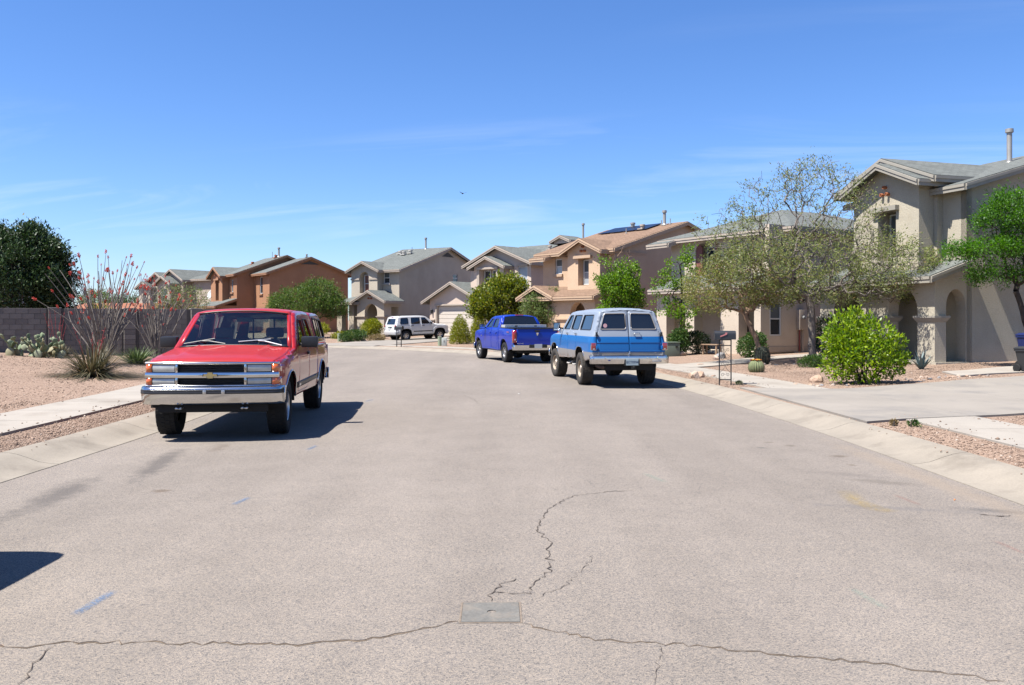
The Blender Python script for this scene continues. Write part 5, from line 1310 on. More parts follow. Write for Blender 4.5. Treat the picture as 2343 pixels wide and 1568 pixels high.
def blue_wagon():
    WB = 3.29; FA = 0.95; RA = FA+WB; Y0 = FA+WB/2
    zw = lin([0.5, 0.62, 0.85, 1.08, 1.22, 1.41, 1.85], [0.90, 0.925, 0.945, 0.94, 0.915, 0.845, 0.70])
    def wf(u, z): return zw(z) - 0.06*max(0, 0.6-u)**2/0.36 - 0.05*max(0, u-5.1)**2/0.16
    hood = [(0.12, 1.13), (0.25, 1.19), (0.6, 1.235), (1.1, 1.265), (1.5, 1.29)]
    pil = [(1.5, 1.29), (1.8, 1.55), (2.08, 1.79)]
    roof = [(2.08, 1.79), (2.2, 1.835), (2.5, 1.86), (3.5, 1.872), (4.6, 1.872), (5.1, 1.86), (5.27, 1.845), (5.34, 1.81)]
    rear = [(5.34, 1.81), (5.40, 1.6), (5.455, 1.38), (5.50, 1.22), (5.525, 1.07), (5.53, 0.95), (5.53, 0.8)]
    V = Vehicle('blue_wagon', 'old blue and silver utility wagon with barn doors parked at the right kerb', 'SUV', (2.395, 23.85, 0.03), (-0.142, 0.99), Y0, wf, [hood+pil[1:]+roof[1:], rear], r=0.06)
    P = two_tone(); ur = lin([0.7, 0.8, 0.95, 1.07, 1.22, 1.38, 1.6, 1.81, 1.9], [5.525, 5.53, 5.53, 5.525, 5.50, 5.455, 5.40, 5.34, 5.29])
    rk = 0.60; a1 = arch_cut(FA, 0.46, 0.52, rk, sq=3.0); a2 = arch_cut(RA, 0.44, 0.52, rk, sq=3.0)
    d1 = round_poly([(1.72, 0.66), (2.78, 0.66), (2.80, 1.36), (2.80, 1.80), (2.30, 1.80), (1.76, 1.33)], 0.06); d2 = round_poly([(2.84, 0.66), (3.70, 0.66), (3.84, 1.05), (3.86, 1.36), (3.84, 1.80), (2.86, 1.80)], 0.06)
    w1 = round_poly([(1.98, 1.385), (2.73, 1.385), (2.73, 1.75), (2.36, 1.75)], 0.05); w2 = round_poly([(2.90, 1.385), (3.78, 1.385), (3.76, 1.75), (2.92, 1.75)], 0.05); w3 = round_poly([(3.98, 1.385), (5.14, 1.385), (5.02, 1.75), (3.98, 1.75)], 0.05)
    top = hood + pil[1:] + roof[1:]
    out = [(0.15, 0.68), (0.36, 0.64)] + a1 + [(1.55, rk)] + a2 + [(4.8, 0.62), (5.53, 0.70), (5.53, 0.8)] + list(reversed(rear))[1:] + list(reversed(top))[1:] + [(0.11, 0.9)]
    V.side_panel('body_side', out, [d1, d2, w3], P)
    for d, w in ((d1, w1), (d2, w2)):
        for o in V.side_panel('door', inset(d, 0.007), [w], P):
            sg = 1 if sum(v.co.x for v in o.data.vertices) > 0 else -1; uh = max(p[0] for p in d)-0.14
            h = MB(); h.bbox(V.pt(uh, sg*(wf(uh, 1.27)+0.018), 1.27), (0.02, 0.07, 0.02), 0.007); h.build('handle', M_CHROME, o, smooth=40)
            V.side_glass('door_glass', w, M_TINT, o, sides=(sg,)); V.trim_line('window_seal', w, M_BLACKPL, 0.009, parent=o, sides=(sg,))
    V.side_glass('quarter_glass', w3, M_TINT); V.trim_line('window_seal', w3, M_BLACKPL, 0.010)
    hs = MB(); V.strip('hood', [(u, z, 0.03, 0.05*max(0, 1-u)) for u, z in hood], P); gp = [(u, z, 0.04, 0.05) for u, z in pil]
    V.strip('windscreen', gp, M_TINT, -0.92, 0.92, thick=0)
    for a, b in ((-1, -0.92), (0.92, 1)): V.strip('windscreen_pillar', gp, P, a, b, 3)
    rp = []
    for a, b in zip(roof, roof[1:]):
        for k in range(3): rp.append((a[0]+(b[0]-a[0])*k/3, a[1]+(b[1]-a[1])*k/3))
    rp.append(roof[-1]); V.strip('roof', [(u, z, 0.052, 0.03*max(0, 2.6-u)) for u, z in rp], P, cols=25, dome=lambda u, t: 0.006*math.cos(t*22) if abs(t) < 0.8 else 0)
    V.cross_panel('front_panel', [(-0.88, 0.72), (0.88, 0.72), (0.86, 1.15), (-0.86, 1.15)], [], lambda x, z: 0.13, M_CHROME, rear=False)
    # rear: body frame and two barn doors
    def hw(z): return V.W(ur(z), z)
    zs = [0.80, 0.95, 1.08, 1.22, 1.30, 1.41, 1.55, 1.70, 1.80]
    outl = [(hw(z), z) for z in zs] + [(0.58, 1.865), (0.3, 1.885), (0, 1.89), (-0.3, 1.885), (-0.58, 1.865)] + [(-hw(z), z) for z in reversed(zs)]
    def dpoly(sg): return [(sg*x, z) for x, z in round_poly([(0.004, 0.835), (0.785, 0.835), (0.80, 1.10), (0.785, 1.30), (0.745, 1.42), (0.62, 1.76), (0.56, 1.825), (0.004, 1.845)], 0.05)]
    dl, dr = dpoly(-1), dpoly(1); uf = lambda x, z: ur(z) - 0.03*(abs(x)/0.9)**4
    V.cross_panel('rear_frame', outl, [dl, dr], uf, P)
    for sg, dd in ((-1, dl), (1, dr)):
        ww = [(sg*x, z) for x, z in round_poly([(0.065, 1.40), (0.695, 1.40), (0.575, 1.775), (0.065, 1.785)], 0.05)]
        o = V.cross_panel('barn_door', inset(dd, 0.006), [ww], uf, P, off=0.008)
        V.cross_panel('barn_door_glass', ww, [], uf, M_TINT, parent=o, thick=0, off=-0.004)
        mb = MB(); pts = [V.pt(uf(x, z)+0.012, x, z) for x, z in ww]; pts.append(pts[0]); mb.tube(pts, 0.014, 6); mb.build('window_frame', mat('trim_dull', (0.38, 0.36, 0.34), 0.4, metal=0.3), o, smooth=True)
        for z, m in ((1.29, M_BLACKPL), (0.965, MATS['paint_two_tone'])):
            mb = MB(); mb.bbox(V.pt(ur(z)+0.03, sg*0.80, z), (0.022, 0.03, 0.045), 0.008); mb.build('hinge', m, o, smooth=40)
        mb = MB(); pts = [V.pt(uf(x, 1.075)+0.008, x, 1.075) for x in np.linspace(sg*0.02, sg*0.79, 8)]; mb.tube(pts, 0.008, 5); mb.build('crease_line', mat('crease_dark_blue', (0.006, 0.03, 0.12), 0.5), o)
        mb = MB(); pts = [V.pt(uf(x, 0.885)+0.010, x, 0.885) for x in np.linspace(sg*0.02, sg*0.79, 8)]; mb.tube(pts, 0.007, 5); mb.build('crease_line', MATS['paint_two_tone'], o)
        if sg > 0:
            mb = MB(); mb.tube([V.pt(5.50, 0.10, 1.315), V.pt(5.53, 0.12, 1.315), V.pt(5.53, 0.26, 1.315), V.pt(5.50, 0.27, 1.315)], 0.011, 6); mb.tube([V.pt(5.53, 0.12, 1.315), V.pt(5.53, 0.12, 1.28), V.pt(5.53, 0.25, 1.28), V.pt(5.53, 0.26, 1.315)], 0.008, 6); mb.build('handle', M_CHROME, o, smooth=True)
        else:
            mb = MB(); mb.lathe([(0, 0.003), (0.05, 0.002), (0.05, 0)], V.pt(ur(1.5)+0.003, -0.57, 1.49), (0,-1,0.1), 20); mb.build('sticker', mat('sticker_pink', (0.62, 0.36, 0.38), 0.6, var=(14, 0.35)), o)
        # tail lamps
        V.box('tail_lamp_rim', 5.49, 5.535, sg*0.815, sg*0.945, 0.90, 1.085, M_CHROME, b=0.01); tl = V.box('tail_lamp', 5.52, 5.548, sg*0.825, sg*0.935, 0.912, 1.073, M_REDLENS, b=0.006); V.box('reverse_lens', 5.535, 5.552, sg*0.85, sg*0.895, 0.92, 0.945, M_LAMP, tl, b=0.003)
    mb = MB(); mb.tube([V.pt(5.56, 0.0, 0.88), V.pt(5.57, -0.01, 0.83), V.pt(5.58, -0.03, 0.79)], 0.014, 6); mb.build('latch', M_ALLOY, V.o)
    V.box('rear_valance', 5.40, 5.52, -0.86, 0.86, 0.68, 0.83, P, b=0.015)
    V.bumper('rear_bumper', [(5.50, 0.775), (5.62, 0.775), (5.655, 0.755), (5.665, 0.70), (5.655, 0.64), (5.64, 0.585), (5.56, 0.58)], 0.955, mat('chrome_worn', (0.62, 0.61, 0.60), 0.2, metal=1.0, var=(5, 0.15), dirt=((0.30, 0.20, 0.13), 4.0, 0.56, 0.6)), 0.04, 0.35, rear=True)
    for x in (-0.62, -0.34, 0.40, 0.66):
        mb = MB(); mb.lathe([(0, 0.012), (0.014, 0.008), (0.016, 0)], V.pt(5.66, x, 0.725), (0,-1,0), 10); mb.build('bumper_bolt', M_CHROME, V.o, smooth=True)
    V.box('bumper_sticker', 5.663, 5.668, -0.55, -0.50, 0.65, 0.68, mat('sticker_blue', (0.03, 0.05, 0.25), 0.6), b=0.001)
    bs = V.box('bumper_sticker', 5.654, 5.659, 0.53, 0.76, 0.625, 0.675, mat('sticker_worn', (0.5, 0.48, 0.45), 0.6, var=(20, 0.3)), b=0.001)
    pb = V.box('plate_bracket', 5.645, 5.668, -0.16, 0.22, 0.53, 0.72, M_BLACKPL, b=0.01); V.plate(5.676, 0.03, 0.622, 'BCT0994', m=mat('plate_pale_teal', (0.46, 0.56, 0.58), 0.5))
    mb = MB(); mb.bbox(V.pt(5.58, 0.06, 0.49), (0.05, 0.10, 0.04), 0.006); mb.tube([V.pt(5.60, 0.06, 0.49), V.pt(5.72, 0.06, 0.47)], 0.02, 8); mb.lathe([(0, 0.05), (0.022, 0.045), (0.028, 0.02), (0.02, 0)], V.pt(5.72, 0.06, 0.48), (0,0,1), 10); mb.build('tow_hitch', M_UNDER, V.o)
    mb = MB(); mb.tube([V.pt(4.7, -0.62, 0.50), V.pt(5.56, -0.66, 0.50)], 0.045, 8); mb.build('exhaust', mat('rusty_exhaust', (0.10, 0.055, 0.035), 0.8, var=(8, 0.3)), V.o, smooth=True)
    V.box('chassis', 0.4, 5.5, -0.6, 0.6, 0.42, 0.66, M_UNDER); V.box('floor_pan', 1.5, 5.4, -0.84, 0.84, 0.62, 0.72, M_UNDER); V.box('engine_block', 0.25, 1.5, -0.6, 0.6, 0.6, 1.1, M_UNDER)
    V.box('dashboard', 1.7, 2.0, -0.75, 0.75, 1.0, 1.3, M_BLACKPL, b=0.04)
    for u in (2.6, 3.6): V.box('seat', u, u+0.2, -0.7, 0.7, 0.75, 1.45, M_UNDER, b=0.05)
    mb = MB(); mb.tube([V.pt(RA, -0.7, 0.40), V.pt(RA, 0.7, 0.40)], 0.055, 8); mb.lathe([(0.0, -0.14), (0.11, -0.1), (0.16, 0), (0.11, 0.1), (0, 0.14)], V.pt(RA, 0.05, 0.40), (0,1,0), 12); mb.build('axle', M_UNDER, V.o); mb = MB(); mb.tube([V.pt(FA, -0.7, 0.40), V.pt(FA, 0.7, 0.40)], 0.055, 8); mb.build('axle', M_UNDER, V.o)
    for uu, ar in ((FA, a1), (RA, a2)): V.trim_line('arch_trim', ar, M_CHROME, 0.010, closed=False, off=0.0)
    for u in (2.35, 3.05):
        for sg in (1, -1):
            mb = MB(); mb.tube([V.pt(u, sg*0.70, 0.56), V.pt(u+0.06, sg*0.86, 0.46), V.pt(u+0.36, sg*0.88, 0.46), V.pt(u+0.42, sg*0.70, 0.56)], 0.024, 8); mb.build('side_step', mat('step_white', (0.60, 0.57, 0.52), 0.5, dirt=((0.25, 0.18, 0.12), 6, 0.5, 0.7)), V.o, smooth=True)
    for sg in (1, -1):
        mo = V.mirror(1.9, 0.93, 1.44, sg, M_BLACKPL, 0.10, 0.12, 0.03); mb = MB(); mb.lathe([(0, 0.02), (0.05, 0.012), (0.06, 0)], V.pt(1.94, sg*0.97, 1.33), (0,-1,0), 14); mb.build('convex_mirror', M_CHROME, mo, smooth=True)
    V.wells((FA, RA), 0.53, 0.46, 0.91)
    dusty = mat('wheel_dusty', (0.42, 0.36, 0.29), 0.5, metal=0.5, var=(5, 0.25), dirt=((0.22, 0.12, 0.06), 5, 0.48, 0.8))
    for sg in (1, -1):
        V.wheel(FA, sg, 0.41, 0.30, 0.80, dusty, M_RUBBER_DUSTY, 'slot', 0.1); V.wheel(RA, sg, 0.41, 0.30, 0.80, dusty, M_RUBBER_DUSTY, 'slot')
    V.bumper('front_bumper', [(0.12, 0.78), (0.0, 0.77), (-0.02, 0.70), (0.0, 0.60), (0.1, 0.58)], 0.95, M_CHROME, 0.08, 0.5)
    return V
blue_wagon()

# ---------------------------------------------------------------- blue pickup
def blue_pickup():
    WB = 3.55; FA = 0.95; RA = FA+WB; Y0 = FA+WB/2
    zw = lin([0.4, 0.5, 0.8, 1.05, 1.25, 1.32, 1.8], [0.90, 0.92, 0.95, 0.95, 0.93, 0.90, 0.715])
    def wf(u, z): return zw(z) - 0.12*max(0, 0.8-u)**2/0.64 + 0.02*math.exp(-((u-RA)/0.5)**2) + 0.02*math.exp(-((u-FA)/0.5)**2)
    hood = [(0.14, 1.06), (0.3, 1.15), (0.6, 1.20), (1.1, 1.24), (1.55, 1.28)]; pil = [(1.55, 1.28), (1.9, 1.52), (2.25, 1.74)]
    roof = [(2.25, 1.74), (2.45, 1.785), (2.9, 1.80), (3.35, 1.785), (3.58, 1.74)]; back = [(3.58, 1.74), (3.70, 1.55), (3.80, 1.33)]
    V = Vehicle('blue_pickup', 'bright blue extended-cab pickup truck parked in front of the peach house', 'pickup truck', (0.025, 35.77, 0.03), (-0.31, 0.95), Y0, wf, [hood+pil[1:]+roof[1:]+back[1:]], r=0.06)
    P = mat('paint_blue', (0.003, 0.036, 0.42), 0.35, coat=0.4, spec=0.2, var=(1.0, 0.04)); rk = 0.44
    a1 = arch_cut(FA, 0.42, 0.48, rk, sq=2.3); a2 = arch_cut(RA, 0.42, 0.48, rk, sq=2.3); top = hood+pil[1:]+roof[1:]+back[1:]
    d1 = round_poly([(1.78, 0.52), (2.80, 0.52), (2.82, 1.3), (2.80, 1.74), (2.40, 1.735), (1.82, 1.33)], 0.06); d2 = round_poly([(2.85, 0.52), (3.55, 0.52), (3.66, 1.0), (3.60, 1.42), (3.46, 1.72), (2.86, 1.74)], 0.06)
    w1 = round_poly([(2.02, 1.345), (2.75, 1.345), (2.73, 1.685), (2.44, 1.685)], 0.05); w2 = round_poly([(2.90, 1.345), (3.54, 1.345), (3.40, 1.68), (2.91, 1.685)], 0.05)
    V.side_panel('cab_side', [(0.2, 0.55), (0.40, 0.50)] + a1 + [(3.78, rk), (3.79, 1.33)] + list(reversed(top))[1:] + [(0.13, 0.8)], [d1, d2], P)
    for d, w in ((d1, w1), (d2, w2)):
        for o in V.side_panel('door', inset(d, 0.007), [w], P):
            sg = 1 if sum(v.co.x for v in o.data.vertices) > 0 else -1; uh = max(p[0] for p in d)-0.17
            h = MB(); h.bbox(V.pt(uh, sg*(wf(uh, 1.13)+0.016), 1.13), (0.018, 0.085, 0.022), 0.008); h.build('handle', P, o, smooth=40)
            V.side_glass('door_glass', w, M_TINT, o, sides=(sg,)); V.trim_line('window_seal', w, M_BLACKPL, 0.008, parent=o, sides=(sg,))
    for o in V.side_panel('bed_side', [(3.82, rk)] + a2 + [(5.15, 0.50), (5.70, 0.55), (5.71, 1.28), (3.82, 1.31)], [], P): pass
    V.strip('hood', [(u, z, 0.05, 0.08*max(0, 1-u/1.5)) for u, z in hood], P); gp = [(u, z, 0.04, 0.06) for u, z in pil]; V.strip('windscreen', gp, M_TINT, -0.92, 0.92, thick=0)
    for a, b in ((-1, -0.92), (0.92, 1)): V.strip('windscreen_pillar', gp, P, a, b, 3)
    V.strip('roof', [(u, z, 0.05, 0.0) for u, z in roof], P); bp = [(u, z, 0.05*(z-1.2)/0.5, 0.0) for u, z in back]
    V.strip('rear_window', [(u+0.004, z, c, b) for u, z, c, b in bp], M_TINT, -0.88, 0.88, thick=0)
    for a, b in ((-1, -0.87), (0.87, 1)): V.strip('rear_pillar', bp, P, a, b, 3)
    V.cross_panel('cab_rear', [(-0.88, 0.6), (0.88, 0.6), (0.88, 1.36), (-0.88, 1.36)], [], lambda x, z: 3.79, P)
    mb = MB(); mb.bbox(V.pt(3.57, 0, 1.83), (0.17, 0.04, 0.022), 0.008); mb.build('brake_light', M_REDLENS, V.o, smooth=40)
    # bed: tailgate, rails, floor, lamps
    tg = V.cross_panel('tailgate', round_poly([(-0.80, 0.70), (0.80, 0.70), (0.82, 1.0), (0.81, 1.285), (-0.81, 1.285), (-0.82, 1.0)], 0.03), [], lambda x, z: 5.70 + 0.02*math.cos((z-0.9)*5), P)
    V.box('tailgate_cap', 5.64, 5.715, -0.80, 0.80, 1.287, 1.325, M_BLACKPL, tg, 0.012)
    mb = MB(); mb.bbox(V.pt(5.725, 0.0, 1.215), (0.10, 0.012, 0.032), 0.01); mb.build('tailgate_handle', M_BLACKPL, tg, smooth=40)
    sh = [(-0.045, 0.05), (-0.02, 0.06), (0, 0.045), (0.02, 0.06), (0.045, 0.05), (0.05, 0.01), (0.03, 0.0), (0.035, -0.03), (0.012, -0.06), (-0.012, -0.06), (-0.035, -0.03), (-0.03, 0.0), (-0.05, 0.01)]
    mb = MB(); mb.prism([(a*0.9, b*0.95) for a, b in sh], V.pt(5.722, 0.0, 1.10), (1,0,0), (0,0,1), (0, -0.012, 0)); mb.build('badge', M_CHROME, tg)
    lettering('RAM 1500', 0.055, Matrix.Translation(V.pt(5.722, -0.66, 0.745)) @ Matrix.Rotation(R_(90), 4, 'X'), M_ALLOY, tg)
    for sg in (1, -1):
        V.box('bed_rail', 3.83, 5.66, sg*0.80, sg*0.91, 1.30, 1.335, M_BLACKPL if sg < 0 else M_BLACKPL, b=0.01)
        rows = [[V.pt(u, sg*x, z) for z in (0.77, 0.9, 1.1, 1.24)] for u, x in ((5.715, 0.825), (5.718, 0.90), (5.70, 0.945), (5.62, 0.962))]
        mb = MB(); mb.grid(rows); o = mb.build('tail_lamp', M_REDLENS, V.o, smooth=60); md = o.modifiers.new('t', 'SOLIDIFY'); md.thickness = 0.02; md.offset = 0
        V.box('reverse_lens', 5.72, 5.735, sg*0.85, sg*0.91, 0.86, 0.92, M_LAMP, o, 0.004)
        V.box('bed_wall', 3.85, 5.66, sg*0.76, sg*0.80, 0.75, 1.31, P, b=0.005)
        V.mirror(1.98, 0.94, 1.36, sg, M_BLACKPL, 0.12, 0.10, 0.06)
    V.box('bed_floor', 3.85, 5.66, -0.8, 0.8, 0.70, 0.76, M_BLACKPL)
    for o_side in (-1,):
        mb = MB(); mb.box(-0.976, -0.972, V.Y0-5.25, V.Y0-4.95, 1.155, 1.185); mb.build('bed_decal', mat('decal_orange', (0.45, 0.12, 0.04), 0.5, var=(20, 0.4)), V.o)
        mb = MB(); mb.box(-0.976, -0.97, V.Y0-1.55, V.Y0-1.40, 0.985, 1.005); mb.build('fender_badge', M_ALLOY, V.o)
    V.bumper('rear_bumper', [(5.66, 0.70), (5.80, 0.70), (5.83, 0.68), (5.82, 0.58), (5.79, 0.50), (5.70, 0.50)], 0.95, M_CHROME, 0.06, 0.4, rear=True)
    V.box('bumper_step', 5.80, 5.836, -0.36, 0.36, 0.58, 0.712, M_BLACKPL, b=0.01); V.plate(5.842, 0.0, 0.645, '')
    V.box('chassis', 0.4, 5.5, -0.6, 0.6, 0.38, 0.6, M_UNDER); V.box('floor_pan', 1.5, 3.75, -0.84, 0.84, 0.5, 0.6, M_UNDER); V.box('engine_block', 0.25, 1.5, -0.6, 0.6, 0.5, 1.0, M_UNDER)
    V.cross_panel('grille', [(-0.8, 0.6), (0.8, 0.6), (0.8, 1.08), (-0.8, 1.08)], [], lambda x, z: 0.12+0.1*(x/0.8)**2, M_CHROME, rear=False); V.bumper('front_bumper', [(0.15, 0.66), (0.02, 0.65), (0.0, 0.55), (0.05, 0.42), (0.15, 0.40)], 0.94, M_CHROME, 0.1, 0.5)
    V.box('seat', 2.7, 2.9, -0.7, 0.7, 0.7, 1.4, M_UNDER, b=0.05); V.box('dashboard', 1.75, 2.05, -0.75, 0.75, 1.0, 1.3, M_BLACKPL, b=0.04)
    mb = MB(); mb.tube([V.pt(RA, -0.7, 0.38), V.pt(RA, 0.7, 0.38)], 0.06, 8); mb.lathe([(0.0, -0.13), (0.1, -0.1), (0.14, 0), (0.1, 0.1), (0, 0.13)], V.pt(RA, 0, 0.38), (0,1,0), 12); mb.bbox(V.pt(5.2, 0.3, 0.5), (0.3, 0.4, 0.1), 0.04); mb.build('axle', M_UNDER, V.o)
    V.wells((FA, RA), 0.48, 0.43, 0.92)
    for sg in (1, -1):
        V.wheel(FA, sg, 0.39, 0.27, 0.80, M_ALLOY, M_RUBBER, 'spoke5', 0.08); V.wheel(RA, sg, 0.39, 0.27, 0.80, M_ALLOY, M_RUBBER, 'spoke5')
    # aluminium tool box laid across the bed rails
    M = V.o.matrix_basis.copy(); tb = empty('tool_box', (0, 0, 0), 0, 'aluminium chequer-plate tool box lying across the bed of the blue pickup', 'tool box'); tb.matrix_basis = M @ Matrix.Translation(V.pt(4.15, 0, 1.337))
    al = mat('aluminium_plate', (0.66, 0.65, 0.62), 0.42, metal=0.7, bump=(60, 0.6, 0.004), var=(3, 0.05))
    b = MB(); b.bbox((0, 0, 0.035), (0.86, 0.24, 0.034), 0.008); b.build('chest', al, tb)
    for sg in (1, -1):
        b = MB(); b.bbox((sg*0.43, 0, 0.088), (0.425, 0.25, 0.018), 0.008); l = b.build('lid', al, tb); b = MB(); b.bbox((sg*0.40, -0.252, 0.06), (0.05, 0.012, 0.025), 0.005); b.build('latch', M_BLACKPL, l)
    return V
blue_pickup()

# ---------------------------------------------------------------- white SUV
def white_suv():
    WB = 2.69; FA = 0.86; RA = FA+WB; Y0 = FA+WB/2
    zw = lin([0.4, 0.55, 0.8, 1.0, 1.12, 1.72], [0.86, 0.88, 0.90, 0.90, 0.885, 0.745])
    def wf(u, z): return zw(z) - 0.10*max(0, 0.6-u)**2/0.36 - 0.03*max(0, u-4.1)**2/0.09
    hood = [(0.16, 0.98), (0.35, 1.05), (0.9, 1.10), (1.25, 1.13)]; pil = [(1.25, 1.13), (1.55, 1.40), (1.85, 1.64)]
    roof = [(1.85, 1.64), (2.0, 1.69), (2.4, 1.715), (3.4, 1.715), (4.0, 1.69), (4.13, 1.64)]; rear = [(4.13, 1.64), (4.22, 1.35), (4.32, 1.08), (4.35, 0.9), (4.36, 0.62)]
    V = Vehicle('white_suv', 'white boxy SUV parked on the driveway before the tan house', 'SUV', (-6.72, 62.1, 0.245), (0.82, 0.57), Y0, wf, [hood+pil[1:]+roof[1:], rear], r=0.06, pitch=R_(1.6))
    P = mat('paint_white', (0.80, 0.80, 0.79), 0.3, coat=0.6, var=(1.0, 0.02)); ur = lin([0.6, 0.9, 1.08, 1.35, 1.64, 1.75], [4.36, 4.35, 4.32, 4.22, 4.13, 4.08]); rk = 0.42
    a1 = arch_cut(FA, 0.40, 0.46, rk, sq=2.8); a2 = arch_cut(RA, 0.40, 0.46, rk, sq=2.8)
    d1 = round_poly([(1.42, 0.48), (2.36, 0.48), (2.36, 1.66), (1.98, 1.65), (1.46, 1.18)], 0.05); d2 = round_poly([(2.41, 0.48), (3.0, 0.48), (3.18, 0.8), (3.22, 1.1), (3.20, 1.66), (2.41, 1.66)], 0.05)
    w1 = round_poly([(1.62, 1.17), (2.30, 1.17), (2.30, 1.60), (2.0, 1.59)], 0.05); w2 = round_poly([(2.46, 1.17), (3.13, 1.17), (3.12, 1.60), (2.46, 1.60)], 0.05); w3 = round_poly([(3.36, 1.17), (3.98, 1.17), (3.90, 1.59), (3.36, 1.60)], 0.05)
    top = hood+pil[1:]+roof[1:]
    V.side_panel('body_side', [(0.2, 0.5)] + a1 + a2 + [(4.36, 0.52), (4.36, 0.62)] + list(reversed(rear))[1:] + list(reversed(top))[1:] + [(0.15, 0.75)], [d1, d2, w3], P)
    for d, w in ((d1, w1), (d2, w2)):
        for o in V.side_panel('door', inset(d, 0.007), [w], P):
            sg = 1 if sum(v.co.x for v in o.data.vertices) > 0 else -1; uh = max(p[0] for p in d)-0.17
            h = MB(); h.bbox(V.pt(uh, sg*(wf(uh, 1.05)+0.016), 1.05), (0.018, 0.085, 0.022), 0.008); h.build('handle', M_BLACKPL, o, smooth=40)
            V.side_glass('door_glass', w, M_TINT, o, sides=(sg,)); V.trim_line('window_seal', w, M_BLACKPL, 0.012, parent=o, sides=(sg,))
    V.side_glass('quarter_glass', w3, M_TINT); V.trim_line('window_seal', w3, M_BLACKPL, 0.012)
    V.side_panel('side_moulding', [(1.45, 0.62), (2.95, 0.62), (2.95, 0.68), (1.45, 0.68)], [], M_BLACKPL, 0.3, 0.05, 0.012); V.side_panel('sill', [(1.33, 0.36), (3.08, 0.36), (3.08, 0.44), (1.33, 0.44)], [], M_BLACKPL, 0.3, 0.05, 0.0)
    for ua in (FA, RA):
        o1 = arch_cut(ua, 0.40, 0.58, 0.46, sq=3.2); i1 = arch_cut(ua, 0.40, 0.455, 0.46, sq=2.8); V.side_panel('fender_flare', o1+list(reversed(i1)), [], P, 0.1, 0.08, 0.035, thick=0.04)
    V.strip('hood', [(u, z, 0.05, 0.06) for u, z in hood], P); gp = [(u, z, 0.04, 0.05) for u, z in pil]; V.strip('windscreen', gp, M_TINT, -0.92, 0.92, thick=0)
    for a, b in ((-1, -0.92), (0.92, 1)): V.strip('windscreen_pillar', gp, P, a, b, 3)
    V.strip('roof', [(u, z, 0.04, 0) for u, z in roof], P)
    for sg in (1, -1):
        mb = MB(); mb.tube([V.pt(2.0, sg*0.60, 1.75), V.pt(2.2, sg*0.60, 1.79), V.pt(3.7, sg*0.60, 1.79), V.pt(3.95, sg*0.60, 1.73)], 0.018, 6); mb.build('roof_rail', M_BLACKPL, V.o, smooth=True); V.mirror(1.62, 0.89, 1.2, sg, M_BLACKPL, 0.09, 0.08, 0.05)
    def hw(z): return V.W(ur(z), z)
    zs = [0.62, 0.8, 1.0, 1.15, 1.3, 1.45, 1.6]; outl = [(hw(z), z) for z in zs] + [(0.55, 1.66), (0, 1.69), (-0.55, 1.66)] + [(-hw(z), z) for z in reversed(zs)]
    hatch = round_poly([(-0.66, 0.72), (0.66, 0.72), (0.70, 1.05), (0.60, 1.60), (-0.60, 1.60), (-0.70, 1.05)], 0.05); gw = round_poly([(-0.62, 1.15), (0.62, 1.15), (0.54, 1.56), (-0.54, 1.56)], 0.05)
    V.cross_panel('rear_frame', outl, [hatch], lambda x, z: ur(z), P); hp = V.cross_panel('hatch', inset(hatch, 0.006), [gw], lambda x, z: ur(z), P); V.cross_panel('hatch_glass', gw, [], lambda x, z: ur(z), M_TINT, parent=hp, thick=0, off=-0.004)
    V.box('hatch_handle', 4.33, 4.37, -0.28, 0.28, 0.93, 1.0, M_BLACKPL, hp); V.plate(4.375, -0.1, 0.86, '')
    mb = MB(); mb.lathe([(0, 0.02), (0.028, 0.015), (0.03, 0)], V.pt(4.37, 0, 0.99), (0,-1,0), 10); mb.build('emblem', mat('emblem_green', (0.05, 0.35, 0.25), 0.3), hp)
    mb = MB(); mb.tube([V.pt(4.27, 0.0, 1.17), V.pt(4.30, 0.2, 1.2)], 0.012, 6); mb.build('wiper', M_BLACKPL, hp); V.box('brake_light', 4.10, 4.15, -0.14, 0.14, 1.635, 1.665, M_REDLENS)
    for sg in (1, -1):
        for za, zb, m in ((0.98, 1.10, M_REDLENS), (0.82, 0.975, M_LAMP)): V.box('tail_lamp', ur(za)-0.02, ur(za)+0.02, sg*0.72, sg*0.885, za, zb, m, b=0.012)
    V.bumper('rear_bumper', [(4.25, 0.72), (4.42, 0.72), (4.46, 0.70), (4.46, 0.55), (4.42, 0.45), (4.3, 0.43)], 0.89, P, 0.06, 0.6, rear=True)
    V.bumper('front_bumper', [(0.15, 0.66), (0.02, 0.64), (0.0, 0.55), (0.05, 0.42), (0.15, 0.40)], 0.88, P, 0.1, 0.6); V.cross_panel('grille', [(-0.78, 0.62), (0.78, 0.62), (0.78, 1.02), (-0.78, 1.02)], [], lambda x, z: 0.14+0.08*(x/0.8)**2, M_BLACKPL, rear=False)
    V.box('chassis', 0.3, 4.2, -0.6, 0.6, 0.32, 0.5, M_UNDER); V.box('floor_pan', 1.2, 4.2, -0.82, 0.82, 0.44, 0.52, M_UNDER); V.box('engine_block', 0.25, 1.25, -0.6, 0.6, 0.45, 0.95, M_UNDER); V.box('seat', 2.3, 2.5, -0.65, 0.65, 0.6, 1.3, M_UNDER, b=0.05); V.box('seat', 3.1, 3.3, -0.65, 0.65, 0.6, 1.3, M_UNDER, b=0.05)
    V.wells((FA, RA), 0.47, 0.41, 0.88)
    for sg in (1, -1):
        V.wheel(FA, sg, 0.36, 0.235, 0.78, M_ALLOY, M_RUBBER, 'spoke6', 0.0, False); V.wheel(RA, sg, 0.36, 0.235, 0.78, M_ALLOY, M_RUBBER, 'spoke6', 0.0, False)
    return V
white_suv()

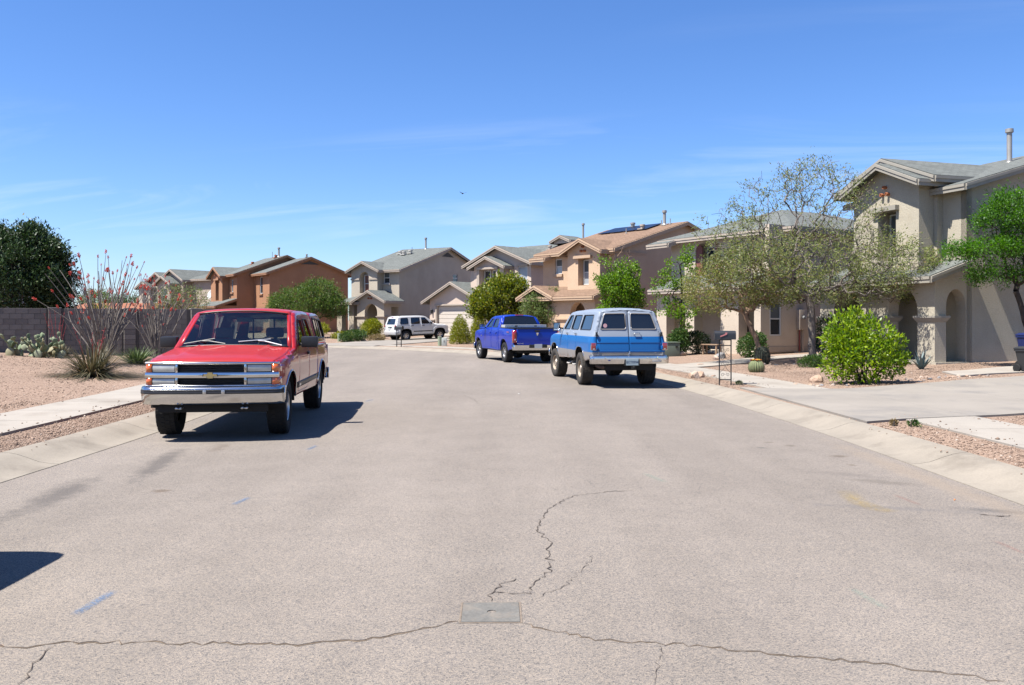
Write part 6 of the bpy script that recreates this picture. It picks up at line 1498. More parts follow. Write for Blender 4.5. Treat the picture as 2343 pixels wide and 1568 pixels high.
# ---------------------------------------------------------------- parked car just outside the frame; only its shadow shows
def dark_car():
    WB = 2.9; FA = 0.9; RA = FA+WB; Y0 = FA+WB/2
    zw = lin([0.3, 0.6, 1.05, 1.15, 1.8], [0.80, 0.86, 0.86, 0.84, 0.72])
    wf = lambda u, z: zw(z) - 0.12*max(0, 0.7-u)**2/0.49 - 0.10*max(0, u-4.35)**2/0.09
    hood = [(0.1, 0.95), (0.4, 1.05), (1.3, 1.15)]; pil = [(1.3, 1.15), (1.7, 1.45), (2.05, 1.70)]; roof = [(2.05, 1.70), (2.4, 1.77), (3.8, 1.79), (4.35, 1.76), (4.5, 1.70)]; tail = [(4.5, 1.70), (4.6, 1.4), (4.68, 1.1), (4.7, 0.6)]
    V = Vehicle('parked_suv', 'dark SUV parked beside the left kerb, only its shadow reaching the picture', 'SUV', (-4.64, 3.58, 0.03), (0.0, -1.0), Y0, wf, [hood+pil[1:]+roof[1:]+tail[1:]], r=0.07)
    P = mat('paint_dark', (0.02, 0.022, 0.025), 0.3, coat=0.8); rk = 0.36; a1 = arch_cut(FA, 0.36, 0.42, rk); a2 = arch_cut(RA, 0.36, 0.42, rk); top = hood+pil[1:]+roof[1:]+tail[1:]
    w1 = round_poly([(1.75, 1.2), (2.7, 1.2), (2.7, 1.62), (2.15, 1.60)], 0.05); w2 = round_poly([(2.8, 1.2), (4.4, 1.2), (4.25, 1.64), (2.8, 1.64)], 0.05)
    V.side_panel('body_side', [(0.15, 0.42)] + a1 + a2 + [(4.7, 0.45)] + list(reversed(top)), [w1, w2], P)
    V.side_glass('door_glass', w1, M_TINT); V.side_glass('door_glass', w2, M_TINT); V.strip('hood', [(u, z, 0.04, 0.05) for u, z in hood], P); V.strip('windscreen', [(u, z, 0.04, 0.05) for u, z in pil], M_TINT); V.strip('roof', [(u, z, 0.04, 0) for u, z in roof], P); V.strip('tailgate', [(u, z, 0.0, 0) for u, z in tail], P)
    V.cross_panel('nose', [(-0.78, 0.4), (0.78, 0.4), (0.78, 0.97), (-0.78, 0.97)], [], lambda x, z: 0.08+0.12*(x/0.8)**2, P, rear=False)
    V.box('floor_pan', 0.4, 4.5, -0.78, 0.78, 0.3, 0.45, M_UNDER)
    for sg in (1, -1):
        for u in (FA, RA): V.wheel(u, sg, 0.36, 0.23, 0.72, M_ALLOY, M_RUBBER, 'spoke5', 0.0, False)
    return V
dark_car()
# ================================================================== plants
BARK_GREY = mat('bark_grey', (0.22, 0.19, 0.165), 0.95, var=(9, 0.3), bump=(30, 0.8, 0.02), spec=0.2)
BARK_DARK = mat('bark_dark', (0.075, 0.06, 0.05), 0.95, var=(9, 0.3), bump=(30, 0.8, 0.02), spec=0.2)
BARK_TAN = mat('bark_tan', (0.34, 0.23, 0.16), 0.95, var=(9, 0.25), bump=(30, 0.6, 0.01), spec=0.2)

def unit(rs, n):
    v = rs.normal(size=(n, 3)); return v/np.linalg.norm(v, axis=1, keepdims=True)
def leaf_cloud(name, P, D, L, W, m, rs, parent, flat=0.0, var=0.35):
    """one leaf-shaped face per point; D preferred directions"""
    n = len(P); d = D + rs.normal(size=(n, 3))*0.55; d /= np.linalg.norm(d, axis=1, keepdims=True)+1e-9
    s = np.cross(d, unit(rs, n) + np.array([0, 0, flat])); s /= np.linalg.norm(s, axis=1, keepdims=True)+1e-9
    sc = (1+var*rs.uniform(-1, 1, n))[:, None]; l = L*sc; w = W*sc*0.5
    up = np.cross(s, d)*l*0.12
    V = np.stack([P, P+d*l*0.45+s*w+up, P+d*l, P+d*l*0.45-s*w+up], 1).reshape(-1, 3)
    Fc = np.arange(4*n).reshape(-1, 4)
    return np_mesh(name, V, Fc, m, parent)
def frusta(name, A, B, ra, rb, m, parent, k=5):
    """tapered sticks between A and B"""
    A, B = np.asarray(A), np.asarray(B); n = len(A); d = B-A; d /= np.linalg.norm(d, axis=1, keepdims=True)+1e-9
    ref = np.where(np.abs(d[:, 2:3]) < 0.9, np.array([[0, 0, 1.]]), np.array([[1., 0, 0]])); a = np.cross(d, ref); a /= np.linalg.norm(a, axis=1, keepdims=True); b = np.cross(d, a)
    t = np.linspace(0, 2*np.pi, k, endpoint=False); ring = a[:, None]*np.cos(t)[None, :, None] + b[:, None]*np.sin(t)[None, :, None]
    V = np.concatenate([A[:, None]+ring*np.asarray(ra)[:, None, None], B[:, None]+ring*np.asarray(rb)[:, None, None]], 1).reshape(-1, 3)
    base = (np.arange(n)*2*k)[:, None]; i = np.arange(k); j = (i+1) % k
    Fc = np.stack([base+i, base+j, base+k+j, base+k+i], -1).reshape(-1, 4)
    return V, Fc
def sample_env(env, rs, shell=0.5):
    out = []
    for (cx, cy, cz, rx, ry, rz, n) in env:
        u = unit(rs, n); r = rs.uniform(0, 1, n)**(1/3*(1-shell)+1e-3); out.append(np.array([cx, cy, cz]) + u*r[:, None]*np.array([rx, ry, rz]))
    return np.concatenate(out)
def tree(name, label, cat, base, trunk, env, leaf, lm, bm_, seed, r_tip=0.004, expo=0.47, shell=0.45, r_max=0.16, group=None, pw=0.22, droop=0.0, bare=0.0, wig=0.12, zmin=None):
    rs = np.random.RandomState(seed); root = empty(name, base, 0, label, cat, group)
    T = np.array(trunk, float); nodes = [T[0]]; par = [-1]; pl = [0.0]
    for p in T[1:]:
        q = nodes[-1]
        for k in (1, 2, 3):
            nodes.append(q+(p-q)*k/3 + (rs.normal(size=3)*0.012 if k < 3 else 0)); par.append(len(nodes)-2); pl.append(pl[-1]+np.linalg.norm(p-q)/3)
    t_n = len(nodes); N0 = max(1, t_n-4)
    att = sample_env(env, rs, shell)
    if zmin is not None: att = att[att[:, 2] > zmin]
    att = att[np.argsort(np.linalg.norm(att-T[-1], axis=1) + rs.uniform(0, 0.3, len(att)))]
    NP = np.zeros((t_n+3*len(att), 3)); NP[:t_n] = nodes; PL = np.zeros(len(NP)); PL[:t_n] = pl; PL[:N0] = 99; cnt = t_n
    if N0 >= t_n-1: PL[:t_n] = pl
    for a in att:
        c = np.linalg.norm(NP[:cnt]-a, axis=1); cost = c + pw*PL[:cnt] + 0.5*np.maximum(0, NP[:cnt, 2]-a[2]-0.15); i = int(cost.argmin()); q = NP[i]; L = c[i]
        if L < 0.02: continue
        mid = q+(a-q)*0.5 + rs.normal(size=3)*wig*L + np.array([0, 0, 0.10*L]); 
        NP[cnt] = mid; par.append(i); PL[cnt] = PL[i]+L/2; cnt += 1; a2 = a - np.array([0, 0, droop*L]); NP[cnt] = a2; par.append(cnt-1); PL[cnt] = PL[i]+L; cnt += 1
    NP = NP[:cnt]; par = np.array(par); w = np.zeros(cnt); haschild = np.zeros(cnt, bool); haschild[par[par >= 0]] = True
    w[~haschild] = 1
    for i in range(cnt-1, 0, -1): w[par[i]] += w[i]
    R = np.minimum(r_tip*np.maximum(w, 1)**expo, r_max); idx = np.arange(1, cnt); A = NP[par[idx]]; B = NP[idx]; rb = R[idx]; ra = np.minimum(R[par[idx]], rb*1.5)
    tk = idx < t_n; ra[tk] = R[par[idx]][tk]
    big = rb > 0.022; V1, F1 = frusta('', A[big], B[big], ra[big], rb[big], None, None, 7); V2, F2 = frusta('', A[~big], B[~big], ra[~big], rb[~big], None, None, 3)
    np_mesh('trunk', np.concatenate([V1, V2]), np.concatenate([F1, F2+len(V1)]), bm_, root, smooth=60)
    tips = np.where(w <= leaf.get('w', 2))[0]; tips = tips[tips >= t_n]
    if bare: tips = tips[rs.uniform(size=len(tips)) > bare*np.clip((NP[tips, 2]-leaf.get('bz', 0))/1.0, 0, 1)]
    k = leaf['k']; ii = np.repeat(tips, k); f = rs.uniform(0, 1, len(ii))[:, None]; P = NP[par[ii]]*(1-f)+NP[ii]*f + rs.normal(size=(len(ii), 3))*leaf['s']
    ctr = np.array([np.mean(att[:, 0]), np.mean(att[:, 1]), np.min(att[:, 2])]); D = P-ctr; D /= np.linalg.norm(D, axis=1, keepdims=True); D = D*0.6 + np.array([0, 0, leaf.get('up', 0.1)])
    leaf_cloud('crown', P, D, leaf['L'], leaf['W'], lm, rs, root, leaf.get('flat', 0.6))
    return root
def bush(name, label, base, lumps, n, L, W, lm, seed, cat='shrub', group=None, up=0.3, stems=6, spiky=0.0, stem_m=None):
    """dense shrub: leaves through the lumps, thick toward their outside; lumps (x,y,z,rx,ry,rz)"""
    rs = np.random.RandomState(seed); root = empty(name, base, 0, label, cat, group); vol = np.array([l[3]*l[4]*l[5] for l in lumps])**0.67; vol /= vol.sum(); Ps = []; Ds = []
    for l, v in zip(lumps, vol):
        k = int(n*v); u = unit(rs, k); r = np.clip(1-np.abs(rs.normal(size=k))*0.22, 0.15, 1); r *= 1+0.13*np.sin(u[:, 0]*7+seed)*np.cos(u[:, 1]*6+u[:, 2]*5) + spiky*np.maximum(0, rs.normal(size=k))
        p = np.array(l[:3])+u*r[:, None]*np.array(l[3:6]); g = p[:, 2] > 0.01; Ps.append(p[g]); Ds.append((u*0.8+np.array([0, 0, up]))[g])
    leaf_cloud('foliage', np.concatenate(Ps), np.concatenate(Ds), L, W, lm, rs, root, 0.2)
    mb = MB(); top = np.mean([l[:3] for l in lumps], axis=0)
    for k in range(stems):
        l = lumps[k % len(lumps)]; e = np.array(l[:3])+unit(rs, 1)[0]*np.array(l[3:6])*0.5; e[2] = max(e[2], 0.1); s = rs.normal(size=2)*0.06
        mb.tube([(s[0], s[1], -0.03), ((s[0]+e[0])/2, (s[1]+e[1])/2, e[2]*0.6), tuple(e)], [0.02, 0.014, 0.006], 5)
    mb.build('stem', stem_m or BARK_DARK, root)
    return root

L_MESQ = leaf_mat('leaf_mesquite', (0.12, 0.165, 0.05), (0.29, 0.32, 0.12), (0.34, 0.24, 0.12), 0.45)
L_MESQ2 = leaf_mat('leaf_mesquite_tan', (0.12, 0.16, 0.04), (0.29, 0.29, 0.09), (0.38, 0.26, 0.13), 0.45)
L_BRIGHT = leaf_mat('leaf_bright', (0.07, 0.17, 0.015), (0.22, 0.36, 0.03), None, 0.42)
L_YELLOWG = leaf_mat('leaf_yellow_green', (0.08, 0.18, 0.010), (0.33, 0.44, 0.03), None, 0.4, 0.35)
L_DARK = leaf_mat('leaf_dark', (0.022, 0.05, 0.016), (0.05, 0.085, 0.03), (0.10, 0.105, 0.04), 0.2)
L_MID = leaf_mat('leaf_mid', (0.035, 0.085, 0.018), (0.085, 0.15, 0.035), (0.17, 0.17, 0.05), 0.3)
L_OLIVE = leaf_mat('leaf_olive', (0.085, 0.14, 0.035), (0.20, 0.255, 0.085), (0.2, 0.19, 0.07), 0.3)
L_GOLD = leaf_mat('leaf_gold', (0.11, 0.16, 0.014), (0.36, 0.36, 0.03), (0.42, 0.30, 0.035), 0.33)
L_FERN = leaf_mat('leaf_fern', (0.035, 0.11, 0.015), (0.11, 0.235, 0.03), None, 0.42)
L_DRY = leaf_mat('leaf_dry', (0.20, 0.14, 0.07), (0.34, 0.26, 0.13), (0.15, 0.19, 0.06), 0.25)

# ---- right-hand front gardens
def zb(x, y): return (x, y, gz(x, y)-0.02)
tree('mesquite_tree', 'tall wide mesquite with sparse leaves and a straight grey trunk by the arched porch', 'tree', zb(9.95, 29.0), [(0,0,0), (0.02,0,0.9), (-0.02,0.05,1.85), (-0.1,0.05,2.25)],
     [(0.3, 0.2, 3.3, 3.9, 3.0, 1.35, 1150), (-0.3, 0, 4.5, 2.7, 2.5, 2.3, 780), (0.2, 0, 5.8, 1.3, 1.3, 1.15, 150), (2.6, -0.3, 3.0, 1.5, 1.5, 1.0, 240), (-2.6, 0, 4.4, 1.3, 1.2, 0.9, 120)],
     dict(k=10, s=0.10, L=0.10, W=0.028, w=3, up=-0.1, bz=3.3), L_MESQ, BARK_GREY, 11, r_tip=0.0058, expo=0.44, r_max=0.17, pw=0.12, wig=0.16, zmin=2.0, bare=0.58)
tree('mesquite_tree', 'low spreading mesquite with reddish twigs and a leaning forked trunk behind the mailbox', 'tree', zb(8.55, 30.0), [(0,0,0), (-0.05,0,0.5), (-0.3,0,1.1), (-0.55,0,1.7)],
     [(-1.0, 0, 2.7, 1.75, 1.6, 0.95, 520), (-0.2, 0, 3.2, 1.6, 1.5, 1.1, 420), (-2.0, 0, 2.4, 0.9, 1.0, 0.6, 120), (0.5, 0, 2.5, 1.1, 1.2, 0.6, 160)],
     dict(k=7, s=0.10, L=0.09, W=0.026, w=3, up=-0.1), L_MESQ2, BARK_TAN, 12, r_tip=0.005, expo=0.45, r_max=0.10, pw=0.12, wig=0.16, zmin=1.5)
tree('feathery_tree', 'bright green feathery tree at the right edge before the side wall', 'tree', zb(15.15, 25.5), [(0,0,0), (-0.05,0,0.8), (-0.25,0,1.6), (-0.45,0,2.2)],
     [(0.3, 0, 4.75, 1.6, 1.3, 0.45, 150), (-0.55, 0, 4.25, 1.2, 1.0, 0.25, 80), (-1.35, -0.1, 3.35, 1.2, 1.0, 0.25, 90), (0.5, 0, 3.75, 1.7, 1.3, 0.3, 120), (-0.7, 0.1, 2.75, 1.1, 0.9, 0.25, 60), (0.9, 0, 2.9, 1.0, 1.0, 0.3, 60), (1.6, 0, 4.4, 1.3, 1.4, 0.8, 100)],
     dict(k=36, s=0.13, L=0.085, W=0.034, w=2, up=0.0, flat=2.0), L_FERN, BARK_DARK, 13, r_tip=0.005, expo=0.47, r_max=0.09, pw=0.16)
bush('leafy_shrub', 'large bright yellow-green leafy shrub beside the concrete driveway', zb(8.3, 20.7), [(0, 0, 0.6, 0.7, 0.65, 0.6), (-0.42, 0.1, 1.28, 0.36, 0.36, 0.42), (0.3, -0.1, 1.15, 0.42, 0.42, 0.36), (-0.12, 0.15, 1.5, 0.2, 0.22, 0.34), (0.62, 0, 0.55, 0.36, 0.45, 0.4), (-0.6, -0.1, 0.5, 0.36, 0.45, 0.4), (0.82, 0, 1.0, 0.22, 0.2, 0.16), (-0.75, 0, 1.05, 0.2, 0.25, 0.25), (-0.3, 0, 0.9, 0.5, 0.5, 0.45), (0.95, 0.1, 0.62, 0.2, 0.2, 0.14), (0.15, 0, 1.42, 0.14, 0.16, 0.26)],
     5600, 0.10, 0.045, L_YELLOWG, 21, up=0.55, stems=14, spiky=0.14)
bush('low_shrub', 'small dark green mound shrub at the foot of the tall mesquite', zb(9.3, 27.2), [(0, 0, 0.16, 0.40, 0.35, 0.2), (0.15, 0, 0.2, 0.28, 0.28, 0.2)], 1500, 0.075, 0.025, L_MID, 22, up=0.7)
bush('hedge_shrub', 'light green rounded shrub left of the slender tree by the beige house', zb(6.95, 36.6), [(0, 0, 0.5, 0.45, 0.45, 0.5), (0.1, 0, 0.85, 0.32, 0.32, 0.3)], 2600, 0.085, 0.05, L_MID, 23)
bush('hedge_shrub', 'dark clipped shrub right of the slender tree by the beige house', zb(7.95, 37.4), [(0, 0, 0.5, 0.55, 0.5, 0.48), (-0.2, 0, 0.7, 0.4, 0.4, 0.3)], 3000, 0.07, 0.04, L_DARK, 24)
bush('hedge_shrub', 'green shrub directly behind the mesquite trunk beside the mailbox', zb(9.1, 33.2), [(0, 0, 0.45, 0.58, 0.5, 0.45), (0.15, 0, 0.75, 0.4, 0.4, 0.28)], 3000, 0.075, 0.04, L_MID, 25)
bush('hedge_shrub', 'dark green shrub on the porch wall behind the bright shrub', zb(10.75, 29.7), [(0, 0, 0.9, 0.6, 0.35, 0.7), (0.5, -0.3, 1.2, 0.5, 0.3, 0.4)], 2600, 0.08, 0.04, L_DARK, 26)
tree('slender_tree', 'slender bright green young tree with thin trunk before the beige porch', 'tree', zb(7.1, 37.0), [(0,0,0), (0,0,0.9), (0.05,0,1.8), (0.1,0,2.8), (0.0,0,3.8)],
     [(0.25, 0, 3.5, 0.55, 0.5, 0.9, 60), (-0.45, 0, 3.0, 0.4, 0.4, 1.0, 50), (0.05, 0, 1.9, 0.8, 0.6, 0.45, 70), (0.4, 0, 4.2, 0.3, 0.3, 0.5, 25), (0.2, 0, 1.3, 0.3, 0.3, 0.3, 14), (-0.9, 0, 2.6, 0.35, 0.3, 1.0, 20)],
     dict(k=18, s=0.09, L=0.085, W=0.06, w=2), L_BRIGHT, BARK_DARK, 14, r_tip=0.005, r_max=0.055, bare=0.55)
tree('young_tree', 'bright green bushy young tree standing before the peach house', 'tree', zb(5.3, 42.6), [(0,0,0), (0,0,1.0), (0,0,1.9), (0.05,0,2.8)],
     [(0, 0, 2.9, 0.95, 0.85, 1.0, 170), (0.3, 0, 3.6, 0.6, 0.6, 0.9, 90), (-0.6, 0, 1.7, 0.7, 0.6, 0.45, 70), (0.6, 0, 2.4, 0.55, 0.5, 0.7, 60), (-0.2, 0, 4.6, 0.9, 0.5, 0.6, 30), (-0.7, 0, 3.6, 0.5, 0.5, 0.8, 40)],
     dict(k=22, s=0.11, L=0.10, W=0.065, w=2, bz=3.6), L_BRIGHT, BARK_TAN, 15, r_tip=0.006, r_max=0.07, bare=1.0)

# ---- far side of the bend
tree('citrus_tree', 'rounded dark green tree with yellowish leaves before the garage house', 'tree', zb(-0.8, 55.5), [(0,0,0), (0,0,0.7), (0.05,0,1.3)], [(0, 0, 2.6, 1.75, 1.5, 1.35, 230), (0.5, 0, 3.4, 1.2, 1.1, 0.9, 110), (-1.0, 0, 2.3, 0.9, 0.9, 0.8, 60)],
     dict(k=26, s=0.17, L=0.16, W=0.09, w=2), leaf_mat('leaf_citrus', (0.075, 0.125, 0.018), (0.23, 0.25, 0.03), (0.42, 0.33, 0.04), 0.36), BARK_DARK, 16, r_tip=0.009)
tree('olive_tree', 'greyish green rounded tree before the left corner of the peach house', 'tree', zb(1.75, 50.0), [(0,0,0), (0,0,0.6), (0,0,1.1)], [(0, 0, 1.95, 1.2, 1.1, 1.0, 170), (0.4, 0, 2.4, 0.9, 0.8, 0.75, 90)],
     dict(k=26, s=0.14, L=0.12, W=0.045, w=2), L_OLIVE, BARK_DARK, 17, r_tip=0.008)
def cone_bush(label, x, y, h, r, seed, n=9500):
    r = r*1.12
    bush('conical_shrub', label, zb(x, y), [(0, 0, h*(0.10+0.80*k/7), r*math.sqrt(max(0.03, 1-(k/7.4)**1.6)), r*math.sqrt(max(0.03, 1-(k/7.4)**1.6)), h*0.17) for k in range(8)], n, 0.07, 0.03, L_GOLD, seed, up=0.7, group='conical shrubs by the garage')
cone_bush('conical golden-green shrub nearest the utility pedestals', -3.2, 53.7, 1.75, 0.62, 31); cone_bush('conical golden-green shrub between its twin and the blue pickup', -2.05, 55.0, 1.9, 0.6, 32)
bush('round_shrub', 'round golden-green shrub behind the white SUV', zb(-10.35, 64.5), [(0, 0, 0.75, 0.8, 0.75, 0.72), (0.1, 0, 1.0, 0.6, 0.6, 0.5)], 4200, 0.11, 0.05, L_GOLD, 33)
bush('low_shrub', 'dark spreading shrub left of the white SUV', zb(-10.85, 59.4), [(0, 0, 0.4, 0.75, 0.6, 0.42), (0.5, 0, 0.45, 0.5, 0.5, 0.4), (-0.45, 0, 0.3, 0.45, 0.45, 0.32)], 3600, 0.10, 0.04, L_MID, 34)
bush('dry_shrub', 'brownish flowering shrub beside the rear wheel of the white SUV', zb(-9.5, 60.6), [(0, 0, 0.2, 0.6, 0.4, 0.24), (0.3, 0.2, 0.25, 0.4, 0.35, 0.22)], 1500, 0.10, 0.03, L_DRY, 35)
bush('low_hedge', 'low yellow-green hedge before the posts of the tan house', zb(-12.6, 65.3), [(0, 0, 0.25, 0.9, 0.5, 0.32)], 1500, 0.11, 0.05, L_GOLD, 36)
bush('grass_clump', 'tawny clump against the side wall of the orange house', zb(-16.3, 74.5), [(0, 0, 0.5, 0.7, 0.6, 0.5)], 1300, 0.2, 0.04, L_GOLD, 37, cat='shrub', up=0.9)
tree('palo_verde_tree', 'broad green tree before the orange-brown house', 'tree', zb(-15.9, 68.0), [(0,0,0), (0.1,0,0.5), (0.2,0,1.0)], [(-0.4, 0, 2.7, 2.6, 2.2, 1.35, 420), (0.9, 0, 3.3, 1.6, 1.5, 1.35, 240), (-1.8, 0, 2.2, 1.4, 1.3, 0.9, 150), (2.0, 0, 2.4, 1.2, 1.2, 0.9, 130)],
     dict(k=16, s=0.16, L=0.16, W=0.045, w=2), leaf_mat('leaf_palo_verde', (0.05, 0.115, 0.02), (0.14, 0.20, 0.045), (0.22, 0.2, 0.07), 0.35), BARK_DARK, 18, r_tip=0.008)
tree('bare_tree', 'half-bare twiggy tree left of the orange-brown house', 'tree', zb(-28.4, 75.0), [(0,0,0), (0.1,0,0.6), (0.0,0,1.2)], [(0, 0, 3.0, 2.4, 1.8, 1.5, 420), (-1.2, 0, 2.3, 1.5, 1.4, 1.0, 160)], dict(k=4, s=0.16, L=0.16, W=0.05, w=2), L_OLIVE, BARK_TAN, 19, r_tip=0.011)
bush('vine', 'dry vine sprawling over the porch of the orange-brown house', zb(-29.5, 83.5), [(0, 0, 1.8, 1.0, 0.8, 0.9), (0.8, 0, 1.3, 0.8, 0.7, 1.0)], 1600, 0.2, 0.05, L_DRY, 38, cat='vine')
# ---- left garden and behind the wall
tree('evergreen_tree', 'dense dark evergreen tree behind the block wall at the left edge', 'tree', (-23.2, 40.0, 0.4), [(0,0,0), (0,0,0.8), (0,0,1.5)],
     [(0, 0, 3.2, 2.6, 2.2, 1.9, 380), (1.1, 0, 4.0, 1.3, 1.2, 1.5, 170), (-1.2, 0, 4.0, 1.5, 1.3, 1.5, 170), (2.0, 0, 3.0, 1.0, 1.0, 1.3, 130), (1.3, 0, 5.1, 0.4, 0.3, 0.45, 30), (-0.6, 0, 5.0, 0.6, 0.5, 0.5, 40), (2.3, 0, 4.3, 0.5, 0.5, 0.5, 30), (2.3, 0, 2.2, 0.7, 0.8, 0.8, 50)],
     dict(k=30, s=0.20, L=0.16, W=0.07, w=2), L_DARK, BARK_DARK, 20, r_tip=0.010)
bush('garden_shrub', 'sunlit yellow-green shrub just above the block wall beside the evergreen', (-19.9, 42.0, 0.4), [(0, 0, 1.2, 0.8, 0.7, 0.9)], 1600, 0.12, 0.05, L_GOLD, 39)
tree('far_tree', 'pale hazy far tree above the terracotta roof', 'tree', (-56, 118, 0.5), [(0,0,0), (0,0,1), (0,0,2)], [(0, 0, 3.6, 2.4, 2.0, 1.6, 220)], dict(k=10, s=0.25, L=0.25, W=0.1, w=2), L_OLIVE, BARK_TAN, 40, r_tip=0.01)
tree('far_tree', 'far green tree seen between the terracotta roof and the gabled house', 'tree', (-46, 105, 0.5), [(0,0,0), (0,0,1), (0,0,1.6)], [(0, 0, 2.7, 2.6, 2.0, 1.4, 220)], dict(k=10, s=0.25, L=0.25, W=0.1, w=2), L_MID, BARK_TAN, 41, r_tip=0.01)

# ---- ocotillos: wands with red flower spikes
M_WAND = mat('ocotillo_wand', (0.23, 0.20, 0.175), 0.95, var=(14, 0.35), bump=(60, 0.8, 0.01)); M_BLOOM = mat('ocotillo_bloom', (0.62, 0.045, 0.02), 0.6, var=(12, 0.35))
def bloom_mesh():
    mb = MB(); rs = random.Random(2)
    for k in range(9):
        t = k/9; a = k*2.4; r = 0.035*(1-t*0.7); b = Vector((math.cos(a)*0.012, math.sin(a)*0.012, t*0.13)); d = Vector((math.cos(a)*0.9, math.sin(a)*0.9, 1.0+t)).normalized(); p = b+d*(0.055*(1.1-t*0.5))
        mb.tube([b, (b+p)/2, p], [0.012, 0.017*(1-t*0.4), 0.003], 5)
    me = mb.build('flower', M_BLOOM); m = me.data; bpy.data.objects.remove(me); return m
BLOOM = bloom_mesh()
def ocotillo(label, x, y, n, H, spread, seed, leanbias=0.0):
    rs = random.Random(seed); root = empty('ocotillo', zb(x, y), 0, label, 'ocotillo', 'ocotillos by the block wall')
    for k in range(n):
        a = rs.uniform(0, 2*math.pi); s = spread*math.sqrt(rs.uniform(0.0, 1))*rs.uniform(0.7, 1.0); h = H*rs.uniform(0.55, 1.0)*(1-0.22*(s/spread)**2)
        b = Vector((math.cos(a)*0.12*rs.random(), math.sin(a)*0.12*rs.random(), -0.03)); e = Vector((math.cos(a)*s, math.sin(a)*s*0.9, h)); pts = []; m = 9; j1 = Vector((rs.gauss(0, 0.05), rs.gauss(0, 0.05), 0)); j2 = Vector((rs.gauss(0, 0.07), rs.gauss(0, 0.07), 0)); ben = rs.uniform(0.75, 1.5)
        for i in range(m): t = i/(m-1); p = b.lerp(e, t); f = t**ben; p.x = b.x+(e.x-b.x)*f; p.y = b.y+(e.y-b.y)*f; pts.append(p + j1*math.sin(t*7+a) *t + j2*math.sin(t*4)*t)
        mb = MB(); mb.tube(pts, [0.024-0.016*i/(m-1) for i in range(m)], 5)
        if rs.random() < 0.7:
            i0 = rs.randint(3, 6); q = pts[i0]; d = (pts[i0+1]-q).normalized(); sd = Vector((rs.gauss(0, 1), rs.gauss(0, 1), 0.6)).normalized(); e2 = q + (d*0.8+sd*0.45)*rs.uniform(0.4, 1.1); mb.tube([q, q.lerp(e2, 0.5)+sd*0.05, e2], [0.014, 0.011, 0.006], 4)
        else: e2 = None
        w = mb.build('wand', M_WAND, root, smooth=60)
        for q, d, pr in ((pts[-1], pts[-1]-pts[-2], 0.85), (e2, (e2-pts[4]) if e2 is not None else None, 0.75)):
            if q is None or rs.random() > pr: continue
            f = bpy.data.objects.new('flower', BLOOM); COL.objects.link(f); f.parent = w; f.location = q; f.rotation_euler = d.to_track_quat('Z', 'Y').to_euler(); sc = rs.uniform(0.5, 1.2); f.scale = (sc, sc, sc)
    return root
ocotillo('large red-flowered ocotillo behind the clump of grassy red yucca', -12.75, 27.2, 58, 3.65, 1.95, 4)
ocotillo('smaller red-flowered ocotillo by the red pickup bonnet', -13.1, 32.3, 34, 3.4, 1.15, 9)

# ---- grassy and rosette plants
def blade_clump(root, name, n, r, h, m, seed, w=0.012, droop=0.5, base_r=0.12, minel=0.1):
    rs = np.random.RandomState(seed); V = []; Fc = []
    for k in range(n):
        a = rs.uniform(0, 2*math.pi); el = math.acos(rs.uniform(minel, 1))*0.98; L = h*rs.uniform(0.7, 1.1)/max(0.5, math.cos(el)*0.7+0.35); d = np.array([math.cos(a)*math.sin(el), math.sin(a)*math.sin(el), math.cos(el)]); s = np.array([-math.sin(a), math.cos(a), 0]); b = np.array([math.cos(a), math.sin(a), 0])*base_r*rs.uniform(0, 1)
        i0 = len(V); ks = (0, 0.35, 0.7, 1.0)
        for t in ks:
            p = b + d*L*t; p[2] -= droop*L*t*t*math.sin(el)*0.6; p[2] = max(p[2], 0.005); ww = w*(1-t)**0.6+0.001; V.append(p+s*ww); V.append(p-s*ww)
        for i in range(3): Fc.append((i0+2*i, i0+2*i+1, i0+2*i+3, i0+2*i+2))
    o = np_mesh(name, V, Fc, m, root); return tag(o, kind='stuff')
L_GRASSY = leaf_mat('leaf_grassy', (0.045, 0.055, 0.03), (0.17, 0.135, 0.075), (0.32, 0.21, 0.12), 0.2); L_YUCCA = leaf_mat('leaf_yucca', (0.06, 0.10, 0.03), (0.17, 0.22, 0.08), None, 0.2)
M_STALK = mat('red_stalk', (0.42, 0.05, 0.05), 0.7, var=(9, 0.3))
def red_yucca(label, x, y, r, h, ns, sh, seed):
    root = empty('red_yucca', zb(x, y), 0, label, 'yucca'); blade_clump(root, 'leaves', 900, r, h, L_GRASSY, seed, 0.012, 0.75, 0.25, 0.03); rs = random.Random(seed)
    for k in range(ns):
        a = rs.uniform(0, 6.28); s = rs.uniform(0.1, 0.55); e = Vector((math.cos(a)*s, math.sin(a)*s, sh*rs.uniform(0.7, 1.05))); mb = MB(); q = Vector((e.x*0.2, e.y*0.2, 0.1)); m1 = q.lerp(e, 0.55)+Vector((0, 0, 0.08)); mb.tube([q, m1, e], [0.007, 0.006, 0.003], 5)
        for j in range(9): t = 0.5+0.5*j/9; p = m1.lerp(e, (t-0.5)*2); mb.tube([p, p+Vector((rs.gauss(0, 0.025), rs.gauss(0, 0.025), 0.03))], [0.007, 0.004], 4)
        mb.build('flower_stalk', M_STALK, root)
    return root
red_yucca('wide tawny clump of red yucca nearest the sidewalk', -10.75, 22.4, 0.8, 1.15, 5, 1.25, 51); red_yucca('red yucca with tall thin flower stalks behind the prickly pear', -15.9, 30.6, 0.6, 0.55, 9, 1.6, 52)
yr = empty('spiky_yucca', zb(-12.2, 28.4), 0, 'compact green spiky yucca rosette left of the pickup mirror', 'yucca'); blade_clump(yr, 'leaves', 300, 0.5, 0.66, L_YUCCA, 53, 0.016, 0.0, 0.08, 0.02)
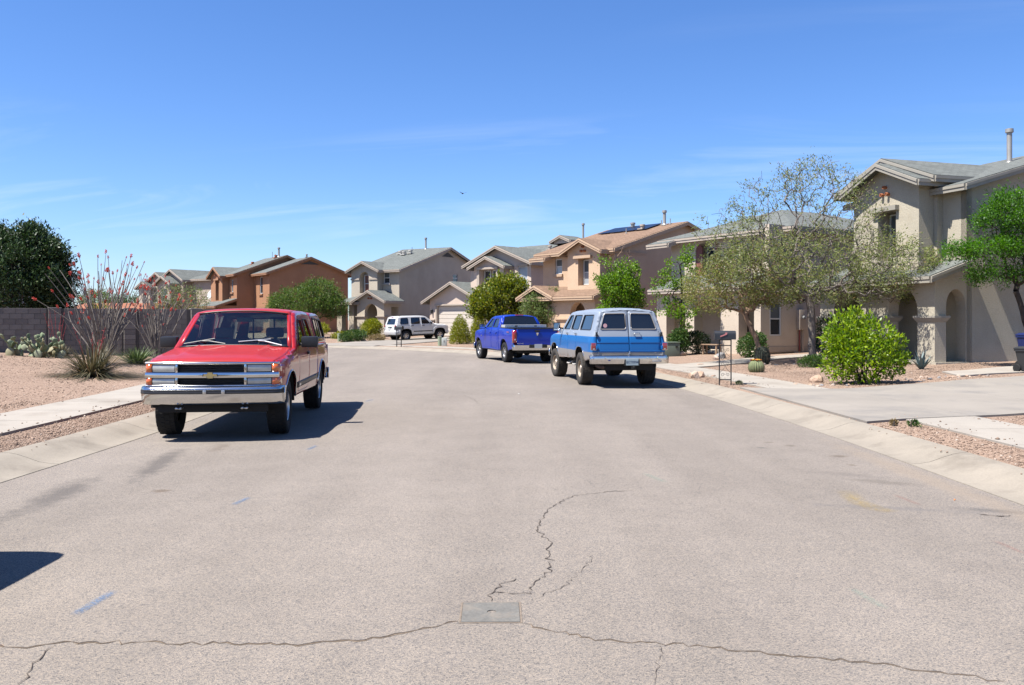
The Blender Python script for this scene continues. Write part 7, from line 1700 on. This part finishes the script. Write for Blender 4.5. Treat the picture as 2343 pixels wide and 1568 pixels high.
ag = empty('agave', zb(11.85, 25.3), 0, 'blue-grey agave right of the bright shrub', 'agave'); M_AGAVE = mat('agave_blue', (0.15, 0.22, 0.21), 0.6, var=(6, 0.15)); rsA = random.Random(8)
for k in range(13):
    a = k*2.399; el = 0.15+0.75*(k/13); L = 0.62*(1-0.25*k/13); d = Vector((math.cos(a)*math.sin(el), math.sin(a)*math.sin(el), math.cos(el))); s = Vector((-math.sin(a), math.cos(a), 0)); n_ = d.cross(s); rows = []
    for t, w in ((0, 0.035), (0.3, 0.055), (0.6, 0.045), (0.85, 0.02), (1, 0.003)): p = d*L*t + n_*(-0.05*t*t); rows.append([p-s*w, p+n_*(0.018*(1-t)+0.002), p+s*w, p-n_*(0.012*(1-t)), p-s*w])
    mb = MB(); mb.grid(rows); mb.build('leaf', M_AGAVE, ag, smooth=50)
# ---- cacti
def barrel(name, label, x, y, r, h, m, flowers, seed):
    root = empty(name, zb(x, y), 0, label, 'cactus'); nr = 20; rows = []; rs = random.Random(seed)
    for i in range(13):
        t = i/12; z = h*t; rr = r*(math.sin(math.pi*(0.18+0.75*t))**0.55) if t < 0.98 else 0.05*r; row = []
        for k in range(nr*4): a = 2*math.pi*k/(nr*4); q = rr*(1+0.09*math.cos(a*nr)); row.append((q*math.cos(a), q*math.sin(a), z))
        rows.append(row+[row[0]])
    mb = MB(); mb.grid(rows); mb.build('ribbed_body', m, root, smooth=True); sp = MB()
    for k in range(nr):
        a = 2*math.pi*k/nr
        for i in range(1, 11):
            t = i/11; rr = r*(math.sin(math.pi*(0.18+0.75*t))**0.55)*1.09; p = Vector((rr*math.cos(a), rr*math.sin(a), h*t))
            for j in range(4): d = Vector((math.cos(a)+rs.gauss(0, 0.5), math.sin(a)+rs.gauss(0, 0.5), rs.gauss(0, 0.5))).normalized(); sp.add([p-Vector((0,0,0.003)), p+Vector((0,0,0.003)), p+d*0.035], [(0,1,2)])
    tag(sp.build('spines', mat('cactus_spine', (0.34, 0.22, 0.15), 0.8), root, recalc=False), kind='stuff')
    for k in range(flowers):
        a = k*2.4; q = 0.55*r*math.sqrt((k+0.5)/flowers)+0.02; f = MB(); f.lathe([(0.0, 0), (0.022, 0.012), (0.030, 0.045), (0.012, 0.05), (0, 0.035)], (q*math.cos(a), q*math.sin(a), h*0.965-0.12*q), (0.3*math.cos(a), 0.3*math.sin(a), 1), 8); f.build('flower', mat('cactus_flower_%d' % (k % 2), ((0.62, 0.36, 0.02), (0.55, 0.16, 0.02))[k % 2], 0.6), root, smooth=60)
    return root
barrel('barrel_cactus', 'round ribbed barrel cactus crowned with yellow-orange flowers', 7.1, 25.4, 0.215, 0.38, mat('cactus_green', (0.20, 0.24, 0.11), 0.8, var=(6, 0.12)), 18, 3)
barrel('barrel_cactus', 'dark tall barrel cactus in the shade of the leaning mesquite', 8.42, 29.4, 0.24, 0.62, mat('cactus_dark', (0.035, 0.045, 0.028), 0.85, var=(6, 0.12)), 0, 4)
def pad_mesh(m):
    mb = MB(); mb.lathe([(0.0, -1.0), (0.38, -0.92), (0.72, -0.6), (0.95, -0.1), (0.98, 0.3), (0.75, 0.75), (0.4, 0.95), (0.0, 1.0)], (0, 0, 1.0), (0, 0, 1), 12); o = mb.build('pad', m, None, smooth=True); me = o.data
    for v in me.vertices: v.co = Vector((v.co.x*0.135, v.co.y*0.034, v.co.z*0.155))
    bpy.data.objects.remove(o); return me
def prickly_pear(label, x, y, seed):
    rs = random.Random(seed); root = empty('prickly_pear', zb(x, y), 0, label, 'cactus'); ms = [pad_mesh(mat('pad_%d' % k, c, 0.75, var=(12, 0.18), bump=(70, 0.4, 0.004))) for k, c in enumerate([(0.26, 0.30, 0.17), (0.32, 0.35, 0.22), (0.19, 0.25, 0.13), (0.33, 0.30, 0.17)])]
    cur = []
    for k in range(17): cur.append((Vector((rs.uniform(-1.25, 1.25), rs.uniform(-0.45, 0.45), -0.04)), Vector((rs.gauss(0, 0.45), rs.gauss(0, 0.35), 1)).normalized(), rs.uniform(0.9, 1.3)))
    tot = 0
    for lev in range(4):
        nxt = []
        for p, d, sc in cur:
            o = bpy.data.objects.new('pad', rs.choice(ms)); COL.objects.link(o); o.parent = root; o.location = p; tw = rs.uniform(0, 6.28)
            q = d.to_track_quat('Z', 'Y'); o.rotation_mode = 'QUATERNION'; from mathutils import Quaternion
            o.rotation_quaternion = q @ Quaternion((0, 0, 1), tw); o.scale = (sc*rs.uniform(0.85, 1.15), sc, sc); tot += 1; sd = o.rotation_quaternion @ Vector((1, 0, 0))
            for j in range(rs.choice((0, 1, 1, 2) if lev else (1, 2, 2))):
                g = rs.uniform(-1, 1); tip = p + d*0.295*sc*(1-0.12*g*g) + sd*g*0.09*sc; nd = (d + sd*g*0.9 + Vector((rs.gauss(0, 0.25), rs.gauss(0, 0.25), 0.25))).normalized()
                if tip.z < 1.0: nxt.append((tip, nd, sc*rs.uniform(0.68, 0.9)))
        cur = nxt
    return root
prickly_pear('broad prickly pear cactus with pale green pads at the left edge', -16.3, 29.6, 6)

# ---- small weeds along the verges
def weed(x, y, s, seed, label, lm): bush('weed', label, (x, y, gz(x, y)-0.005), [(0, 0, 0.03, s, s, 0.05)], 160, 0.05, 0.015, lm, seed, cat='weed', up=0.8, stems=1, group='weeds on the verges')
weed(5.75, 12.5, 0.07, 61, 'small green weed in the right gravel strip near the driveway', L_MID); weed(5.5, 12.6, 0.035, 62, 'tiny weed at the near corner of the driveway', L_DRY); weed(5.35, 20.6, 0.07, 63, 'small weed to the right of the mailbox foot', L_MID); weed(-6.3, 10.6, 0.06, 64, 'yellowish weed in the left gravel strip', L_GOLD)
# ================================================================== street furniture and small things
M_IRON = mat('wrought_iron', (0.02, 0.02, 0.02), 0.5, var=(10, 0.2))
def mailbox_black():
    x, y = 5.0, 20.5; z = gz(x, y); r = empty('mailbox', (x, y, z), R_(-4), 'black mailbox with pink flag on a scrolled wrought-iron stand', 'mailbox')
    mb = MB(); w = 0.095; prof = [(-w, 0), (w, 0)] + [(w*math.cos(t), 0.11+w*math.sin(t)) for t in np.linspace(0, math.pi, 11)]
    mb.prism(prof, (-0.235, 0, 1.07), (0, 1, 0), (0, 0, 1), (0.47, 0, 0)); b = mb.build('box', mat('mailbox_black', (0.03, 0.032, 0.035), 0.4, var=(6, 0.15)), r, smooth=40)
    mb = MB(); mb.prism([(a*1.05, c*1.03) for a, c in prof], (-0.255, 0, 1.068), (0, 1, 0), (0, 0, 1), (0.02, 0, 0)); d = mb.build('door', MATS['mailbox_black'], r, smooth=40)
    mb = MB(); mb.prism([(-0.02, -0.018), (0.13, 0.04), (0.145, 0.085), (0.10, 0.09), (0.09, 0.055), (-0.02, 0.012)], (-0.11, -0.102, 1.145), (1, 0, 0), (0, 0, 1), (0, -0.006, 0)); mb.build('flag', mat('flag_pink', (0.62, 0.22, 0.22), 0.6), b)
    for px in (-0.135, 0.135):
        m = MB(); m.bbox((px, 0, 0.51), (0.013, 0.013, 0.56), 0.002); m.build('post', M_IRON, r)
    for zz in (0.13, 0.93, 1.06):
        m = MB(); m.bbox((0, 0, zz), (0.122, 0.011, 0.011), 0.002); m.build('rail', M_IRON, r)
    def scroll(cx, cz, s, sx, turn):
        pts = []
        for k in range(26): t = k/25; a = turn*t*2*math.pi*1.25; rr = s*(1-0.75*t); pts.append((cx+sx*(s-rr*math.cos(a)), 0, cz+rr*math.sin(a)))
        m = MB(); m.tube(pts, 0.0045, 5); m.build('scroll', M_IRON, r, smooth=True)
    for zc, tn in ((0.24, 1), (0.50, -1), (0.62, 1), (0.84, -1)):
        for sx in (-1, 1): scroll(-sx*0.005 if False else sx*0.012, zc, 0.045, sx, tn)
    for za, zb_ in ((0.30, 0.47), (0.66, 0.80)):
        for sx in (-1, 1): m = MB(); m.tube([(sx*0.118, 0, za), (sx*0.03, 0, (za+zb_)/2), (0, 0, zb_)], 0.0045, 5); m.build('scroll', M_IRON, r, smooth=True)
mailbox_black()
def mailbox_far():
    x, y = -6.45, 49.9; z = gz(x, y); r = empty('mailbox', (x, y, z), R_(-30), 'dark mailbox on two thin posts at the kerb before the white SUV', 'mailbox')
    mb = MB(); w = 0.10; prof = [(-w, 0), (w, 0)] + [(w*math.cos(t), 0.12+w*math.sin(t)) for t in np.linspace(0, math.pi, 9)]; mb.prism(prof, (-0.27, 0, 0.98), (0, 1, 0), (0, 0, 1), (0.54, 0, 0)); b = mb.build('box', MATS['mailbox_black'], r, smooth=40)
    for px in (-0.16, 0.16): m = MB(); m.bbox((px, 0, 0.47), (0.02, 0.02, 0.51), 0.003); m.build('post', M_IRON, r)
    m = MB(); m.bbox((0, 0, 0.22), (0.14, 0.015, 0.015), 0.003); m.build('rail', M_IRON, r); m = MB(); m.bbox((-0.2, -0.11, 1.2), (0.03, 0.006, 0.05), 0.002); m.build('flag', mat('flag_red', (0.5, 0.03, 0.03), 0.6), b)
mailbox_far()
# utility pedestals
M_PED_G = mat('pedestal_green', (0.36, 0.42, 0.28), 0.6, var=(4, 0.06)); M_PED_W = mat('pedestal_pale', (0.60, 0.64, 0.58), 0.6, var=(4, 0.06))
def ped(label, x, y, m, rnd, h, w):
    r = empty('utility_pedestal', (x, y, gz(x, y)-0.02), 0, label, 'utility box', 'utility pedestals along the bend'); mb = MB()
    if rnd: mb.lathe([(w, 0), (w, h*0.93), (w*1.08, h*0.93), (w*1.08, h*0.985), (w*0.8, h), (0, h)], (0, 0, 0), (0, 0, 1), 18)
    else: mb.bbox((0, 0, h/2), (w, w*0.9, h/2), 0.015)
    mb.build('housing', m, r, smooth=40); c = MB(); c.bbox((0, -w*0.9-0.004, h*0.6), (w*0.25, 0.006, 0.05), 0.004); c.build('lock_plate', M_FLUE, r)
ped('round green utility pedestal beside the conical shrub', -4.27, 51.6, M_PED_G, True, 0.56, 0.11); ped('square pale utility box beside the conical shrub', -3.98, 51.4, M_PED_W, False, 0.50, 0.15)
ped('round green utility pedestal left of the dark spreading shrub', -11.9, 60.2, M_PED_G, True, 0.60, 0.12); ped('square white utility box touching the dark spreading shrub', -11.45, 60.0, M_PED_W, False, 0.58, 0.13)
tr = empty('transformer_box', (6.45, 36.0, gz(6.45, 36.0)-0.02), R_(8), 'green metal transformer box behind the blue and silver wagon', 'utility box'); mt = mat('transformer_green', (0.17, 0.21, 0.165), 0.5, var=(3, 0.08))
mb = MB(); mb.bbox((0, 0, 0.28), (0.36, 0.36, 0.28), 0.015); mb.build('cabinet', mt, tr, smooth=40); mb = MB(); mb.bbox((0, 0, 0.585), (0.38, 0.38, 0.022), 0.012); mb.build('lid', mt, tr, smooth=40); mb = MB(); mb.bbox((0.22, -0.37, 0.42), (0.05, 0.012, 0.035), 0.006); mb.build('padlock_plate', M_UNDER, tr)
# wheeled bins at the right edge
def bin_(label, x, y, rz, m, h, s):
    r = empty('wheeled_bin', (x, y, gz(x, y)+0.0), rz, label, 'bin'); mb = MB(); rows = []
    for z, w, d in ((0.06, 0.21, 0.23), (h*0.5, 0.25, 0.27), (h-0.06, 0.285, 0.31), (h-0.05, 0.31, 0.335), (h, 0.31, 0.335)):
        q = round_poly([(-w, -d), (w, -d), (w, d), (-w, d)], 0.05, 3); rows.append([(a*s, b*s, z) for a, b in q] + [(q[0][0]*s, q[0][1]*s, z)])
    mb.grid(rows); mb.add([p for p in rows[0][:-1]], [tuple(range(len(rows[0])-1))]); mb.build('tub', m, r, smooth=40)
    l = MB(); rows = []
    for z, k in ((h+0.004, 1.0), (h+0.03, 1.0), (h+0.07, 0.8), (h+0.085, 0.3)): q = round_poly([(-0.32*k, -0.345*k), (0.32*k, -0.345*k), (0.32*k, 0.345*k), (-0.32*k, 0.345*k)], 0.06*k, 3); rows.append([(a*s, b*s, z) for a, b in q] + [(q[0][0]*s, q[0][1]*s, z)])
    l.grid(rows); l.add(rows[-1][:-1], [tuple(range(len(rows[-1])-1))]); l.build('lid', m, r, smooth=40)
    for sx in (-1, 1): w = MB(); w.lathe([(0, -0.03), (0.10, -0.03), (0.115, -0.015), (0.115, 0.015), (0.10, 0.03), (0, 0.03)], (sx*0.24*s, 0.27*s, 0.115), (1, 0, 0), 16); w.build('wheel', M_RUBBER, r, smooth=40)
    hd = MB(); hd.tube([(-0.22*s, 0.36*s, h-0.02), (0.22*s, 0.36*s, h-0.02)], 0.014, 6); hd.build('handle', m, r)
bin_('dark grey wheeled rubbish bin at the right edge by the driveway', 13.74, 23.1, R_(20), mat('bin_grey', (0.035, 0.037, 0.04), 0.5), 0.62, 0.95); bin_('blue wheeled recycling bin behind the grey bin at the right edge', 14.42, 24.2, R_(20), mat('bin_blue', (0.010, 0.022, 0.12), 0.45), 0.93, 0.95)
# bench on the beige porch
bn = empty('bench', (8.35, 36.6, gz(8.35, 36.6)), R_(-50), 'small wooden bench before the beige porch', 'bench'); wd = mat('bench_wood', (0.40, 0.27, 0.17), 0.8, var=(6, 0.2))
for k in range(3): mb = MB(); mb.bbox((0, -0.12+0.12*k, 0.42), (0.42, 0.055, 0.02), 0.006); mb.build('seat_plank', wd, bn)
for sx in (-1, 1):
    for sy in (-1, 1): mb = MB(); mb.bbox((sx*0.34, sy*0.12, 0.2), (0.03, 0.03, 0.2), 0.006); mb.build('leg', wd, bn)
# rocks
ROCKM = [mat('rock_%d' % k, c, 0.92, var=(7, 0.25), bump=(18, 0.8, 0.03)) for k, c in enumerate([(0.52, 0.36, 0.26), (0.46, 0.40, 0.35), (0.60, 0.46, 0.36), (0.30, 0.29, 0.29)])]
def rock(label, x, y, s, seed, m, name='rock', group=None, sz=0.7, sink=0.25):
    rs = random.Random(seed); bm = bmesh.new(); bmesh.ops.create_icosphere(bm, subdivisions=2 if s > 0.12 else 1, radius=1.0)
    ax = [Vector((rs.gauss(0, 1), rs.gauss(0, 1), rs.gauss(0, 1))).normalized() for _ in range(11)]; cut = [rs.uniform(0.4, 0.75) for _ in ax]
    for v in bm.verts:
        for a, c in zip(ax, cut):
            d = v.co.dot(a)
            if d > c: v.co -= a*(d-c)*0.9
        v.co *= rs.uniform(0.94, 1.06); v.co = Vector((v.co.x*s*rs_sx, v.co.y*s, v.co.z*s*sz)) if False else Vector((v.co.x*s, v.co.y*s*0.85, v.co.z*s*sz))
    me = bpy.data.meshes.new(name); bm.to_mesh(me); bm.free(); o = link_mesh(name, me, m, None, 12); o.location = (x, y, gz(x, y)+s*sz*(1-2*sink)*0.6); o.rotation_euler = (0, 0, rs.uniform(0, 6.28)); tag(o, label, 'rock', group); return o
rock('pinkish angular rock, largest of the cluster by the kerb left of the mailbox', 4.93, 23.35, 0.22, 1, ROCKM[0], sz=0.8); rock('pale block rock in front of the largest rock of the kerb cluster', 4.80, 22.95, 0.17, 2, ROCKM[2], sz=0.85); rock('small squarish rock at the left end of the kerb cluster', 4.40, 23.15, 0.13, 3, ROCKM[1], sz=0.7); rock('small rock at the right end of the kerb cluster', 5.35, 23.3, 0.11, 4, ROCKM[0], sz=0.7)
rock('pale round boulder beside the green transformer box', 6.98, 36.0, 0.30, 5, ROCKM[2], 'boulder'); rock('grey boulder seen behind the mailbox stand', 8.0, 33.6, 0.36, 6, ROCKM[3], 'boulder'); rock('pale rock leaning on the grey boulder', 7.65, 32.8, 0.2, 7, ROCKM[2])
rock('flat brown rock left of the prickly pear', -16.75, 28.3, 0.36, 8, ROCKM[0], sz=0.32); rock('pinkish rock at the left foot of the bright shrub', 7.35, 21.3, 0.24, 9, ROCKM[0], sz=0.7); rock('pale rock before the brownish shrub by the white SUV', -10.1, 59.5, 0.28, 10, ROCKM[2]); rock('flat tan stone lying on the garden path', 6.3, 29.4, 0.22, 12, ROCKM[0], sz=0.25)
rsS = random.Random(77); k = 0
for (x0, y0, x1, y1, n, lb, gp) in ((6.6, 20.1, 7.7, 19.85, 16, 'one of the small river stones left of the bright shrub', 'river stones left of the bright shrub'), (9.3, 20.75, 12.2, 22.3, 30, 'one of the small river stones along the driveway right of the bright shrub', 'river stones right of the bright shrub'), (9.2, 28.6, 11.4, 27.6, 14, 'one of the small river stones in the shade right of the tall mesquite', 'river stones right of the tall mesquite'), (9.0, 28.4, 8.2, 28.7, 8, 'one of the small river stones left of the tall mesquite trunk', 'river stones left of the tall mesquite')):
    for i in range(n):
        t = (i+rsS.random())/n; x = x0+(x1-x0)*t+rsS.gauss(0, 0.10); y = y0+(y1-y0)*t+rsS.gauss(0, 0.16)+0.25; k += 1
        rock(lb, x, y, rsS.uniform(0.045, 0.10), 200+k, rsS.choice(ROCKM), 'river_stone', gp, sz=0.55)

# ---- gravel lying loose on the lots
def in_poly(P, poly):
    poly = np.array(poly); c = np.zeros(len(P), bool); j = len(poly)-1
    for i in range(len(poly)):
        xi, yi = poly[i]; xj, yj = poly[j]; c ^= ((yi > P[:, 1]) != (yj > P[:, 1])) & (P[:, 0] < (xj-xi)*(P[:, 1]-yi)/(yj-yi+1e-12)+xi); j = i
    return c
def pebbles():
    rs = np.random.RandomState(4); P = []
    for (x0, x1, y0, y1, n) in ((-9, -5.6, 5, 16, 12000), (-20, -7, 10, 30, 14000), (5, 8.5, 6, 14, 9000), (4.4, 8.5, 19, 27, 6000), (6, 15, 20, 29, 9000)): P.append(np.c_[rs.uniform(x0, x1, n), rs.uniform(y0, y1, n)])
    P = np.concatenate(P); dR, dL = edge_d(P); ok = ((dR > 0.70) & (dR < 1.43)) | (dR > 2.74) | ((dL > 0.70) & (dL < 1.5)) | (dL > 2.88)
    for q in ([(5.0,12.8),(5.0,19.5),(7.1,19.1),(18,24.3),(18,17.2),(7.15,13.5)], [(11.2,21.9),(11.6,23.7),(15.5,25.7),(15.3,23.8)], [(5.2,27.5),(5.2,29.5),(9.2,33.4),(13,35),(13,33.5),(9.9,31.8)]): ok &= ~in_poly(P, q)
    spill = (rs.uniform(size=len(P)) < 0.05) & ~ok & ((dR > 0.45) | (dL > 0.45)) & ((np.abs(dR-1.45) < 0.35) | (np.abs(dL-1.5) < 0.35) | (np.abs(dR-2.72) < 0.25) | (np.abs(dL-2.85) < 0.25) | ((dR > 0.45) & (dR < 0.7)) | ((dL > 0.45) & (dL < 0.7)))
    Zw = np.where((dR > 1.44) & (dR < 2.72), 0.157, np.where((dL > 1.5) & (dL < 2.87), 0.17, 0.125)); ok |= spill; Zw = np.where(spill, Zw, -1)[ok]
    P = P[ok]; n = len(P); Z = np.maximum(ground_np(P), Zw); s = rs.uniform(0.007, 0.019, n)*(1+0.5*(rs.uniform(size=n) > 0.93))
    base = np.array([(1,0,0),(0,1,0),(-1,0,0),(0,-1,0),(0,0,1),(0,0,-1)], float); a = rs.uniform(0, 6.28, n); ca, sa = np.cos(a), np.sin(a)
    B = base[None]*np.stack([s*rs.uniform(0.8, 1.5, n), s*rs.uniform(0.7, 1.1, n), s*rs.uniform(0.5, 0.9, n)], 1)[:, None, :]; B += rs.normal(size=B.shape)*s[:, None, None]*0.18
    X = B[..., 0]*ca[:, None]-B[..., 1]*sa[:, None]+P[:, :1]; Y = B[..., 0]*sa[:, None]+B[..., 1]*ca[:, None]+P[:, 1:]; V = np.stack([X, Y, B[..., 2]+(Z+s*0.15)[:, None]], -1).reshape(-1, 3)
    f = np.array([(0,1,4),(1,2,4),(2,3,4),(3,0,4),(1,0,5),(2,1,5),(3,2,5),(0,3,5)]); Fc = (np.arange(n)*6)[:, None, None]+f[None]; m = leaf_mat('pebble', (0.15, 0.10, 0.073), (0.33, 0.24, 0.18), (0.42, 0.36, 0.30), 0.0, 0.9)
    tag(np_mesh('gravel', V, Fc.reshape(-1, 3), m), 'loose pinkish desert gravel covering the front gardens and verges', 'gravel', kind='stuff')
pebbles()

# ---- marks on the road: cracks, paint dashes, survey cover
CRACKS = [[(-2.693,4.376),(-2.55,4.355),(-2.402,4.324),(-2.291,4.38),(-2.134,4.396),(-1.913,4.393),(-1.576,4.371),(-1.245,4.362),(-1.026,4.355),(-0.903,4.396),(-0.669,4.443),(-0.524,4.537),(-0.393,4.601),(-0.289,4.688)],
 [(0.064,4.655),(0.202,4.538),(0.354,4.451),(0.676,4.375),(0.85,4.37),(1.128,4.264),(1.424,4.195),(1.708,4.12),(1.935,4.036),(2.218,3.929)], [(-2.282,4.363),(-2.259,4.198),(-2.249,4.092),(-2.193,3.966),(-2.195,3.881)],
 [(-0.108,5.02),(-0.107,5.235),(-0.056,5.366),(0.025,5.457)], [(-0.106,5.176),(0.113,5.152),(0.146,5.411),(0.249,5.6),(0.249,5.801),(0.255,6.073),(0.29,6.373),(0.191,6.703),(0.224,6.993),(0.292,7.394),(0.422,7.75),(0.559,8.04),(0.945,8.252),(1.161,8.32)],
 [(0.111,5.024),(0.317,5.323),(0.445,5.601),(0.544,5.909),(0.503,6.019)], [(0.737,4.346),(0.697,4.161),(0.659,4.006),(0.633,3.871)], [(-0.191,7.477),(0.239,7.462)], [(-1.043,18.788),(-0.763,17.751),(-0.639,16.825)], [(2.672,7.538),(3.039,7.333),(3.467,7.083)], [(3.95,7.4),(4.05,7.33),(4.2,7.36)]]
CW = [0.008, 0.005, 0.007, 0.007, 0.009, 0.0035, 0.003, 0.002, 0.009, 0.002, 0.022]
def crack(pts, w, seed, m, lift=0.003, dirt=False):
    rs = random.Random(seed); P = []
    for a, b in zip(pts, pts[1:]):
        a, b = Vector(a), Vector(b); n = max(2, int((b-a).length/0.035)); d = (b-a).normalized(); nn = Vector((-d.y, d.x))
        for k in range(n): t = k/n; P.append(a.lerp(b, t) + nn*rs.gauss(0, 0.013)*(1 if 0 < k else 0.3))
    P.append(Vector(pts[-1])); V = []; Fc = []
    for i, p in enumerate(P):
        d = (P[min(i+1, len(P)-1)]-P[max(i-1, 0)]).normalized(); nn = Vector((-d.y, d.x)); t = i/(len(P)-1); ww = w*0.5*rs.uniform(0.15, 1.45)*(0.35 if i in (0, len(P)-1) else 1)
        for sg in (1, -1): q = p+nn*ww*sg*rs.uniform(0.7, 1.2); V.append((q.x, q.y, road_z(q.x, q.y)+lift))
    for i in range(len(P)-1): Fc.append((2*i, 2*i+1, 2*i+3, 2*i+2))
    mb = MB(); mb.add(V, Fc); o = mb.build('crack', m, ROAD)
    if o.data.polygons and o.data.polygons[0].normal.z < 0: o.data.flip_normals()
M_CRACK = mat('crack_dark', (0.085, 0.066, 0.052), 0.95, var=(9, 0.5)); M_CRACKSAND = mat('crack_sand', (0.33, 0.25, 0.18), 0.95, var=(9, 0.2))
for i, (c, w) in enumerate(zip(CRACKS, CW)):
    if i in (0, 1): crack(c, w*2.4, 300+i, M_CRACKSAND, 0.002)
    crack(c, w, 300+i, M_CRACK, 0.004)
def worn_paint(name, col, amt=0.5, sc=60):
    m = bpy.data.materials.new(name); m.use_nodes = True; t = m.node_tree; t.nodes.clear(); out = _n(t, 'ShaderNodeOutputMaterial'); d = _n(t, 'ShaderNodeBsdfDiffuse'); d.inputs[0].default_value = rgba([c*GK for c in col]); tr = _n(t, 'ShaderNodeBsdfTransparent')
    uv = _n(t, 'ShaderNodeTexCoord'); n1 = _n(t, 'ShaderNodeTexNoise', Scale=float(sc), Detail=4.0); t.links.new(uv.outputs['Object'], n1.inputs['Vector']); at = _n(t, 'ShaderNodeAttribute'); at.attribute_name = 'fade'
    mu = _n(t, 'ShaderNodeMath', operation='MULTIPLY'); t.links.new(at.outputs['Fac'], mu.inputs[0]); mr = _n(t, 'ShaderNodeMapRange'); t.links.new(n1.outputs['Fac'], mr.inputs['Value']); mr.inputs['From Min'].default_value = 0.42; mr.inputs['From Max'].default_value = 0.60; mr.inputs['To Max'].default_value = amt; mr.inputs['To Min'].default_value = amt*0.25; t.links.new(mr.outputs[0], mu.inputs[1])
    mx = _n(t, 'ShaderNodeMixShader'); t.links.new(mu.outputs[0], mx.inputs[0]); t.links.new(tr.outputs[0], mx.inputs[1]); t.links.new(d.outputs[0], mx.inputs[2]); t.links.new(mx.outputs[0], out.inputs['Surface']); return m
def dash(label, pts, w, m):
    P = [Vector(p) for p in pts]; V = []; Fc = []; fade = []
    dense = []
    for a, b in zip(P, P[1:]):
        for k in range(6): dense.append(a.lerp(b, k/6))
    dense.append(P[-1])
    for i, p in enumerate(dense):
        d = (dense[min(i+1, len(dense)-1)]-dense[max(i-1, 0)]).normalized(); nn = Vector((-d.y, d.x))
        for j in range(5): s = (j-2)/2; q = p+nn*w*0.5*s; V.append((q.x, q.y, road_z(q.x, q.y)+0.0035)); e = i/(len(dense)-1); fade.append((1-abs(s))**0.6*min(1, 5*min(e, 1-e)+0.05))
    for i in range(len(dense)-1):
        for j in range(4): Fc.append((5*i+j, 5*i+j+1, 5*i+j+6, 5*i+j+5))
    mb = MB(); mb.add(V, Fc); o = mb.build('paint_mark', m, ROAD, recalc=False); at = o.data.attributes.new('fade', 'FLOAT', 'POINT'); at.data.foreach_set('value', fade)
BLUEP = worn_paint('paint_blue_mark', (0.12, 0.25, 0.46), 0.62); GREENP = worn_paint('paint_green_mark', (0.33, 0.46, 0.38), 0.32); YELP = worn_paint('paint_yellow_mark', (0.52, 0.39, 0.17), 0.42, 30); REDP = worn_paint('paint_red_mark', (0.52, 0.24, 0.2), 0.28)
dash('', [(-2.41,4.79),(-2.375,5.24)], 0.085, BLUEP); dash('', [(-2.45,7.66),(-2.40,8.0)], 0.075, BLUEP); dash('', [(-2.56,10.9),(-2.52,11.3)], 0.08, BLUEP); dash('', [(-2.92,17.4),(-2.84,17.9)], 0.09, BLUEP); dash('', [(1.39,9.25),(1.54,8.70)], 0.10, GREENP); dash('', [(2.05,5.3),(2.10,4.9)], 0.08, GREENP)
dash('', [(3.20,8.4),(3.10,7.85),(3.16,7.55),(3.25,7.42)], 0.24, YELP); dash('', [(3.58,8.2),(3.61,7.72)], 0.07, REDP); dash('', [(3.58,6.5),(3.59,6.1)], 0.06, REDP)
cv = empty('survey_cover', (-0.117, 4.83, road_z(-0.117, 4.83)), R_(1.0), 'square grey concrete survey cover set in the road', 'cover')
mb = MB(); mb.plate(rect_pts(-0.170, 0.170, -0.172, 0.172), [rect_pts(-0.160, 0.160, -0.162, 0.162)], (0, 0, -0.06), (1, 0, 0), (0, 1, 0), (0, 0, 0.0625)); mb.build('rim', mat('cover_rim', (0.24, 0.19, 0.145), 0.95, var=(20, 0.3)), cv)
hole = [(0.026*math.cos(t)+0.005, 0.026*math.sin(t)+0.004) for t in np.linspace(0, 2*math.pi, 15)[:-1]]
mb = MB(); mb.plate(rect_pts(-0.157, 0.157, -0.160, 0.160), [hole], (0, 0, -0.05), (1, 0, 0), (0, 1, 0), (0, 0, 0.0545)); mb.build('lid', mat('cover_concrete', (0.195, 0.188, 0.172), 0.9, var=(9, 0.16), fine=(70, 0.12), bump=(90, 0.3, 0.003), dirt=((0.3, 0.25, 0.2), 7, 0.5, 0.6), spec=0.15), cv)
mb = MB(); mb.box(-0.05, 0.05, -0.05, 0.05, -0.055, -0.052); mb.build('lift_hole', M_DARKGAP, cv)
# bits of litter on the tarmac
for (x, y, s, c, lb) in ((4.02, 7.95, 0.02, (0.6, 0.22, 0.06), 'tiny orange leaf on the tarmac near the right kerb'), (0.13, 19.1, 0.04, (0.75, 0.74, 0.7), 'white scrap of litter in the middle of the road')):
    mb = MB(); mb.add([(0, 0, 0.002), (s, s*0.3, 0.012), (s*1.5, s, 0.004), (s*0.3, s*0.8, 0.016), (0, 0, 0.0), (s, s*0.3, 0.010), (s*1.5, s, 0.002), (s*0.3, s*0.8, 0.014)], [(0,1,2,3), (7,6,5,4), (0,4,5,1), (1,5,6,2), (2,6,7,3), (3,7,4,0)]); o = mb.build('litter', mat('litter_%d' % int(s*1000), c, 0.8)); o.location = (x, y, road_z(x, y)+0.001); tag(o, lb, 'litter')
# a bird far up
bd = empty('bird', (-5.65, 100.0, 1.65+290*100/2000), R_(40), 'tiny dark bird flying high over the far houses', 'bird'); mb = MB(); mb.lathe([(0, -0.22), (0.05, -0.12), (0.075, 0), (0.05, 0.13), (0, 0.2)], (0, 0, 0), (0, 1, 0), 8); mb.build('body', M_UNDER, bd, smooth=True)
for sg in (1, -1): mb = MB(); mb.prism([(0, -0.08), (0.28, -0.05), (0.5, -0.12), (0.3, 0.06), (0, 0.07)], (sg*0.04, 0, 0.02), (sg*0.95, 0, 0.3), (0, 1, 0), (0, 0, 0.012)); mb.build('wing', M_UNDER, bd)
